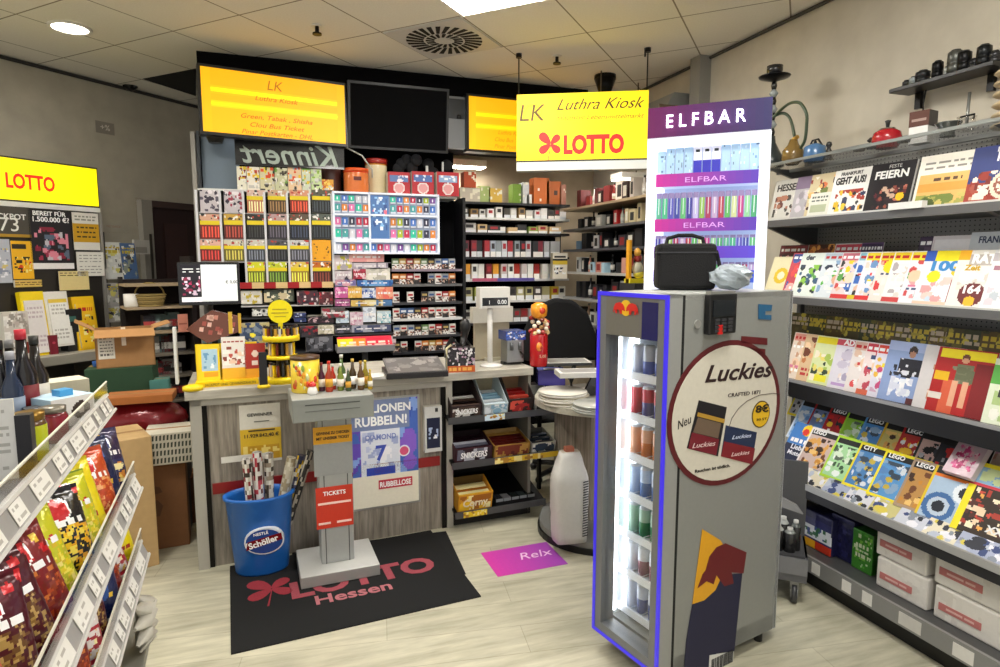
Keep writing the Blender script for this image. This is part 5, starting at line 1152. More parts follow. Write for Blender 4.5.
for z0, hh in ((.03, .14), (.24, .17), (.44, .16), (.67, .14), (.83, .12)):
    for k in range(15):
        xx = .02 + k * .064
        if .31 < xx < .52 and z0 > .2: continue
        c = rg.choice(vc); cnt += 1
        o = MB().painted(w * .05, .03, h * hh * .95, P('#d8dce8').r(.1, .3, .9, .95, c).c(.5, .62, .22, '#f4f4fa'), '#b8bcc8', 5, 5).build('vape_pack', 'paper', None, T.M(u + w * xx, v + h * z0, .02))
        tag(o, '%s vape pack, %s in the %s row from below of the lit frame' % (dict(zip(vc, ['crimson', 'dark', 'teal', 'lime', 'violet', 'pink', 'blue', 'white', 'orange', 'mint']))[c], ORD[k], ORD[[.03, .24, .44, .67, .83].index(z0)]), 'vape pack', 'vape packs in the lit frame')
# leaflets and gum between rack and packs
mid = [((334, 255, 352, 271), '#d8c8c8', ['#c8c040', '#a8a0a8']), ((349, 252, 384, 262), '#e09a98', ['#d08c88', '#e8b0a8']), ((352, 263, 388, 269), '#a89ca8', ['#888090', '#c8c0c8']), ((335, 270, 352, 280), '#c8b8c0', ['#403848', '#d8d0d4']), ((353, 269, 366, 279), '#b83048', ['#902038', '#e8c8d0']), ((366, 268, 390, 280), '#d0ccc0', ['#b8b4a8', '#e8e4d8']), ((335, 279.5, 356, 286), '#9890b8', ['#7068a0', '#d8a0b0']), ((357, 280, 393, 286), '#3c78c0', ['#2858a0', '#70a8e0']),
       ((335, 287, 348, 298), '#c85898', ['#e078b8', '#f0a8d0']), ((348, 286, 362, 298), '#e8b858', ['#f0d080', '#e0a040']), ((362, 288, 376, 298), '#a8b8d8', ['#3858a8', '#e0e4f0']), ((376, 287, 393, 299), '#e89070', ['#f0b090', '#e87060']), ((335, 299, 350, 306), '#b86898', ['#8c3870', '#d890b8']), ((351, 300, 392, 306), '#d8b860', ['#b89030', '#e8d8a0', '#4c78a8']),
       ((322, 308, 345, 318), '#504848', ['#c8c0c0', '#a03040']), ((336, 311, 349, 323), '#c8d8e8', ['#e8f0f4', '#98a8b8']), ((350, 312, 363, 325), '#d8c0cc', ['#c890a8', '#f0e0e8']), ((363, 307, 376, 322), '#d8e0ec', ['#f0f4f8', '#b0b8c8']), ((377, 311, 391, 323), '#c0d4dc', ['#58a8b8', '#e8f0f0']), ((335, 325, 352, 333), '#383840', ['#686878', '#101018']), ((352, 325, 391, 332), '#2c3048', ['#485070', '#a8a8b8']), ((318, 325, 334, 334), '#c8c0a8', ['#e8e0d0', '#a09880']), ((340, 337, 396, 346), '#c8a8b0', ['#e8d0d4', '#a87880'])]
CARDN = ['grey pack with a yellow spot', 'flat salmon pink pack', 'flat violet grey pack', 'pale pink square pack', 'crimson pack', 'cream white pack', 'lilac strip pack', 'bright blue strip pack', 'magenta pack', 'yellow orange pack', 'pale blue and navy pack', 'orange pink pack', 'dark magenta strip pack', 'gold strip pack', 'brown and white pack', 'pale blue tilted pack', 'rose white pack', 'plain whitish pack', 'turquoise white pack', 'small black pack', 'long navy pack', 'beige pack', 'long dusty pink pack']
for j, (bb, c, cs) in enumerate(mid):
    card(T, bb, 'card_stack', CARDN[j] + ' in the column between cell rack and pack shelves', 'card pack', P(c).blobs(j, 0, 0, 1, 1, cs, 7, .2).lines(j, .1, .3, .9, .7, 1, '#f0ecec'), .16, nx=12, nz=8, d=.005 * (j % 3), group='card packs between cell rack and pack shelves')
for y in (286.5, 306.5, 324, 334): z = T.hit(360, y)[1]; TB('shelf_board', MB().box(T.hit(333, y)[0], .0, z - .008, T.hit(394, y)[0], .28, z, '#55555a'))
for y in (262.5, 280): z = T.hit(360, y)[1]; TB('shelf_board', MB().box(T.hit(333, y)[0], .01, z - .004, T.hit(391, y)[0], .28, z, '#85858a'))
# goods under the price strip
low = [((241, 291, 262, 304), '#d8d4c8', ['#e8e4d8', '#c8b030']), ((264, 290, 294, 302), '#3c4438', ['#d8c8a0', '#687060', '#f0e8d0']), ((297, 291, 318, 305), '#4c2c38', ['#c82838', '#a01828', '#e8d8d8', '#302030']), ((319, 292, 333, 305), '#602830', ['#b82838', '#e0c8c8', '#381820']), ((252, 309, 268, 316), '#c8c8c4', ['#e8e8e4', '#282828']), ((294, 313, 306, 322), '#304078', ['#c8d0e8', '#202850']), ((308, 316, 334, 323), '#583848', ['#c8a8b0', '#302028']), ((300, 326, 318, 336), '#383038', ['#a02030', '#201820']), ((306, 337, 333, 352), '#505058', ['#888890', '#202028'])]
for j, (bb, c, cs) in enumerate(low):
    card(T, bb, 'accessory_pack', 'smoking accessory pack, %s of the mixed packs under the red price strip' % ORD[j], 'pack', P(c).blobs(j + 40, 0, 0, 1, 1, cs, 10, .15), .15, nx=14, nz=8, group='mixed packs under the red price strip')
for y in (305, 317, 323.5, 336.5, 352.5): z = T.hit(290, y)[1]; TB('shelf_board', MB().box(T.hit(241, y)[0], 0, z - .01, T.hit(333, y)[0], .28, z, '#c8c8c8' if y < 310 else '#38383c'))
# cigarette packs
PK = [('white', '#e2e0da', '#b82828'), ('red', '#a02020', '#e8e4dc'), ('blue', '#3c5c90', '#e0e4e8'), ('black', '#1c1c20', '#b8a060'), ('silver', '#a0a4a8', '#305088'), ('gold', '#c09848', '#f0e8d0'), ('green', '#6c8c58', '#e4e8dc'), ('orange', '#d88030', '#f0e0c8')]
PM = {}
def pack_mesh(k, s=0):
    if (k, s) not in PM:
        nm, c, c2 = PK[k]
        p = P(c).r(0, 0, 1, .5, '#e8e4e0' if s == 0 else '#302c2c').blobs(k * 3 + s, 0, .05, 1, .5, ['#583028', '#a87860', '#d0b8a8', '#181818'], 7, .2).r(.15, .62, .85, .8, c2)
        PM[(k, s)] = MB().painted(.056, .023, .088, p, c, 8, 10).mesh('cigarette_pack', 'paper')
    return PM[(k, s)]
def pack_row(M0, x0, x1, z, seq, where, pitch=.061, gaps=(), group='cigarette packs on the pack shelves'):
    n_ = int((x1 - x0) / pitch)
    for k in range(n_):
        if k in gaps: continue
        kk = seq[k % len(seq)]
        o = place('cigarette_pack', pack_mesh(kk, (k * 7 + kk) % 2), None, M0 @ Matrix.Translation((x0 + k * pitch, .02, z)))
        tag(o, '%s cigarette pack, %s from left on %s' % (PK[kk][0], ORD[k] if k < 24 else 'last', where), 'cigarette pack', group)
M0 = Matrix.Translation((0, TY, 0)); xa = T.hit(392, 300)[0] + .01; xb = T.hit(462, 300)[0]
for j, (yb, sh_, seq, gaps) in enumerate(((269, '#8a7c88', [6, 5, 1, 5, 6, 3, 4, 2, 4, 2, 0], ()), (284, '#6a6a6a', [7, 7, 1, 0, 0, 4, 0, 4, 7, 7, 0], (4,)), (302, '#404044', [0, 0, 0, 0, 3, 4, 0, 1, 7, 1, 1], (1, 3)), (318, '#d8d8d8', [0, 2, 2, 3, 1, 0, 0, 0, 0, 7, 5], ()), (335, '#404044', [4, 0, 4, 3, 6, 0, 1, 3, 0, 1, 3], ()), (351, '#303034', [3, 0, 3, 0, 7, 5, 7, 1, 0, 3, 0], (2,)))):
    z = T.hit(427, yb)[1]
    TB('shelf_board', MB().box(xa - .01, -.01, z - .02, xb, .28, z, sh_))
    pack_row(M0, xa, xb, z, seq, 'the %s pack shelf from top' % ORD[j], gaps=gaps)
# bright leaflet tray in front of the tobacco wall
t = root('scratch_card_tray', 'grey tray of yellow, orange and red scratch cards in front of the tobacco wall', 'tray', T.M(T.hit(337, 350)[0], T.hit(365, 352)[1], .3))
TT = T.off(.3); w = TT.hit(395, 345)[0] - TT.hit(337, 345)[0]; u = TT.hit(337, 345)[0]; v = TT.hit(365, 352)[1]
MB().box(0, 0, 0, w, .2, .045, '#8c8c90').build('tray', 'painted_steel', t, TT.M(u, v))
MB().painted(w - .02, .02, .13, P('#e03048').r(0, 0, .27, .8, '#f4dc08').r(.27, 0, .5, .8, '#e88820').r(.55, .1, .95, .9, '#e02040').lines(3, .05, .2, .95, .6, 2, '#f8d8c8'), x0=.01, y0=0, z0=.04, nx=26, nz=8).build('scratch_cards', 'paper', t, TT.M(u, v) @ Matrix.Rotation(R(-50), 4, 'X'))
MB().box(w * .45, .1, -v + .0, w * .55, .13, 0, '#505054').build('support', 'painted_steel', t, TT.M(u, v))

# ================================================================== BACK SHELVES (right of the tobacco wall)
BY = 5.45; B = Pl((0, BY, 0), 0)
bs = root('bottle_shelf', 'black back shelf with white edged boards behind the till', 'shelf', Matrix.Translation((2, BY, 0)))
bx0 = B.hit(463, 250)[0]; bx1 = B.hit(567, 250)[0] + .02
def BB(name, mb, mat='painted_steel'): return mb.build(name, mat, bs, Matrix.Translation((0, BY, 0)))
BB('back_panel', MB().box(bx0, .32, 0, bx1, .35, B.hit(500, 203)[1], '#0e0e10'), 'black_panel')
BB('side_panel', MB().box(bx0 - .02, 0, 0, bx0, .35, B.hit(500, 203)[1], '#1a1a1c'))
BYS = [(203, '#2c2c30'), (218, '#e0e0dc'), (233, '#303034'), (257, '#303034'), (279, '#d8d8d8'), (300, '#e0e0dc'), (322, '#38383c')]
def colbox(x0, y_, z, w, h, d, c, label, name, cat, group, p=None, pl=B):
    o = MB().painted(w, d, h, p or P(c).r(.1, .2, .9, .6, '#e8e4dc'), c, 5, 6).build(name, 'paper', None, pl.M(x0, z, -y_))
    return tag(o, label, cat, group)
rg = random.Random(21)
for j, (y, c) in enumerate(BYS):
    z = B.hit(515, y)[1]; BB('shelf_board', MB().box(bx0, -.01, z - .02, bx1, .32, z, c))
    if j == 0: continue
    hh = (B.hit(515, BYS[j - 1][0])[1] - .02 - z)
    x = bx0 + .02; k = 0
    while x < bx1 - .07 and k < 24:
        lim = min(hh * .85, .2)
        if j == 1: w, h, cs = rg.uniform(.045, .07), min(lim, rg.uniform(.07, .1)), ['#dcd8d0', '#c8c4bc', '#48443c', '#e4e0dc', '#8c6c3c']
        elif j == 2: w, h, cs = rg.choice([.05, .09, .12]), rg.uniform(.05, .09), ['#e8e4dc', '#c8a878', '#2c2c2c', '#d8d4cc', '#88a048', '#d8b888']
        elif j == 3: w, h, cs = .05, .15, ['#b0b8c4', '#7c2c38', '#a83038', '#c8c8cc', '#384858', '#2c2c30', '#d84048', '#90989c']
        elif j == 4: w, h, cs = .055, .14, ['#c8bcb8', '#c8b8b8', '#a83020', '#e8a030', '#c8d060', '#e8e8e0', '#6c1c20']
        elif j == 5: w, h, cs = .075, .12, ['#98a040', '#38342c', '#c8a830', '#48403c', '#b0a878', '#e8e4d8']
        else: w, h, cs = .07, .12, ['#b8b4ac', '#605850', '#28282c', '#883830']
        c = rg.choice(cs)
        if x > bx1 - .3 and j == 3: c = '#b0b0b0'
        nm = 'cream red white grey black olive'.split()
        p = P(c).r(0, 0, 1, .4, rg.choice(['#e8e8e8', '#d8dce0', '#f0ece4'])).r(.2, .5, .8, .8, rg.choice(['#302c2c', '#e8e4e0', '#a02830', c]))
        colbox(x, .02 + .04 * rg.random(), z, w, min(h, lim), .06, c, 'small %s pack, %s from left on the %s board of the back shelf' % ('tall' if j in (3, 4) else 'pale' if srgb(c).mean() > .6 else 'dark' if srgb(c).mean() < .3 else 'coloured', ORD[k], ORD[j]), 'liquid_pack', 'pack', 'small packs on the back shelf', p)
        x += w + rg.uniform(.004, .02); k += 1
z = B.hit(490, 279)[1]; BB('price_strip', MB().box(B.hit(472, 275)[0], -.014, z - .02, B.hit(497, 275)[0], -.01, z + .008, '#c05878').box(B.hit(497, 275)[0], -.014, z - .02, B.hit(534, 275)[0], -.01, z + .008, '#6458a8'), 'paper')
z = B.hit(515, 203)[1]
top = [((464, 174, 476, 190), '#b8481c', 'round orange vase like pot'), ((460, 189, 480, 203), '#c8bca8', 'beige carton'), ((480, 186, 490, 202), '#a8b870', 'pale green box'), ((489, 188, 502, 202), '#d8b048', 'yellow and red small box'), ((513, 184, 521, 203), '#6c9020', 'bright green box'), ((523, 182, 529, 203), '#c8c8c8', 'white slim bottle box'), ((527, 194, 532, 203), '#e0dcd4', 'small white box'), ((534, 178, 549, 204), '#c86418', 'large orange box'), ((547, 181, 561, 204), '#b05818', 'orange box with a dark ribbon pattern'), ((560, 183, 566, 203), '#a8705c', 'pinkish brown tall box')]
for j, (bb, c, lb) in enumerate(top):
    p = P(c).blobs(j, 0, .1, 1, 1, [c, '#3c2010' if j == 8 else '#e8e0c8', c], 5, .2)
    card(B, bb, 'carton', lb + ' on the top board of the back shelf', 'box', p, .12, c, nx=8, nz=10, z=z if j != 0 else z + .12)
t = root('back_light', 'flat white lamp glowing in front of the beige back wall', 'lamp', Matrix.Translation(atY(467, 164, 5.75)))
MB().box(-.16, -.08, -.03, .17, .08, .03, '#e8dcc8').build('housing', 'plastic', t); MB().box(-.15, -.07, -.036, .16, .07, -.03, '#ffe8c0').build('diffuser', MATS['panel_light'], t)
MB().box(-.02, .08, -.01, .02, .23, .01, '#5a5040').build('wall_arm', 'plastic', t)
for (px, py, Y_), lb in (((636, 180, 4.9), 'flat white lamp hanging over the side shelf below the yellow hanging sign'), ((600, 140, 4.7), 'flat white lamp hanging behind the yellow hanging sign')):  # the one behind the sign is hidden, added to light the back area
    p_ = atY(px, py, Y_); t = root('back_light', lb, 'lamp', Matrix.Translation(p_))
    MB().box(-.2, -.1, 0, .2, .1, .05, '#e8e4d8').build('housing', 'plastic', t); MB().box(-.19, -.09, -.006, .19, .09, 0, '#fff4e0').build('diffuser', MATS['panel_light'], t); MB().box(-.004, -.004, .05, .004, .004, CEIL - p_.z, '#5a5040').build('cord', 'plastic', t)
# strip lamps below the fascia lighting the shelf
for xx, lb in ((-.12, 'thin bright strip lamp under the left light box'), (.85, 'thin bright strip lamp under the black screen')):
    t = root('strip_lamp', lb, 'lamp', Matrix.Translation((xx, TY + .0, 2.6)))
    MB().box(-.3, -.03, 0, .3, .03, .02, '#d8d8d4').build('housing', 'plastic', t); MB().box(-.29, -.025, -.005, .29, .025, 0, '#ffffff').build('tube', 'lit', t)
t = root('black_bag_row', 'black plush bats and tags hanging in the dark gap below the fascia', 'decoration', T.M(T.hit(430, 165)[0], T.hit(430, 172)[1], -.1))
dk = MB(); rg = random.Random(3)
for k in range(9): dk.ball(rg.uniform(-.25, .25), rg.uniform(-.03, .03), rg.uniform(.0, .12), .05, .03, .05, '#0c0c10', 8, 6)
dk.build('plush', 'cloth', t); MB().box(-.02, -.03, -.02, .0, -.02, .06, '#c8c8c4').box(.12, -.03, .02, .135, -.02, .1, '#c8c8c4').build('tag', 'paper', t)
# hanging striped bag at the corner
t = root('hanging_bag', 'small yellow and black striped bag hanging at the back corner', 'bag', Matrix.Translation(atY(560, 266, 5.3)))
MB().painted(.15, .05, .24, P('#e0d8c8').r(0, .55, 1, .72, '#d8b838').r(0, .72, 1, .78, '#1c1c1c').r(.1, .82, .9, .88, '#202020').blobs(4, .1, .2, .9, .5, ['#303040', '#f0f0f0'], 5, .15), '#b0a890', 12, 18, x0=-.075, z0=-.12).build('body', 'paper', t)
MB().tube([(0, 0, .12), (.01, .02, .3)], .005, '#202020').build('cord', 'plastic', t)

# ---------------- side shelves at the right of the back area (front edge x = 2.5)
SX = 2.5; S = Pl((SX, 0, 0), -90)
ss = root('side_shelf', 'grey side shelf with dark boards running towards the back corner', 'shelf', Matrix.Translation((SX + .2, 4.6, 0)))
sy0, sy1 = 3.95, 5.42
def sm(name, mb, mat='painted_steel'): return mb.build(name, mat, ss, Matrix())
sm('back_panel', MB().box(SX + .36, sy0, 0, SX + .38, sy1, 2.35, '#15120f'), 'black_panel')
sm('end_panel', MB().box(SX + .02, sy0 - .02, 0, SX + .38, sy0, 2.35, '#8c8a84'))
SZ = [(2.145, '#b09c7c'), (1.955, '#5c5c5c'), (1.77, '#4c4c50'), (1.565, '#c0c0bc'), (1.33, '#a8a8a8'), (1.1, '#707070')]
for j, (z, c) in enumerate(SZ):
    sm('shelf_board', MB().box(SX, sy0, z - .02, SX + .36, sy1, z, c))
    rg = random.Random(40 + j); y = sy1 - .16; k = 0; top_ = (.17, .15, .15, .16, .19, .19)[j]
    while y > sy0 + .08 and k < 14:
        w = rg.uniform(.05, .11); h = rg.uniform(.5, 1) * top_
        c = rg.choice([['#5c1c1c', '#e8e0d8', '#7c2424', '#c8c0b8', '#301818'], ['#c82828', '#181818', '#b8b8b0', '#c8b890', '#202020'], ['#141416', '#d8d8d8', '#6888a0', '#1c1c20', '#303038'], ['#a8c8d8', '#e8e8e8', '#1c1c1e', '#c89080', '#202428'], ['#1c1c20', '#c8ccd0', '#282830', '#38383c'], ['#241c18', '#8a6a50', '#c8c8c0']][j])
        if k % 4 == 2:
            bottle(Matrix.Translation((SX + .1, y - .03, z)), c, 'slim bottle, %s from the corner on the %s board of the side shelf' % (ORD[k], ORD[j]), '#303030', '#c8c4bc', top_ * .95 / .3, 'goods on the side shelf')
        else:
            o = MB().painted(w, .1, h, P(c).r(.15, .2, .85, .7, rg.choice(['#e0dcd4', c, '#8c2020', '#202020'])), c, 5, 5).build('boxed_article', 'paper', None, S.M(-y, z, -.05 - rg.random() * .04))
            tag(o, 'boxed article, %s from the corner on the %s board of the side shelf' % (ORD[k], ORD[j]), 'box', 'goods on the side shelf')
        y -= w + rg.uniform(.01, .05); k += 1
# lit canopy box at the corner
q = atY(675, 90, 3.99)
t = root('header_canopy', 'slanted grey header box with a warm picture at the right rear corner', 'header', Matrix.Translation((2.78, 4.3, 2.55)))
MB().prism([(-.12, .0), (.3, .0), (.3, .42), (.14, .42)], 0, .5, '#8a8c88').build('housing', 'painted_steel', t)
MB().painted(.22, .004, .26, P('#6a5a44').blobs(2, 0, 0, 1, 1, ['#c08840', '#382c20', '#a87040', '#e0b870'], 12, .2), x0=.0, y0=-.006, z0=.06).build('picture', 'paper', t)
t = root('flower_vase', 'yellow stand with a red and white figure beside the white display tower', 'display stand', Matrix.Translation((2.2, 3.75, 0)))
zc = atY(634, 240, 3.75).z; zb = atY(634, 283, 3.75).z; xc = atY(634, 260, 3.75).x - 2.2
MB().box(xc - .05, -.02, zb, xc - .03, .02, zc, '#e0a020').box(xc - .05, -.04, zb, xc + .1, .04, zb + .03, '#e0d020').box(xc + .09, -.02, zb, xc + .1, .02, zc - .05, '#c8b090').build('frame', 'plastic', t)
MB().ball(xc + .03, 0, zb + .1, .04, .03, .05, '#c8c4a8').ball(xc + .03, 0, zb + .17, .03, .03, .03, '#8c2018').ball(xc + .02, -.01, zb + .21, .025, .025, .03, '#d8a038').ball(xc + .04, 0, zb + .06, .04, .03, .03, '#d8c840').build('figure', 'gloss', t)
MB().box(xc - .05, -.1, 0, xc + .1, .1, zb, '#2a2a2c').build('pedestal', 'plastic', t)

# ================================================================== HANGING LUTHRA KIOSK / LOTTO SIGN
pL = atZ(517, 52, CEIL); pR = atZ(650, 46, CEIL)
HS = Pl((pL.x, pL.y, 0), math.degrees(math.atan2(pR.y - pL.y, pR.x - pL.x)))
HW = (pR - pL).length
v1 = HS.hit(517, 95)[1]; v0 = HS.hit(517, 161)[1]; vb_ = HS.hit(517, 175)[1]
v1b = HS.hit(650, 93)[1]; 
HB = Pl((pL.x, pL.y, v0), HS.rot)
t = root('hanging_sign', 'yellow hanging sign with Luthra Kiosk script and red LOTTO lettering', 'sign', HB.m)
H = v1 - v0
MB().box(0, 0, -.075, HW, .09, H, '#8c8a70').build('housing', 'plastic', t)
MB().box(0, -.006, .0, HW, 0, H, '#f6dc08').build('face', 'lit_sign', t)
MB().box(0, -.008, -.075, HW, 0, -.005, '#d8dad4').build('bottom_rail', 'faint_glow', t)
MB().box(0, -.009, -.012, HW, 0, .0, '#1c1a10').build('dark_line', 'plastic', t)
for x in (.01, HW - .01): MB().cyl(x, .04, H, CEIL - v0, .005, '#30302c').cyl(x, .04, CEIL - v0 - .03, CEIL - v0, .022, '#18181a').build('rod', 'metal', t)
MB().cyl(HW * .97, .04, CEIL - v0 - .06, CEIL - v0, .008, '#30302c').build('cable', 'plastic', t)
text('LOTTO', H * .27, t, HB.M(HW * .595, H * .1, .007), '#e02018', 'lit_sign', bold=.05, width=HW * .46)
clover(t, HB.M(HW * .265, H * .24, .007), H * .24, '#e02018', 'lit_sign')
text('Luthra Kiosk', H * .17, t, HB.M(HW * .64, H * .75, .007), '#54420c', 'paper', shear=.45, width=HW * .66)
text('Höchster Lebensmittelmarkt', H * .07, t, HB.M(HW * .64, H * .6, .007), '#a88a14', 'paper', shear=.4, width=HW * .66)
text('LK', H * .26, t, HB.M(HW * .12, H * .6, .007), '#6a5410', 'paper', shear=.15)
MB().tube([(HW * .12 + .06 * math.cos(R(a)), -.007, H * .72 + .06 * math.sin(R(a))) for a in range(-60, 240, 20)], .002, '#a88414').build('emblem_ring', 'lit_sign', t)

# ================================================================== VAPE TOWER (ELFBAR)
EL = Pl((1.761, 2.753, 0), -42.5)
ew = math.hypot(2.16 - 1.805, 2.36 - 2.82)
e_top = EL.hit(651, 105)[1]; ehb = EL.hit(712, 134)[1]
u0 = EL.hit(647, 180)[0]; u1 = EL.hit(769, 180)[0]
t = root('vape_tower', 'tall white glowing display tower with a purple ELFBAR header', 'display tower', EL.m)
ET = (EL.hit(651, 106)[1] + EL.hit(772, 101)[1]) / 2
EHB = (EL.hit(651, 136)[1] + EL.hit(770, 131)[1]) / 2 - .005
hd = MB(); n_ = 16
for k in range(n_):
    f = k / (n_ - 1); c = '#%02x%02x%02x' % (int(110 - 54 * f), int(38 + 14 * f), int(96 + 4 * f))
    hd.box(u0 + (u1 - u0) * k / n_, -.02, EHB, u0 + (u1 - u0) * (k + 1) / n_, .3, ET, c)
hd.build('header', 'gloss', t)
text('E L F B A R', (ET - EHB) * .44, t, EL.M((u0 + u1) / 2 - .01, EHB + (ET - EHB) * .3, .024), '#ffffff', 'lit', bold=.0, width=(u1 - u0) * .64, depth=.004)
fw_ = .045
MB().box(u0, -.01, .1, u0 + fw_, .3, EHB, '#f4f6ff').box(u1 - fw_, -.01, .1, u1, .3, EHB, '#f4f6ff').box(u0 + fw_, -.01, EHB - .05, u1 - fw_, .3, EHB, '#f4f6ff').build('lit_frame', MATS['tower_light'] if 'tower_light' in MATS else 'lit_frame_mat' if 'lit_frame_mat' in MATS else attr_mat('tower_light', .4, 0, .6, noise=0), t)
MB().box(u0 + fw_, .28, .1, u1 - fw_, .3, EHB, '#b8c4d8').build('back_panel', 'faint_glow', t)
MB().box(u0, 0, 0, u1, .3, .1, '#c8c8cc').build('base', 'plastic', t)
def estrip(y0, y1, name='ELFBAR', c0=(190, 50, 150), c1=(90, 60, 170)):
    z0 = EL.hit(708, y1)[1]; z1 = EL.hit(708, y0)[1]; b_ = MB(); zb_ = z1 - .035
    for k in range(14):
        f = k / 13; b_.box(u0 + fw_ + (u1 - u0 - 2 * fw_) * k / 14, -.004, z0, u0 + fw_ + (u1 - u0 - 2 * fw_) * (k + 1) / 14, .0, z1, '#%02x%02x%02x' % tuple(int(c0[i] + (c1[i] - c0[i]) * f) for i in range(3)))
    b_.build('price_strip', 'faint_glow', t)
    MB().box(u0 + fw_, 0, zb_ - .008, u1 - fw_, .28, zb_, '#dce4f4').build('shelf_board', 'faint_glow', t)
    if name: text(name, (z1 - z0) * .42, t, EL.M((u0 + u1) / 2 - .0, z0 + (z1 - z0) * .28, .006), '#dca8e8', 'faint_glow', width=(u1 - u0) * .34)
    return z0, z1
sA = estrip(172, 185); sB = estrip(218, 231); sC = estrip(246, 258, None, (120, 60, 170), (90, 70, 200)); sD = estrip(270, 282, None, (110, 70, 190), (60, 90, 200))
iw = u1 - u0 - 2 * fw_
E_ = ELM = EL.m
for k in range(11):
    big = 4 <= k <= 6
    c = '#a8c8e4' if not big else '#e8e8f8'
    h = (EL.hit(708, 142)[1] - sA[1]) * (.8 if k < 1 else 1 if not big else 1.08) + .03
    p = P(c).r(0, 0, 1, .5, '#3a38b0').c(.5, .76, .26, '#202830').c(.56, .8, .17, '#e8e8f4') if big else P(c).blobs(k, 0, .1, 1, .9, ['#d8e8f8', '#7090b8', '#b8d8f0', '#58708c'], 8, .16)
    o = MB().painted(iw / 11 * .9, .06, h, p, '#c8d4e8', 8, 14).build('vape_carton', 'faint_glow', None, EL.M(u0 + fw_ + iw * k / 11 + .002, sA[1] - .03, -.02) @ Matrix.Translation((0, 0, .0)))  # carton emits a little, standing in for the light inside the tower
    tag(o, ('white and blue vape carton' if big else 'pale blue vape carton') + ', %s from left on the top shelf of the white tower' % ORD[k], 'vape carton', 'vape cartons on the top shelf of the tower')
vt = ['#58a888', '#48b080', '#5858b0', '#3c4898', '#60b070', '#3c3c90', '#b8b0d8', '#88b050', '#a03858', '#b8a0c0', '#a83848', '#58a858', '#c0c890', '#b0387c', '#88c090', '#489c68']
for rix, (st, ytop) in enumerate(((sB, 191), (sC, 235), (sD, 262))):
    for k in range(16):
        h = EL.hit(708, ytop)[1] - st[1] + .03; c = vt[(k + 5 * rix) % 16]
        o = MB().painted(iw / 16 * .82, .05, h, P(c).r(0, .86, 1, 1, '#8a7ca8').r(.4, .3, .6, .8, '#dce8e8').r(0, 0, 1, .16, '#c8c4dc'), '#c0b8d8', 7, 12).build('vape_box', 'faint_glow', None, EL.M(u0 + fw_ + iw * k / 16 + .002, st[1] - .03, -.02))  # box colour also glows weakly in place of the tower's light
        tag(o, 'slim coloured vape box, %s from left on the %s shelf of the white tower' % (ORD[k], ORD[rix + 1]), 'vape box', 'vape boxes on the tower shelves')

# ================================================================== DRINKS FRIDGE
P1 = Vector((1.2, 2.255, 0)); FR = Pl(P1, -78.2)
FWd, FD, FH = .385, .71, 1.535
t = root('drinks_fridge', 'slim grey drinks fridge with a blue edged glass door and Luckies sticker', 'fridge', FR.m)
FM_ = FR.m
def fb(name, mb, mat='painted_steel', bevel=0): return mb.build(name, mat, t, None, bevel)
fb('side_panel', MB().box(FWd - .02, .085, .06, FWd, FD, FH, '#8f918e'), bevel=.002)
fb('side_panel', MB().box(0, .085, .06, .02, FD, FH, '#8f918e'), bevel=.002)
fb('top_panel', MB().box(0, .085, FH - .02, FWd, FD, FH, '#b4b6b2'))
fb('back_panel', MB().box(0, FD - .02, .06, FWd, FD, FH, '#e0e4e8'))
fb('bottom_panel', MB().box(0, .085, .06, FWd, FD, .13, '#8a8c8a'))
fb('door_seal', MB().box(.005, .07, .08, .022, .085, FH - .004, '#101010').box(FWd - .022, .07, .08, FWd - .002, .085, FH - .004, '#101010').box(.022, .07, FH - .03, FWd - .022, .085, FH - .004, '#101010').box(.022, .07, .08, FWd - .022, .085, .11, '#101010'), 'matte')
fb('inner_wall', MB().box(.02, .1, .13, .024, FD - .03, FH - .02, '#e8eef4').box(FWd - .024, .1, .13, FWd - .02, FD - .03, FH - .02, '#e8eef4'))
for x in (.04, FWd - .04):
    for y in (.12, FD - .06): fb('foot', MB().cyl(x, y, 0, .06, .018, '#202020'), 'plastic')
# door: blue edge, grey inner frame, header, glass
dr = fb('door', MB().box(.012, 0, .08, .05, .07, FH, '#7c7e80').box(FWd - .05, 0, .08, FWd - .012, .07, FH, '#7c7e80').box(.05, 0, .08, FWd - .05, .07, .13, '#7c7e80').box(.05, .0, FH - .17, FWd - .05, .07, FH - .01, '#7a7872').box(FWd - .012, .004, .08, FWd, .07, FH, '#9a9c9a').box(0, .004, .08, .012, .07, FH, '#9a9c9a').box(0, .004, FH - .012, FWd, .07, FH, '#b8bab8'))
MB().box(0, -.004, .08, .014, .006, FH, '#3a2cd0').box(FWd - .014, -.004, .08, FWd, .006, FH, '#3a2cd0').box(.014, -.004, FH - .016, FWd - .014, .006, FH, '#3a2cd0').box(.014, -.004, .08, FWd - .014, .006, .094, '#3a2cd0').build('blue_edge', MATS['edge_light'] if 'edge_light' in MATS else attr_mat('edge_light', .3, 0, .45, noise=0), dr)
MB().box(.05, .02, .13, FWd - .05, .024, FH - .17, '#ffffff').build('glass', 'clear_glass', dr)
MB().box(FWd * .66, -.002, FH - .17, FWd - .05, .0, FH - .03, '#1c1c60').build('dark_corner', 'gloss', dr)
def bull(pl, u, v, s, parent):
    b_ = MB(); b_.prism([(u + .42 * s * math.cos(k * .3142), v + .42 * s * math.sin(k * .3142)) for k in range(20)], -.004, -.002, '#f0c020')
    for sg in (-1, 1):
        pts = [(.05, -.18), (.1, .05), (.25, .22), (.5, .3), (.8, .22), (.95, .02), (1.0, -.3), (.9, -.1), (.82, -.32), (.7, -.34), (.72, -.12), (.5, -.14), (.42, -.34), (.3, -.34), (.3, -.12)]
        b_.prism([(u + sg * x * s * .95, v + z * s * .95) for x, z in pts], -.006, -.004, '#d82018')
    return b_.build('bull_emblem', 'paper', parent, pl.m)
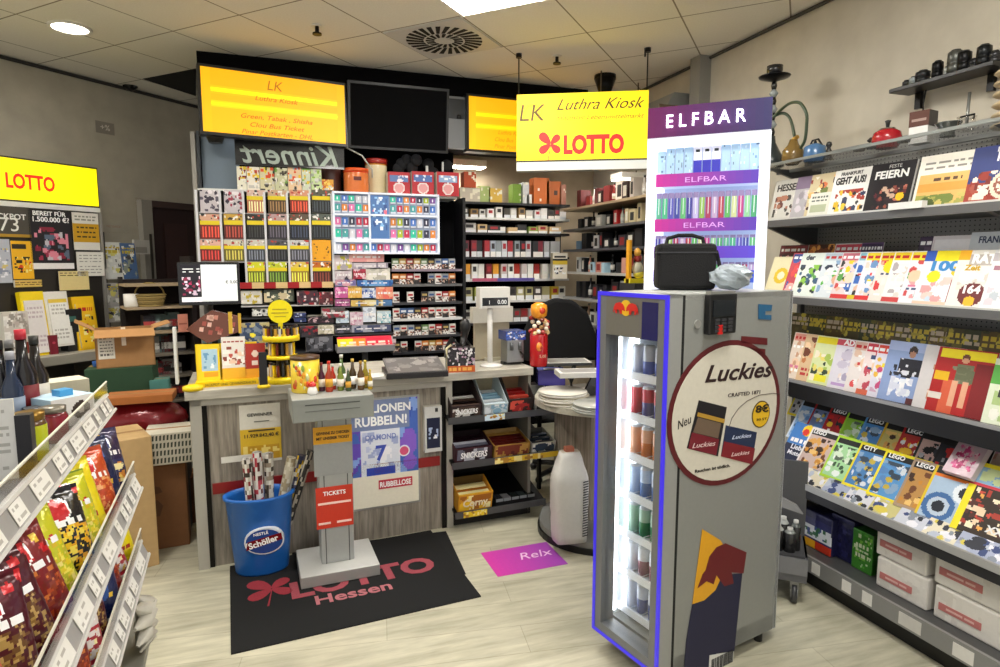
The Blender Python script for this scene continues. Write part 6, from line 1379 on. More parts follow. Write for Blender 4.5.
bu, bv = FR.hit(626.5, 308); bull(FR, bu, bv, FR.hit(640, 308)[0] - bu, dr)
# lights and shelves inside
MB().box(.024, .16, .15, .032, .2, FH - .19, '#f4faff').build('light_tube', MATS['fridge_light'] if 'fridge_light' in MATS else attr_mat('fridge_light', .4, 0, 6.0, noise=0), t)
MB().box(.024, .08, .15, .034, .1, FH - .19, '#f4faff').build('light_tube', 'fridge_light', t)
fz = [.16 + .17 * k for k in range(7)]
cc = [['#3c4c8c', '#c0c8d8'], ['#884058', '#d8dce4'], ['#3c8858', '#a8c8b4'], ['#3c68a8', '#b0c4e0'], ['#c87030', '#d8a080'], ['#4c4880', '#b83848'], ['#5868b0', '#c8ccd8']]
MC = {}
for k, z in enumerate(fz):
    wr = MB().box(.026, .12, z - .006, FWd - .026, FD - .05, z - .002, '#d8dde4').box(.026, .112, z - .008, FWd - .026, .12, z + .025, '#e8ecf2')
    for q in range(6): wr.tube([(.03 + q * .065, .11, z + .02), (.03 + q * .065, .3, z + .02)], .002, '#f0f4f8', 5)
    wr.build('wire_shelf', 'painted_steel', t)
    for q in range(5):
        c1, c2 = cc[k]; c = c1 if q % 3 else c2
        if (k, c) not in MC:
            MC[(k, c)] = MB().lathe([(.022, 0), (.0265, .006), (.0265, .07), (.0265, .124), (.021, .134), (.0, .132)], c, n=18, cols=['#c8ccd0', c, c2, '#c8ccd0', '#b8bcc0']).mesh('drink_can', 'metal' if 0 else 'gloss')
        o = place('drink_can', MC[(k, c)], None, FM_ @ Matrix.Translation((.06 + q * .0665, .17, z + .001)))
        tag(o, 'slim drink can, %s from left on the %s fridge shelf from below' % (ORD[q], ORD[k]), 'drink can', 'drink cans in the fridge')
# side: sticker, decal, lock, labels
SD = Pl(FM_ @ Vector((FWd + .001, 0, 0)), FR.rot + 90)
u, v, w, h = fit(SD, 668, 343, 781, 486); cx, cz_ = SD.hit(727, 413); rx, rz_ = w / 2 * .985, (h / 2)
def ell(a, b, n_=48): return [(cx + a * math.cos(2 * math.pi * k / n_), cz_ + b * math.sin(2 * math.pi * k / n_)) for k in range(n_)]
st = MB().prism(ell(rx, rz_), -.002, 0, '#581018').prism(ell(rx * .93, rz_ * .93), -.003, -.002, '#cfcabc').build('round_sticker', 'paper', t, SD.m); st['label'] = 'round cream sticker with a dark red rim, lettered Luckies'
def sdt(s_, px0, px1, py, hh, c, rot=0, **k_):
    a = SD.hit(px0, py); b = SD.hit(px1, py)
    return text(s_, hh, t if 'par' not in k_ else k_.pop('par'), SD.m @ Matrix.Translation(((a[0] + b[0]) / 2, -.0035, a[1])) @ Matrix.Rotation(R(rot), 4, 'Y'), c, width=b[0] - a[0], **k_)
sdt('Luckies', 704, 771, 384, .066, '#2a1418', 2, shear=.3, bold=.02, par=st)
sdt('CRAFTED 1871', 727, 759, 398, .015, '#3a2c2c', 2, bold=.01, par=st)
sdt('Neu', 677, 691, 427, .034, '#1c1818', -14, shear=.3, par=st)
sdt('Rauchen ist tödlich.', 694, 729, 474, .013, '#2a2420', 3, bold=.02, par=st)
def dec(pts, c, d=.0035, name='printed_pack', par=None, th=.001): return poly_on(SD, pts, c, name, par or st, d, th)
dec([(698, 400), (726, 407), (717, 456), (686, 448)], '#16141a')
dec([(697, 412), (724, 419), (723, 423), (696, 416)], '#b08a30', .0046)
dec([(697, 417), (720, 423), (717, 438), (692, 432)], '#6a5848', .0046)
dec([(691, 432), (718, 439), (715, 455), (687, 448)], '#701424', .0046)
dec([(725, 425), (756, 432), (751, 464), (720, 456)], '#1a2a4c')
dec([(723, 441), (754, 448), (751, 464), (720, 456)], '#7a1420', .0046)
sdt('Luckies', 691, 714, 449, .02, '#e0c8c8', 4, shear=.3, par=st, depth=.0025); sdt('Luckies', 731, 750, 440, .016, '#c8d0e8', 4, shear=.3, par=st, depth=.0025); sdt('Luckies', 730, 748, 457, .016, '#e8d0d0', 4, shear=.3, par=st, depth=.0025)
pc = SD.hit(760, 414); b_ = MB()
b_.prism([(pc[0] + .056 * math.cos(k * .3), pc[1] + .056 * math.sin(k * .3)) for k in range(21)], -.005, -.003, '#5a4408').prism([(pc[0] + .051 * math.cos(k * .3), pc[1] + .051 * math.sin(k * .3)) for k in range(21)], -.006, -.005, '#e0b420'); b_.build('price_coin', 'paper', st, SD.m)
sdt('8€', 754, 767, 413, .03, '#1c1808', 3, bold=.03, par=st, depth=.004); sdt('30 ST.', 755, 766, 421, .01, '#3a3008', 3, par=st, depth=.004)
MB().tube([SD.M(*SD.hit(x, y), .004).translation for x, y in ((728, 428), (731, 418), (738, 408), (746, 401), (758, 395), (772, 393), (779, 394))], .0012, '#4a3a34', 5).build('drawn_line', 'paper', st, Matrix())
dec([(741, 336), (767, 338), (767, 345), (741, 343)], '#5c1018', .001, 'red_label', t); dec([(748, 347), (765, 349), (765, 356), (757, 353)], '#5c1018', .001, 'red_label', t)
# bull decal: yellow, navy and dark red
dec([(702, 529), (720, 540), (728, 553), (722, 575), (715, 590), (704, 600), (692, 604)], '#dca018', .001, 'bull_decal', t)
dec([(692, 604), (704, 600), (715, 590), (722, 575), (742, 573), (734, 651), (716, 653), (709, 667), (684, 667), (686, 640)], '#15163a', .001, 'navy_decal', t)
dec([(725, 543), (746, 552), (743, 573), (731, 572), (733, 583), (724, 586), (716, 575), (713, 584), (706, 581), (697, 588), (702, 574), (705, 570), (709, 556), (716, 547)], '#651018', .0022, 'bull_silhouette', t)
dec([(709, 655), (733, 651), (731, 690), (707, 690)], '#d8d8d4', .0022, 'barcode_label', t)
bb_ = MB(); a = SD.hit(711, 658); e = SD.hit(731, 656); rg = random.Random(1); x = a[0]
while x < e[0]: w_ = rg.choice([.002, .004, .006]); bb_.box(x, -.005, a[1] - .06, x + w_, -.0035, a[1] - .005, '#181818'); x += w_ + rg.choice([.003, .005])
bb_.build('bars', 'paper', t, SD.m)
q = SD.hit(697, 324); MB().prism([(q[0] + .016 * math.cos(k * .5), q[1] + .016 * math.sin(k * .5)) for k in range(13)], -.006, 0, '#c8c8c4').build('door_lock', 'metal', t, SD.m)
dec([(758, 304), (772, 305), (771, 311), (765, 311), (765, 315), (771, 315), (771, 320), (758, 319)], '#1c5880', .001, 'blue_label', t)

# black cool bag on the fridge
BG = Pl(FM_ @ Vector((.15, .32, FH)), -28)
u0 = BG.hit(657, 265)[0]; u1 = BG.hit(717, 265)[0]; hb = BG.hit(686, 244)[1]
t = root('cool_bag', 'black boxy cool bag with a top handle standing on the fridge', 'bag', BG.M((u0 + u1) / 2, .003, 0))
w = u1 - u0
MB().box(-w / 2, 0, 0, w / 2, .16, hb, '#0a0a0c').build('body', 'cloth', t, bevel=.018)
MB().box(-w / 2 - .002, -.002, hb - .04, w / 2 + .002, .162, hb - .034, '#2c2c30').build('zip', 'plastic', t)
MB().tube([(-w * .33, .08, hb - .01), (-w * .3, .08, hb + .022), (-w * .12, .08, hb + .035), (w * .12, .08, hb + .035), (w * .3, .08, hb + .022), (w * .34, .08, hb - .01)], .008, '#101014').build('handle', 'cloth', t)
MB().tube([(w / 2, .03, hb - .03), (w / 2 + .015, .02, hb * .5), (w / 2 + .02, .0, .02), (w / 2 + .05, -.02, .01)], .008, '#101014').build('strap', 'cloth', t)
# card terminal hanging at the side and clear bag
TP = SD.off(.03)
u, v, w, h = fit(TP, 710, 294, 737, 334)
t = root('card_terminal', 'black card terminal hanging at the top of the fridge side', 'card terminal', TP.M(u, v))
MB().box(0, 0, 0, w, .028, h, '#141416').build('body', 'plastic', t, bevel=.005)
MB().box(w * .1, -.003, h * .45, w * .9, 0, h * .85, '#1c2024').build('screen', 'gloss', t)
MB().box(w * .05, .005, h, w * .95, .03, h + .01, '#a8a8a4').build('top_edge', 'metal', t); MB().box(w * .3, -.004, .0, w * .46, 0, .035, '#c82020').build('red_tab', 'plastic', t)
kp = MB()
for i in range(3):
    for j in range(4): kp.box(w * (.18 + .24 * i), -.004, h * (.06 + .09 * j), w * (.34 + .24 * i), 0, h * (.12 + .09 * j), '#3a3a3e')
kp.build('keypad', 'plastic', t)
CBp = Pl(FM_ @ Vector((.3, .42, FH)), -20)
t = root('plastic_bag', 'crumpled clear plastic bag lying on the fridge behind the card terminal', 'plastic bag', CBp.M(CBp.hit(731, 285)[0], .003))
cb = MB(); rg = random.Random(6); n1, n2 = 16, 10
for j in range(n2 + 1):
    tt = math.pi * j / n2
    for i in range(n1):
        a = 2 * math.pi * i / n1; r_ = rg.uniform(.82, 1.1)
        cb.v.append((.085 * r_ * math.sin(tt) * math.cos(a), .06 * r_ * math.sin(tt) * math.sin(a), .055 + .052 * math.cos(tt) * (r_ if 0 < j < n2 else 1)))
for j in range(n2):
    for i in range(n1): k = (i + 1) % n1; cb.face([j * n1 + i, (j + 1) * n1 + i, (j + 1) * n1 + k, j * n1 + k], srgb('#9aa4ac'))
cb.build('film', 'foil', t)

# cart behind the fridge
KP_ = atZ(770, 606, 0)
CT = Pl((2.04, 2.42, 0), -42)
t = root('utility_cart', 'grey wheeled plastic cart behind the fridge with cans on its deck', 'cart', CT.m)
cw0 = CT.hit(752, 560)[0]; cw1 = CT.hit(808, 560)[0]; zd = CT.hit(790, 557)[1]; zt_ = CT.hit(775, 500)[1]
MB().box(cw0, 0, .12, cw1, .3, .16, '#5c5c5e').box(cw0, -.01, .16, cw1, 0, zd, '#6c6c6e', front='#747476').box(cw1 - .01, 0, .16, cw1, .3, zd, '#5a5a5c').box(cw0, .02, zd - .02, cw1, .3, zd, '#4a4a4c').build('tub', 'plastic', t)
MB().box(cw0, .28, .16, cw1, .3, zt_ + .12, '#48484a').box(cw0, 0, zt_, cw0 + .02, .3, zt_ + .03, '#58585a').build('frame', 'plastic', t)
MB().prism([(cw0, zt_ + .06), (cw1 - .06, zt_ - .02), (cw1 - .03, zt_ - .06), (cw0, zt_ - .01)], .02, .04, '#8a8a8c').build('sloped_tray', 'plastic', t)
for x, y in ((cw1 - .05, .04), (cw0 + .04, .04), (cw1 - .05, .27), (cw0 + .04, .27)):
    wl = MB().tube([(x - .012, y, .05), (x + .012, y, .05)], .05, '#3c3c3e', 18).tube([(x - .016, y, .05), (x + .016, y, .05)], .03, '#b8b8b4', 14); o = wl.build('wheel', 'plastic', t)
    MB().box(x - .02, y - .02, .07, x + .02, y + .02, .125, '#8a8a88').build('fork', 'metal', o)
for j, (px, c, hh, r_) in enumerate(((777, '#b0b4b0', .13, .03), (783, '#c8ccc8', .16, .026), (790, '#7c807c', .12, .027), (796, '#5a605c', .15, .024))):
    t = root('spray_can', '%s can, %s from left on the grey cart' % (['pale grey', 'white', 'dark grey', 'slim dark'][j], ORD[j]), 'can', CT.m @ Matrix.Translation((CT.hit(px, 550)[0], .07 + .03 * (j % 2), zd)), 'cans on the grey cart')
    MB().lathe([(r_, 0), (r_, hh * .8), (r_ * .6, hh * .9)], c, n=16, cols=['#282828', c, c]).build('body', 'gloss', t); MB().cyl(0, 0, hh * .9, hh, r_ * .5, '#e0e0dc').build('cap', 'plastic', t)

# ================================================================== MAGAZINE WALL (right)
GX = 2.5; WX = 3.06; YN, YF = .55, 3.05
mw = root('magazine_shelf', 'grey wall shelf unit for magazines along the right wall', 'shelf', Matrix.Translation((2.8, 1.8, 0)))
def mws(name, mb, mat='painted_steel', M=None): return mb.build(name, mat, mw, M or Matrix())
mws('back_panel', MB().box(WX - .02, YN, 0, WX, YF, 2.3), 'perforated_steel')
for y in (YN, 1.72, YF - .03): mws('upright', MB().box(WX - .05, y, 0, WX - .02, y + .03, 2.32, '#5a5a5a'))
def shelf(x, z, th=.03, c='#6a6a68', y1=YF, name='shelf_board'):
    mws(name, MB().box(x, YN, z - th, WX - .02, y1, z, c)); mws('front_rail', MB().box(x - .012, YN, z - .036, x, y1, z + .0, '#606060').box(x - .013, YN, z, x, y1, z + .008, '#c8c8c4'))
XB = 2.62
ZB = 1.885; ZC = 1.463; ZD = .995; ZE = .5; ZF = .17; ZA = 2.2
shelf(XB, ZB); shelf(XB, ZC, c='#4a4a4a')
mws('shelf_board', MB().box(2.65, YN, ZD - .03, WX - .02, YF, ZD, '#3a3a3c')); mws('front_rail', MB().box(2.638, YN, ZD - .09, 2.65, YF, ZD - .004, '#1a1a1c').box(2.635, YN, ZD - .006, 2.65, YF, ZD + .01, '#98989a'))
mws('shelf_board', MB().box(2.5, YN, ZE - .03, WX - .02, YF, ZE, '#3a3a3c')); mws('front_rail', MB().box(2.488, YN, ZE - .055, 2.5, YF, ZE - .012, '#29292b').box(2.484, YN, ZE - .012, 2.5, YF, ZE + .02, '#aaaaa8'))
mws('base_deck', MB().box(2.5, YN, 0, WX - .02, YF, ZF - .05, '#1c1c1c').box(2.45, YN, ZF - .03, WX - .02, YF, ZF, '#4a4a4a').box(2.445, YN, ZF - .075, 2.46, YF, ZF + .005, '#8a8a88'))
rg = random.Random(31); y = YF - .1
while y > YN + .1:
    w_ = rg.choice([.05, .08, .1]); mws('price_tag', MB().box(2.4435, y - w_, ZF - .065, 2.445, y, ZF - .01, rg.choice(['#dcdad4', '#c8c6c0', '#e4e2dc'])), 'paper'); y -= w_ + rg.choice([.06, .1, .13])
mws('glass_shelf', MB().box(2.6, YN, ZA - .012, WX - .02, YF, ZA, '#c8d0cc'), 'acrylic'); mws('glass_rail', MB().box(2.592, YN, ZA - .013, 2.6, YF, ZA + .001, '#7c807c').box(2.8, YN, ZA - .03, 2.82, YF, ZA - .012, '#6a6c6a'))
for y in (YN + .2, 1.73, YF - .1): mws('bracket', MB().prism([(2.66, ZA - .012), (WX - .02, ZA - .012), (WX - .02, ZA - .12)], y, y + .02, '#4a4a48')); mws('bracket', MB().prism([(2.66, ZB - .03), (WX - .02, ZB - .03), (WX - .02, ZB - .16)], y, y + .02, '#4a4a48'))

MAGM = {}
def mags(x, z, tilt, lst, w, h, where, yaw=4.5, lift=0, group=None, cat='magazine', name='magazine', t_=.006, pyref=None):
    """lst: (left pixel, pixel row at its foot, cover, title tuples, label[, width])"""
    pl = Pl((x, 0, z + lift), -90, 0)
    for j, it in enumerate(lst):
        px, py, p, titles, lb = it[:5]; ww = it[5] if len(it) > 5 else w; hh = it[6] if len(it) > 6 else h
        u = pl.hit(px, py)[0]
        M = pl.M(u, .004, 0, yaw, tilt)
        mb = MB().painted(ww, t_, hh, p, '#e8e6e0', 26, 34)
        for q in titles or ():
            pass
        if titles:
            t = root(name, lb, cat, M, group); mb.build('cover', 'paper', t)
            for s_, th, tx, tz, c, kw in titles: text(s_, th, t, M @ Matrix.Translation((tx * ww, -.001, tz * hh)), c, **kw)
        else: tag(mb.build(name, 'paper', None, M), lb, cat, group)
FOOD = ['#c86830', '#8c3020', '#e8b060', '#607028', '#f0e0c0', '#402018']
# row B: cookbooks and city guides
mags(XB + .03, ZB, 14, [
    (768, 218, P('#c4c2ba').blobs(1, .1, .08, .9, .6, ['#603028', '#d8d4cc', '#a06850', '#383430'], 10, .14), [('HESSEN', .04, .5, .72, '#28241e', dict(bold=.03, width=.16))], 'light grey guide titled HESSEN at the far end of the book shelf'),
    (789, 217, P('#a8a4a8').r(0, .7, 1, 1, '#786480').blobs(2, .1, .08, .9, .66, ['#c8c0c8', '#908890', '#e0d8a8'], 10, .16), None, 'grey violet cover right of the HESSEN guide'),
    (803, 216, P('#c8b890').blobs(3, 0, .1, 1, .95, FOOD + ['#e8e0d0'], 16, .18), None, 'food picture cover with salmon and greens, left of GEHT AUS!', .16),
    (806, 217, P('#d8d8cc').r(.1, .2, .9, .5, '#a8b090').lines(4, .1, .6, .9, .9, 2, '#505850'), None, 'small pale booklet in front of the food picture cover', .12, .13),
    (826, 216, P('#e8e6e0').blobs(5, .12, .08, .9, .55, ['#303858', '#e8b020', '#a03020', '#202020', '#f0c838', '#c86030'], 12, .13), [('FRANKFURT', .018, .45, .87, '#26241f', dict(bold=.02, width=.12)), ('GEHT AUS!', .036, .45, .68, '#1c1a18', dict(bold=.04, width=.165))], 'white city guide titled GEHT AUS! on the book shelf', .215),
    (862, 214, P('#181418').blobs(6, .15, .05, .9, .5, ['#602028', '#8c4838', '#c8a890', '#241c20', '#b06858', '#301c20'], 20, .1).c(.78, .28, .09, '#f0b818'), [('FESTE', .018, .55, .88, '#c8c8c4', {}), ('FEIERN', .038, .5, .68, '#f0f0ec', dict(bold=.03, width=.16))], 'black cover titled FEIERN with a yellow dot on the book shelf', .215),
    (910, 211, P('#e4e0d4').r(.04, .04, .96, .62, '#e0b068').r(.04, .3, .96, .45, '#e89c48').blobs(7, .04, .04, .96, .24, ['#70803c', '#a0a050', '#4c5c2c', '#c8b868'], 14, .14).lines(2, .1, .7, .9, .9, 2, '#88847c', .4).lines(9, .3, .48, .8, .56, 1, '#584030', .5), None, 'cream cover with an orange evening landscape on the book shelf', .24),
    (962, 208, P('#2c3870').r(0, .0, 1, .35, '#983828').blobs(8, .05, .05, 1, .55, ['#8c2c20', '#c8a088', '#a04c3c', '#e8d8c8', '#702018'], 20, .13).c(.62, .3, .26, '#d8c8b4').c(.62, .3, .2, '#8c5040').blobs(9, .45, .18, .8, .42, ['#e8dccc', '#7c3828'], 7, .08), [('FRANKFURT', .02, .68, .88, '#e8e8f0', dict(bold=.02)), ('KINDER', .045, .68, .72, '#f4f4f8', dict(bold=.03, width=.14))], 'dark blue cover titled KINDER with a bowl of nuts, right end of the book shelf', .24)],
    .2, .235, '', group=None, cat='guide book', name='guide_book', t_=.012)
tag(MB().box(0, -.03, 0, .0 + .16, .0, .03, '#e0e0dc').build('price_holder', 'plastic', None, Pl((XB, 0, ZB), -90).M(Pl((XB, 0, ZB), -90).hit(893, 207)[0], .0, .0)), 'long white label holder standing on the edge of the book shelf', 'label holder')
# row C
GL = ['#e8e8f0', '#d04848', '#f0d020', '#3868b8', '#58a048', '#e0b8a0', '#282828']
def head(seed, bg, hc, cols=None, foot=None, yb=None):
    p = P(bg).blobs(seed, .05, .1, .95, .82, cols or GL, 12, .16).r(.02, .82, .98, .98, hc).lines(seed, .06, .85, .94, .95, 1, '#ffffff' if srgb(hc).mean() < .6 else '#c02020', .6)
    rg_ = random.Random(seed)
    for k in range(4):
        a_, b__ = rg_.uniform(.04, .5), rg_.uniform(.08, .68); p.lines(seed + k, a_, b__, a_ + .4, b__ + rg_.uniform(.05, .12), 1, rg_.choice(['#c83838', '#f0e8e0', '#384870', '#e8d020', '#d87898', '#f4f4f0']), .6)
    p.c(rg_.uniform(.2, .8), rg_.uniform(.4, .6), .15, rg_.choice(['#e8c8a8', '#d8a888', '#f0d8c0']))
    if yb: p.c(yb[0], yb[1], .16, '#f0d818')
    if foot: p.r(0, 0, 1, .1, foot)
    return p
mags(XB + .16, ZC, 12, [
    (772, 290, head(1, '#5c2c30', '#802830', ['#b84850', '#302830', '#d0a0a0']), None, 'dark red magazine, back row of the magazine shelf at its far end'),
    (800, 285, P('#7c3c18').blobs(2, 0, .4, 1, 1, ['#c87028', '#3c1c10', '#e09840', '#602c14'], 16, .16), None, 'brown orange fantasy magazine in the back row', .2),
    (826, 285, head(3, '#d8d4d0', '#c84858'), None, 'white magazine with a red masthead in the back row'),
    (852, 285, head(4, '#70507c', '#3c2c50'), None, 'violet grey magazine in the back row', .12),
    (908, 290, head(5, '#302038', '#3c2848', ['#503858', '#201828']), None, 'dark purple magazine in the back row left of the white one', .14, .29),
    (921, 290, P('#dcd8dc').r(.05, .7, .95, .95, '#ecebef').r(.0, .6, 1, .68, '#b8b0b8'), None, 'plain white magazine in the back row above the number 100 magazine', .2, .29),
    (958, 290, P('#d4dce4').r(0, .0, 1, .7, '#c83848').lines(3, .05, .5, .95, .62, 1, '#f0e8e0', .7), [('FRANKFURT', .03, .55, .84, '#2c3c60', dict(bold=.02, width=.17))], 'pale magazine titled FRANKFURT in the back row, right end', .22, .3)],
    .2, .27, '', lift=.02, yaw=3)
mags(XB + .03, ZC, 20, [
    (763, 297, P('#e0d8b0').c(.5, .5, .28, '#d8b820').c(.5, .5, .14, '#e8e0c0'), None, 'cream magazine with a yellow ring at the far left of the magazine row', .17, .23),
    (781, 297, head(11, '#c04050', '#304890', ['#e04848', '#3858a8', '#f0b0a8']), None, 'red and blue magazine beside the cream ring magazine'),
    (790, 298, P('#e0e8e0').blobs(12, .05, .08, .95, .72, ['#283850', '#58a048', '#e8e8e4', '#385878', '#88c040', '#203028'], 16, .14), [('der', .03, .3, .84, '#303848', dict(bold=.03))], 'white magazine with green figures lettered der'),
    (812, 299, head(13, '#d8e0e4', '#b8c8d0', ['#58b048', '#203048', '#e8e8e8', '#88a8c8']), None, 'pale magazine with green stripe right of the der magazine'),
    (829, 300, head(14, '#e0d0d0', '#c86878', None, '#d83838'), None, 'magazine with a rose masthead and red foot line', .19),
    (846, 300, head(15, '#d8e0e8', '#80b8c8', None, '#d8c020'), None, 'pale blue magazine, yellow foot line, middle of the magazine row'),
    (853, 301, head(16, '#e4e0e8', '#f0d818', ['#e8d0c0', '#e04040', '#f4f0ec', '#6890c0'], '#d83030'), None, 'magazine with a yellow masthead and red foot', .2),
    (867, 302, head(17, '#e8e0d8', '#e8cc20', ['#f0e8e0', '#d8a890', '#d84040'], None, (.3, .7)), None, 'magazine with a yellow masthead and a yellow dot', .2),
    (880, 303, head(18, '#ecece8', '#f0d010', ['#d8d0c8', '#e8e8e8', '#b0a8a8'], '#c84040'), None, 'white women magazine with a strong yellow masthead', .2),
    (897, 304, head(19, '#e4e4ec', '#f0dc28', ['#e8a0a0', '#58a048', '#e8e8f0', '#c84848']), None, 'magazine with a yellow and red corner left of the number 100 magazine', .19),
    (911, 306, P('#dce4ec').r(0, .8, 1, 1, '#f0e010').r(0, .8, .22, 1, '#2c58b8').blobs(20, .1, .05, .9, .5, ['#f0f0f4', '#e0c8c0', '#c8d8e8', '#d8a0a0'], 9, .15).c(.3, .52, .14, '#f0e020').c(.78, .62, .14, '#e8c818').r(.7, .05, .88, .48, '#902028').r(0, 0, 1, .06, '#e8c8b0'), [('100', .045, .5, .63, '#3c88c8', dict(bold=.04, width=.12))], 'pale blue magazine with a big blue 100 and yellow masthead', .2),
    (944, 309, P('#e8e4dc').r(.0, .82, .2, 1, '#f0b010').r(.2, .72, 1, .92, '#b8b0a8').blobs(21, .1, .3, .9, .65, ['#e8dcd0', '#d0c8c0', '#f0ece8'], 8, .15).c(.4, .22, .23, '#682428').c(.4, .1, .1, '#e8b020'), [('RÄTSEL', .04, .62, .77, '#f8f8f8', dict(bold=.05, width=.16)), ('Zeit', .025, .3, .64, '#c8a010', dict(bold=.03)), ('164', .035, .4, .24, '#f4f0f0', dict(bold=.04))], 'cream puzzle magazine titled RÄTSEL with a dark red disc', .22),
    (978, 311, P('#e4e4e4').blobs(22, .05, .05, .95, .6, ['#f0f0f0', '#b8c0c8', '#d8c8d0'], 12, .14).r(0, .8, 1, .95, '#b8b0b4').lines(4, .05, .62, .9, .76, 1, '#a07080'), None, 'grey white puzzle magazine at the right end of the magazine row', .24)],
    .2, .25, '')
# row D
OL = ['#6c6424', '#a89830', '#3c3c1c', '#c8b840', '#58502c', '#8c7c28']
back = []
for j, px in enumerate(range(786, 990, 17)):
    back.append((px, 345 + (px - 786) * .14, P(['#4c4420', '#3a4024', '#5c4a20'][j % 3]).blobs(j, 0, .6, 1, 1, OL, 10, .14).lines(j, .05, .72, .95, .94, 2, '#c8b030' if j % 2 else '#b8a890', .6), None, 'dark olive pulp magazine, %s from left in the back row under the yellow magazines' % ORD[j], .17))
mags(2.8, ZD + .09, 8, back, .17, .27, '', group='dark olive magazines in the back row')
mags(2.68, ZD, 16, [
    (784, 379, head(31, '#e0d0c0', '#d89080', ['#c89878', '#e8c8a8', '#804030', '#f0e8e0']), None, 'magazine with faces and a rose masthead, first in the film magazine row'),
    (795, 381, P('#d8b890').blobs(32, .05, .3, .95, .95, ['#e0a878', '#c07848', '#f0d0a8', '#6c3824'], 12, .2).lines(4, .1, .1, .9, .3, 2, '#b83030'), None, 'magazine with orange toned faces, second in the film magazine row'),
    (806, 384, P('#d8e0a8').blobs(33, .05, .05, .95, .8, ['#f0e8d0', '#c84040', '#a8c058', '#e8d870', '#304030'], 16, .16).r(.02, .85, .9, .98, '#e8d820').r(.2, .05, .6, .2, '#e8e030'), None, 'yellow green magazine with a yellow masthead in the film magazine row'),
    (826, 388, P('#dcd8e0').blobs(34, .05, .1, .95, .8, ['#e8d8d0', '#c8c0d0', '#a8a0b8', '#f0e8e8'], 14, .17).r(.0, .86, 1, .98, '#c84858').r(.1, .05, .9, .12, '#b898c8'), [('ADEL', .03, .45, .88, '#f8f4f4', dict(bold=.03))], 'lilac white magazine titled ADEL in the film magazine row', .2),
    (843, 391, head(35, '#e4dcd8', '#d8b0a0', ['#e0c0a8', '#c88068', '#f0ece8', '#d84848']), None, 'pale magazine with small portraits right of ADEL'),
    (855, 394, head(36, '#e8d8d4', '#c83848', ['#f0e0d8', '#d87858', '#c04858', '#e8e8e8'], '#d86848'), None, 'magazine with a red masthead left of the man in white trousers'),
    (866, 397, head(37, '#e0dce8', '#d8402c', ['#c84878', '#e8b840', '#d0a8c0', '#f0f0f0']), None, 'violet magazine with a red title touching the man in white trousers', .17),
    (876, 400, P('#8fa4d0').r(0, .85, 1, 1, '#a8b8e0').c(.55, .86, .1, '#2c1c1c').c(.55, .8, .075, '#b08068').r(.32, .45, .8, .72, '#1c1c28').blobs(38, .15, .42, .85, .72, ['#181820', '#d8d8e0', '#20202c'], 9, .09).blobs(39, .2, .08, .7, .42, ['#e8ecf4', '#d8dcec', '#f4f4f8'], 12, .13).r(.65, 0, 1, .1, '#58282c'), None, 'blue cover with a seated man in a black jacket and white trousers', .215, .29),
    (911, 406, P('#d8d4d4').blobs(40, .3, .1, .8, .9, ['#c89878', '#e8d0c0', '#b07858', '#e8e8e8'], 12, .13).c(.6, .85, .1, '#b88858').r(.55, 0, 1, .2, '#c8d4d0'), None, 'pale cover with a standing woman right of the seated man', .17, .29),
    (924, 409, P('#b02020').r(.68, .0, 1, .8, '#7c1418').r(.04, .85, .98, .98, '#f4e010').r(.2, 0, .45, .5, '#d86040').c(.5, .86, .075, '#6c3c24').c(.5, .82, .055, '#d8a080').r(.38, .48, .66, .76, '#707458').blobs(41, .32, .44, .7, .72, ['#64684c', '#80846c'], 7, .1).r(.36, .12, .46, .5, '#e0a888').r(.55, .12, .64, .5, '#e0a888').r(.02, .5, .28, .62, '#e8b818').r(0, .2, .24, .3, '#e0d8d0'), None, 'red cover with a woman in a green dress under a yellow masthead', .235, .29),
    (980, 424, P('#d8e0c8').r(0, .6, 1, .9, '#58a848').blobs(42, .1, .05, .9, .5, ['#e8e8dc', '#a8c080'], 8, .2), [('BABY', .03, .4, .42, '#303030', dict(bold=.03))], 'pale green cover lettered BABY at the right end of the film magazine row', .22, .27)],
    .19, .265, '')
# row E: slanted children's magazines, three steps
def lego(seed, bg, border, lg=True): 
    p = P(bg)
    p.blobs(seed, .06, .08, .94, .78, {'b': ['#5888c0', '#d8e0e8', '#384858', '#88a8c8', '#c8b040'], 'g': ['#a8c890', '#e8f0e8', '#385838', '#d8e8d0', '#586858'], 'o': ['#c88830', '#6c3c18', '#e8c070', '#3c2414', '#d8a050'], 'k': ['#303038', '#a8a8b0', '#181818', '#c82828'], 'r': ['#c82020', '#e8e8e8', '#f0c020', '#282828']}[border[1]], 18, .13)
    p.r(0, .82, 1, 1, '#181818')
    for e in ((0, 0, .05, 1), (.95, 0, 1, 1), (0, 0, 1, .05), (0, .95, 1, 1)): p.r(*e, border[0])
    return p
LGT = lambda s='LEGO': [(s, .022, .28, .86, '#f4f4f4', dict(bold=.03, name='masthead'))]
rg = random.Random(51)
third = [(x, 425, lego(60 + j, ['#b8b8b8', '#e0c830', '#3c3c44', '#c8d0a0'][j % 4], (['#e8d820', '#202020', '#c82020', '#d8d8d8'][j % 4], 'kgro'[j % 4])), None, 'comic magazine, %s from left in the top step of the comic rack' % ORD[j], .2) for j, x in enumerate((786, 800, 816, 832, 846, 862, 878, 894, 910, 926, 942))]
mags(2.79, ZE + .25, 30, third, .2, .24, '', group='comic magazines on the top step')
second = []
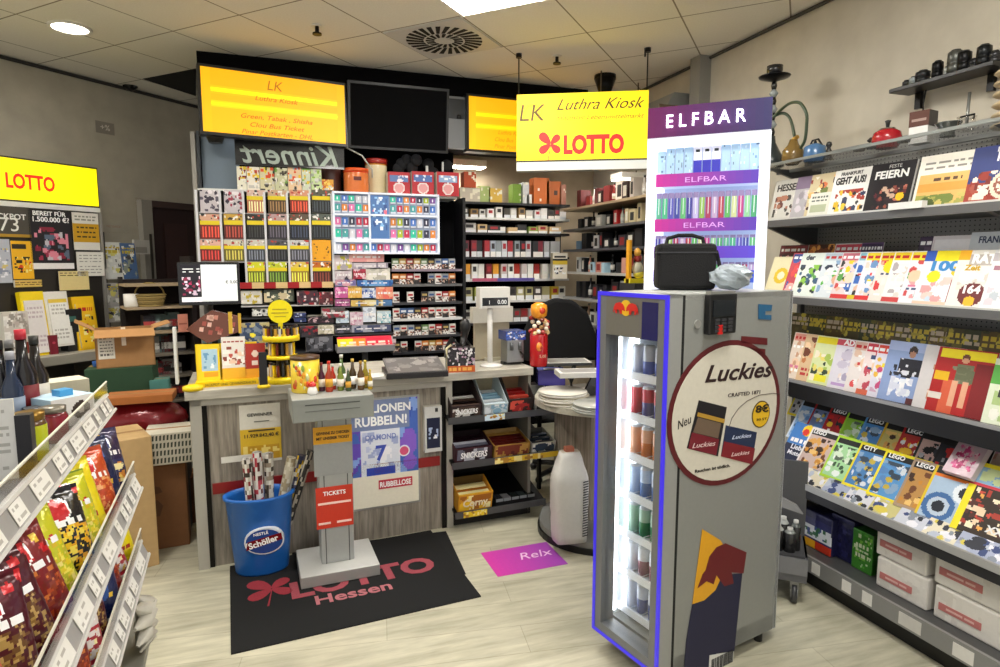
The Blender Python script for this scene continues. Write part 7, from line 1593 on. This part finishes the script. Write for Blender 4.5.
for j, (x, c, b_) in enumerate(((785, '#88b0d8', ('#c8d8e8', 'b')), (798, '#6878a0', ('#a01820', 'b')), (813, '#a82028', ('#b01c20', 'r')), (830, '#88c030', ('#98d030', 'g')), (848, '#4888c8', ('#5898d0', 'b')), (868, '#c8b868', ('#d8b020', 'o')), (886, '#b03028', ('#b82020', 'r')), (905, '#c8a8a0', ('#202020', 'k')), (925, '#282830', ('#202024', 'k')))):
    second.append((x, 450, lego(80 + j, c, b_), LGT() if j in (2, 4, 6) else [('STAR', .03, .6, .84, '#f0f0f0', dict(bold=.04))] if j == 8 else None, 'comic magazine, %s from left in the middle step of the comic rack' % ORD[j], .21))
mags(2.68, ZE + .155, 32, second, .21, .25, '', group=None)
E1 = [
    (777, 473, P('#3a78c0').r(0, .0, 1, .45, '#1c2440').c(.55, .85, .2, '#f0d020').c(.5, .8, .12, '#d83020').lines(3, .1, .5, .9, .62, 1, '#f0f0f0', .8), [('Liebe', .03, .5, .34, '#e8e8f0', dict(bold=.02)), ('Mutter', .025, .5, .2, '#e8e8f0', dict(bold=.02))], 'blue and navy magazine lettered Liebe, first in the comic rack front', .17),
    (793, 479, lego(90, '#c8b0a8', ('#e4e0dc', 'o')), LGT(), 'comic with white border and brown figures in the comic rack front', .2),
    (818, 490, lego(91, '#a8d8a0', ('#b0d838', 'g')), None, 'comic with a green border and a pale creature in the comic rack front', .2),
    (840, 500, lego(92, '#4880b8', ('#e8d820', 'b')), LGT('CITY'), 'comic with a yellow border and a space vehicle in the comic rack front', .2),
    (864, 512, lego(93, '#5898d0', ('#f0e020', 'b')), LGT(), 'comic with a strong yellow border and a blue sea picture', .215),
    (891, 524, lego(94, '#b88848', ('#a89078', 'o')), LGT(), 'comic with a golden brown animal picture in the comic rack front', .21),
    (912, 536, P('#a8c0d8').r(0, .86, 1, 1, '#202024').r(0, .8, 1, .86, '#e87818').c(.72, .62, .23, '#e0e8f0').c(.72, .62, .13, '#1c2430').c(.35, .26, .3, '#3c68a0').c(.35, .26, .2, '#b8c8d8').c(.35, .26, .12, '#141c28').r(0, 0, .05, 1, '#e0c020'), None, 'comic with two big blue and white round discs', .215),
    (947, 548, P('#302418').r(0, .68, 1, .98, '#88b0d0').blobs(96, .1, .72, .9, .94, ['#5890b8', '#c8d8a0'], 5, .12).blobs(97, .06, .08, .94, .66, ['#e8a850', '#a83828', '#f8e8c8', '#502820', '#e8d0b0', '#c84838'], 34, .08).r(0, 0, .1, .7, '#f0e020').r(0, .95, 1, 1, '#f0e020').r(0, .66, 1, .7, '#c83848'), [('XXL', .03, .6, .1, '#e8e8e8', dict(bold=.03))], 'dark comic with a firework burst and yellow border at the right', .27, .31)]
mags(2.57, ZE + .055, 34, E1, .21, .24, '', cat='comic', name='comic_magazine', t_=.008)
pl = Pl((2.55, 0, 0), -90)
pl = Pl((2.66, 0, 0), -90); u, v = pl.hit(956, 474)
t = root('blossom_pouch', 'clear pouch with pink petals propped in the comic rack', 'pouch', pl.M(u, v, 0, 0, 38))
MB().painted(.12, .03, .17, P('#c8b0b8').blobs(4, .15, .15, .85, .8, ['#c04078', '#d86898', '#a02858', '#e0a8b8', '#e8c8d0'], 26, .12), '#d8c8cc', 14, 18, x0=-.06).build('pouch', 'foil', t)
MB().box(-.05, -.002, .15, .05, .0, .165, '#8a8a8c').build('zip', 'plastic', t)
mags(2.68, ZE + .15, 38, [(962, 500, P('#c8b0a0').blobs(5, 0, 0, 1, 1, ['#d8a888', '#e8d0c8', '#b88878', '#d8c8a0', '#c890a8'], 22, .15), None, 'magazine with beige and pink pictures right of the pink petal pouch', .2)], .2, .26, '')

flat_ = [(x, 480 + (x - 780) * .42, P(['#c8ccd8', '#e0d8c0', '#a8b0c8', '#d8d8e0', '#c8c080'][j % 5]).blobs(j + 200, 0, 0, 1, 1, ['#384878', '#e8e8f0', '#88909c', '#d8c850', '#282c38', '#b8c0d0'], 12, .14), None, 'flat comic at the foot of the comic rack, %s from left' % ORD[j], .2) for j, x in enumerate((782, 800, 820, 842, 866, 892, 920, 952))]
mags(2.515, ZE + .003, 48, flat_, .2, .12, '', cat='comic', name='comic_magazine')
# base deck goods
def deck(px, py, x=2.56): pl = Pl((x, 0, 0), -90); return pl, pl.hit(px, py)[0]
def softpack(px0, px1, h, d, col, p, label, x=2.56, z=ZF, name='packet', cat='packet', yaw=0, nx=14):
    pl = Pl((x, 0, 0), -90); u0 = pl.hit(px0, 560)[0]; u1 = pl.hit(px1, 560)[0]; w = u1 - u0
    mb = MB().painted(w, d, h, p, col, nx, 14)
    o = mb.build(name, 'foil', None, pl.M(u0, z, 0, yaw)); 
    b_ = o.modifiers.new('bevel', 'BEVEL'); b_.width = min(.02, h * .14); b_.segments = 3; b_.limit_method = 'ANGLE'; b_.angle_limit = R(50)
    return tag(o, label, cat)
softpack(800, 830, .2, .14, '#202048', P('#2c2c60').r(0, .3, 1, .62, '#d8dce0').blobs(4, .1, .35, .9, .6, ['#386848', '#d0d8d8', '#304880'], 8, .14).r(.0, 0, .5, .26, '#e8a818').r(.5, 0, 1, .22, '#c83820').r(0, .8, 1, 1, '#24244c'), 'blue cat litter pack with green letters and an orange corner on the bottom deck', 2.54)
softpack(829, 852, .22, .16, '#1a1a40', P('#1e1e48').blobs(5, .1, .1, .9, .9, ['#28285c', '#16163a', '#303068'], 10, .2), 'dark navy pack beside the blue pack on the bottom deck', 2.58)
softpack(851, 872, .2, .12, '#2c6420', P('#3c8428').blobs(6, .05, .05, .95, .95, ['#58a838', '#2c6820', '#c8d8b0', '#80c048'], 14, .14).lines(3, .2, .3, .8, .7, 3, '#d8e0c0', .6), 'bright green leafy pack on the bottom deck', 2.57)
def diaper(px0, px1, h, z, x, label, yaw=0):
    pl = Pl((x, 0, 0), -90); u0 = pl.hit(px0, 575)[0]; u1 = pl.hit(px1, 575)[0]; w = u1 - u0
    t = root('paper_pack', label, 'packet', pl.M(u0, z, 0, yaw), 'white packs with red bars')
    o = MB().painted(w, .22, h, P('#d6d2ca').blobs(int(px0), .03, .05, .97, .95, ['#dcd8d0', '#cfcac2', '#d8d4cc'], 8, .2), '#d0ccc4', 14, 12).build('wrapper', 'paper', t, None, .032)
    MB().box(w * .08, -.002, h * .3, w * .72, 0, h * .52, '#b8706c').build('red_bar', 'paper', t)
    MB().box(w * .2, -.003, h * .38, w * .45, -.001, h * .44, '#d8b0a8').box(w * .48, -.003, h * .38, w * .62, -.001, h * .44, '#d8b0a8').build('small_print', 'paper', t)
diaper(874, 926, .15, ZF + .142, 2.54, 'white paper pack with a red bar, upper of the left pile on the bottom deck')
diaper(876, 929, .14, ZF, 2.53, 'white paper pack, lower and crumpled of the left pile on the bottom deck')
diaper(934, 1006, .15, ZF + .142, 2.54, 'white paper pack with a red bar, upper of the right pile on the bottom deck')
diaper(936, 1008, .14, ZF, 2.53, 'white paper pack with a red bar, lower of the right pile on the bottom deck')
diaper(1010, 1085, .14, ZF, 2.54, 'white paper pack at the right edge of the bottom deck')
for j, (px, c) in enumerate(((776, '#c8c8c4'), (783, '#8a8c8c'), (790, '#b8bcb8'))):
    pl = Pl((2.62, 0, 0), -90)
    bottle(pl.M(pl.hit(px, 540)[0], ZF, 0), c, 'pale spray bottle, %s at the far end of the bottom deck' % ORD[j], '#e8e8e4', '#484c50', .7, 'spray bottles on the bottom deck')

# ---------------- smoking goods on the glass shelf
def on_glass(px, py, x=2.78): pl = Pl((x, 0, 0), -90); return Matrix.Translation((x, -pl.hit(px, py)[0], ZA))
def gz(px, py, x=2.78): return Pl((x, 0, 0), -90).hit(px, py)[1] - ZA
M = on_glass(771, 150); H_ = gz(771, 66)
t = root('hookah', 'tall black and glass hookah with a curved green hose on the glass shelf', 'hookah', M)
MB().lathe([(.05, 0), (.075, .02), (.08, .06), (.05, .11), (.025, .16), (.02, .2)], '#30383a', n=26).build('base_bowl', 'gloss', t)
st_ = [(.02, .2)]; 
sm_ = MB()
for k in range(7):
    z0 = .2 + (H_ - .3) * k / 7; z1 = .2 + (H_ - .3) * (k + 1) / 7
    sm_.lathe([(.012, z0), (.026 if k % 2 else .018, (z0 + z1) / 2), (.012, z1)], ['#101012', '#98a0a0'][k % 2], n=18)
sm_.build('stem', 'gloss', t)
MB().lathe([(.01, H_ - .1), (.085, H_ - .075), (.09, H_ - .068), (.03, H_ - .075)], '#141416', n=26).build('ash_plate', 'metal', t)
MB().lathe([(.02, H_ - .08), (.045, H_ - .04), (.045, H_ - .01), (.0, H_ - .012)], '#18181a', n=22).build('tobacco_bowl', 'gloss', t)
hp = [(771, 118), (779, 113), (784, 116), (787, 126), (791, 145), (796, 152), (800, 148), (807, 140), (811, 125), (812, 114), (806, 104), (796, 103), (786, 107), (774, 115)]
pl = Pl((2.74, 0, 0), -90)
def smooth(pts, n_=4):
    out = []
    for i in range(len(pts) - 1):
        p0, p1, p2, p3 = [Vector(pts[max(min(q, len(pts) - 1), 0)]) for q in (i - 1, i, i + 1, i + 2)]
        for k in range(n_):
            s_ = k / n_; out.append(.5 * ((2 * p1) + (p2 - p0) * s_ + (2 * p0 - 5 * p1 + 4 * p2 - p3) * s_ ** 2 + (3 * p1 - p0 - 3 * p2 + p3) * s_ ** 3))
    return out + [Vector(pts[-1])]
MB().tube(smooth([pl.M(*pl.hit(*q), -.04 * math.sin(i * .5)).translation for i, q in enumerate(hp)]), .0085, '#3c4c38').build('hose', 'plastic', t, Matrix())
t = root('glass_ashtray', 'amber glass bowl lamp beside the hookah on the glass shelf', 'bowl', on_glass(793, 150, 2.74))
MB().lathe([(.03, 0), (.06, .03), (.055, .08), (.03, .11), (.02, .14)], '#7a6030', n=24).build('bowl', 'gloss', t); MB().tube([(.0, -.0, .14), (.0, -.03, .15)], .012, '#c8a050').build('spout', 'metal', t)
t = root('blue_teapot', 'small blue enamel pot with a lid on the glass shelf', 'pot', on_glass(815, 148))
MB().lathe([(.05, 0), (.058, .02), (.055, .08), (.05, .085), (.02, .1), (0, .102)], '#4c74a0', n=26).build('body', 'gloss', t); MB().tube([(0, .05, .07), (0, .02, .12), (0, -.02, .12), (0, -.05, .08)], .005, '#303438').build('handle', 'metal', t); MB().ball(0, 0, .107, .009, .009, .009, '#202428').build('knob', 'gloss', t)
t = root('small_black_pipe', 'little black chess piece shaped stand between the blue and the red pot', 'ornament', on_glass(829, 146))
MB().lathe([(.025, 0), (.02, .015), (.01, .03), (.016, .045), (.008, .06), (.016, .075), (.012, .09), (0, .095)], '#1a1a1c', n=18).build('body', 'gloss', t)
t = root('red_kettle', 'round glossy red kettle with a black knob on the glass shelf', 'kettle', on_glass(887, 136))
MB().lathe([(.045, 0), (.062, .02), (.066, .045), (.058, .075), (.03, .092), (0, .095)], '#a01420', n=30).build('body', 'gloss', t); MB().lathe([(.006, .092), (.01, .12), (.014, .13), (0, .135)], '#181818', n=14).build('knob', 'plastic', t)
MB().lathe([(.04, .075), (.034, .094), (0, .097)], '#c8c8c8', n=24).build('lid_ring', 'chrome', t); MB().tube([(0, .06, .04), (0, .09, .06), (0, .1, .05)], .01, '#181818').build('spout', 'plastic', t)
t = root('wooden_sign_box', 'brown cube on a white block with a dark hook above it on the glass shelf', 'box', on_glass(921, 137, 2.82) @ Matrix.Rotation(R(-78), 4, 'Z'))
MB().box(-.04, -.03, 0, .04, .05, .075, '#d8d8d4').build('white_block', 'plastic', t); MB().painted(.085, .08, .07, P('#5c3c34').r(.15, .35, .85, .5, '#a08880'), '#54504a', 10, 8, x0=-.0425, y0=-.03, z0=.075).build('cube', 'matte', t)
MB().tube([(0, 0, .145), (0, 0, .2), (.005, 0, .24)], .005, '#141414').build('hook', 'metal', t)
for j, (px, lb) in enumerate(((948, 'dark grey flared bowl on the glass shelf right of the brown cube'), )):
    t = root('incense_bowl', lb, 'bowl', on_glass(px, 130, 2.78)); MB().lathe([(.03, 0), (.025, .02), (.05, .055), (.052, .06), (.045, .056), (.0, .03)], '#3c403c', n=26).build('bowl', 'gloss', t)
t = root('clear_glass_pipe', 'clear glass cup with a thin stick on the glass shelf at the right', 'glass', on_glass(966, 128, 2.74))
MB().lathe([(.03, 0), (.035, .01), (.03, .05), (.036, .06), (.03, .06), (.025, .05)], '#b8bcb8', n=22).build('cup', 'acrylic', t); MB().tube([(0, 0, .01), (.005, 0, .16)], .006, '#787a76').build('stick', 'metal', t); MB().tube([(-.04, 0, .055), (0, -.03, .065), (.04, 0, .055)], .004, '#1c1c1c').build('rim_wire', 'metal', t)
for j, (px, w_) in enumerate(((860, .05), (872, .04), (904, .05))):
    tag(MB().lathe([(w_ * .5, 0), (w_ * .6, .015), (w_ * .4, .025)], '#3c3a38', n=16).build('small_dish', 'gloss', None, on_glass(px, 137, 2.72)), 'small dark dish, %s from left near the red kettle on the glass shelf' % ORD[j], 'dish', 'small dishes by the red kettle')
# black wall shelf with grinders
BX = 3.1; bp = Pl((2.93, 0, 0), -90)
u0, v0 = bp.hit(889, 86); u1, v1 = bp.hit(993, 64)
zz_ = (v0 + v1) / 2
t = root('black_wall_shelf', 'small black wall shelf high on the right wall with dark smoking goods', 'shelf', bp.M(u0, zz_, 0))
MB().box(0, 0, -.02, u1 - u0, .14, 0, '#0e0e10').build('board', 'plastic', t, bevel=.003); MB().box(.05, .12, -.1, .08, .14, -.02, '#121214').build('bracket', 'metal', t); MB().box(u1 - u0 - .1, .12, -.1, u1 - u0 - .07, .14, -.02, '#121214').build('bracket', 'metal', t)
for j, (px, r_, h, c) in enumerate(((898, .022, .04, '#3a3c40'), (905, .025, .05, '#98a0a4'), (914, .04, .07, '#2a2c2e'), (928, .03, .1, '#101012'), (938, .022, .05, '#b8bcbc'), (945, .04, .13, '#5a5c58'), (954, .035, .11, '#1a1a1c'), (964, .03, .05, '#2c2c2e'), (973, .036, .11, '#222426'), (984, .028, .06, '#38383a'))):
    r_ *= .8; h *= .8
    u = bp.hit(px, 75)[0]
    tt = root('metal_grinder', 'dark round smoking article, %s from left on the black wall shelf' % ORD[j], 'grinder', bp.M(u, zz_ + .001, -.06), 'smoking articles on the black wall shelf')
    MB().lathe([(r_, 0), (r_, h * .45), (r_ * .9, h * .47), (r_, h * .5), (r_, h * .95), (r_ * .8, h)], c, n=20).build('body', 'metal', tt); MB().cyl(0, 0, h, h + .006, r_ * .6, '#0c0c0c').build('cap', 'plastic', tt)
# stack of pale paper bags at the top right edge
pk = Pl((2.85, 0, 0), -90); u = pk.hit(990, 100)[0] - .02
for k in range(6):
    tag(MB().ball(.11, .08, .022, .12, .1, .022, '#bcaa88', 16, 8).build('paper_filter_pack', 'paper', None, pk.M(u, ZA + .002 + k * .044, 0)), 'flat beige pouch, %s from the bottom of the stack at the right edge' % ORD[k], 'pouch', 'stack of beige pouches at the right edge')

# ------------------------------------------------------------------ labels must single out
seen = {}
for o in D.objects:
    if o.parent is None and 'label' in o.keys():
        seen.setdefault(o['label'], []).append(o)
for k, v in seen.items():
    if len(v) > 1 and not all('group' in o.keys() for o in v): print('DUP', k, len(v))
    n_ = len(k.split())
    if n_ > 16 or n_ < 4: print('LEN', n_, k)
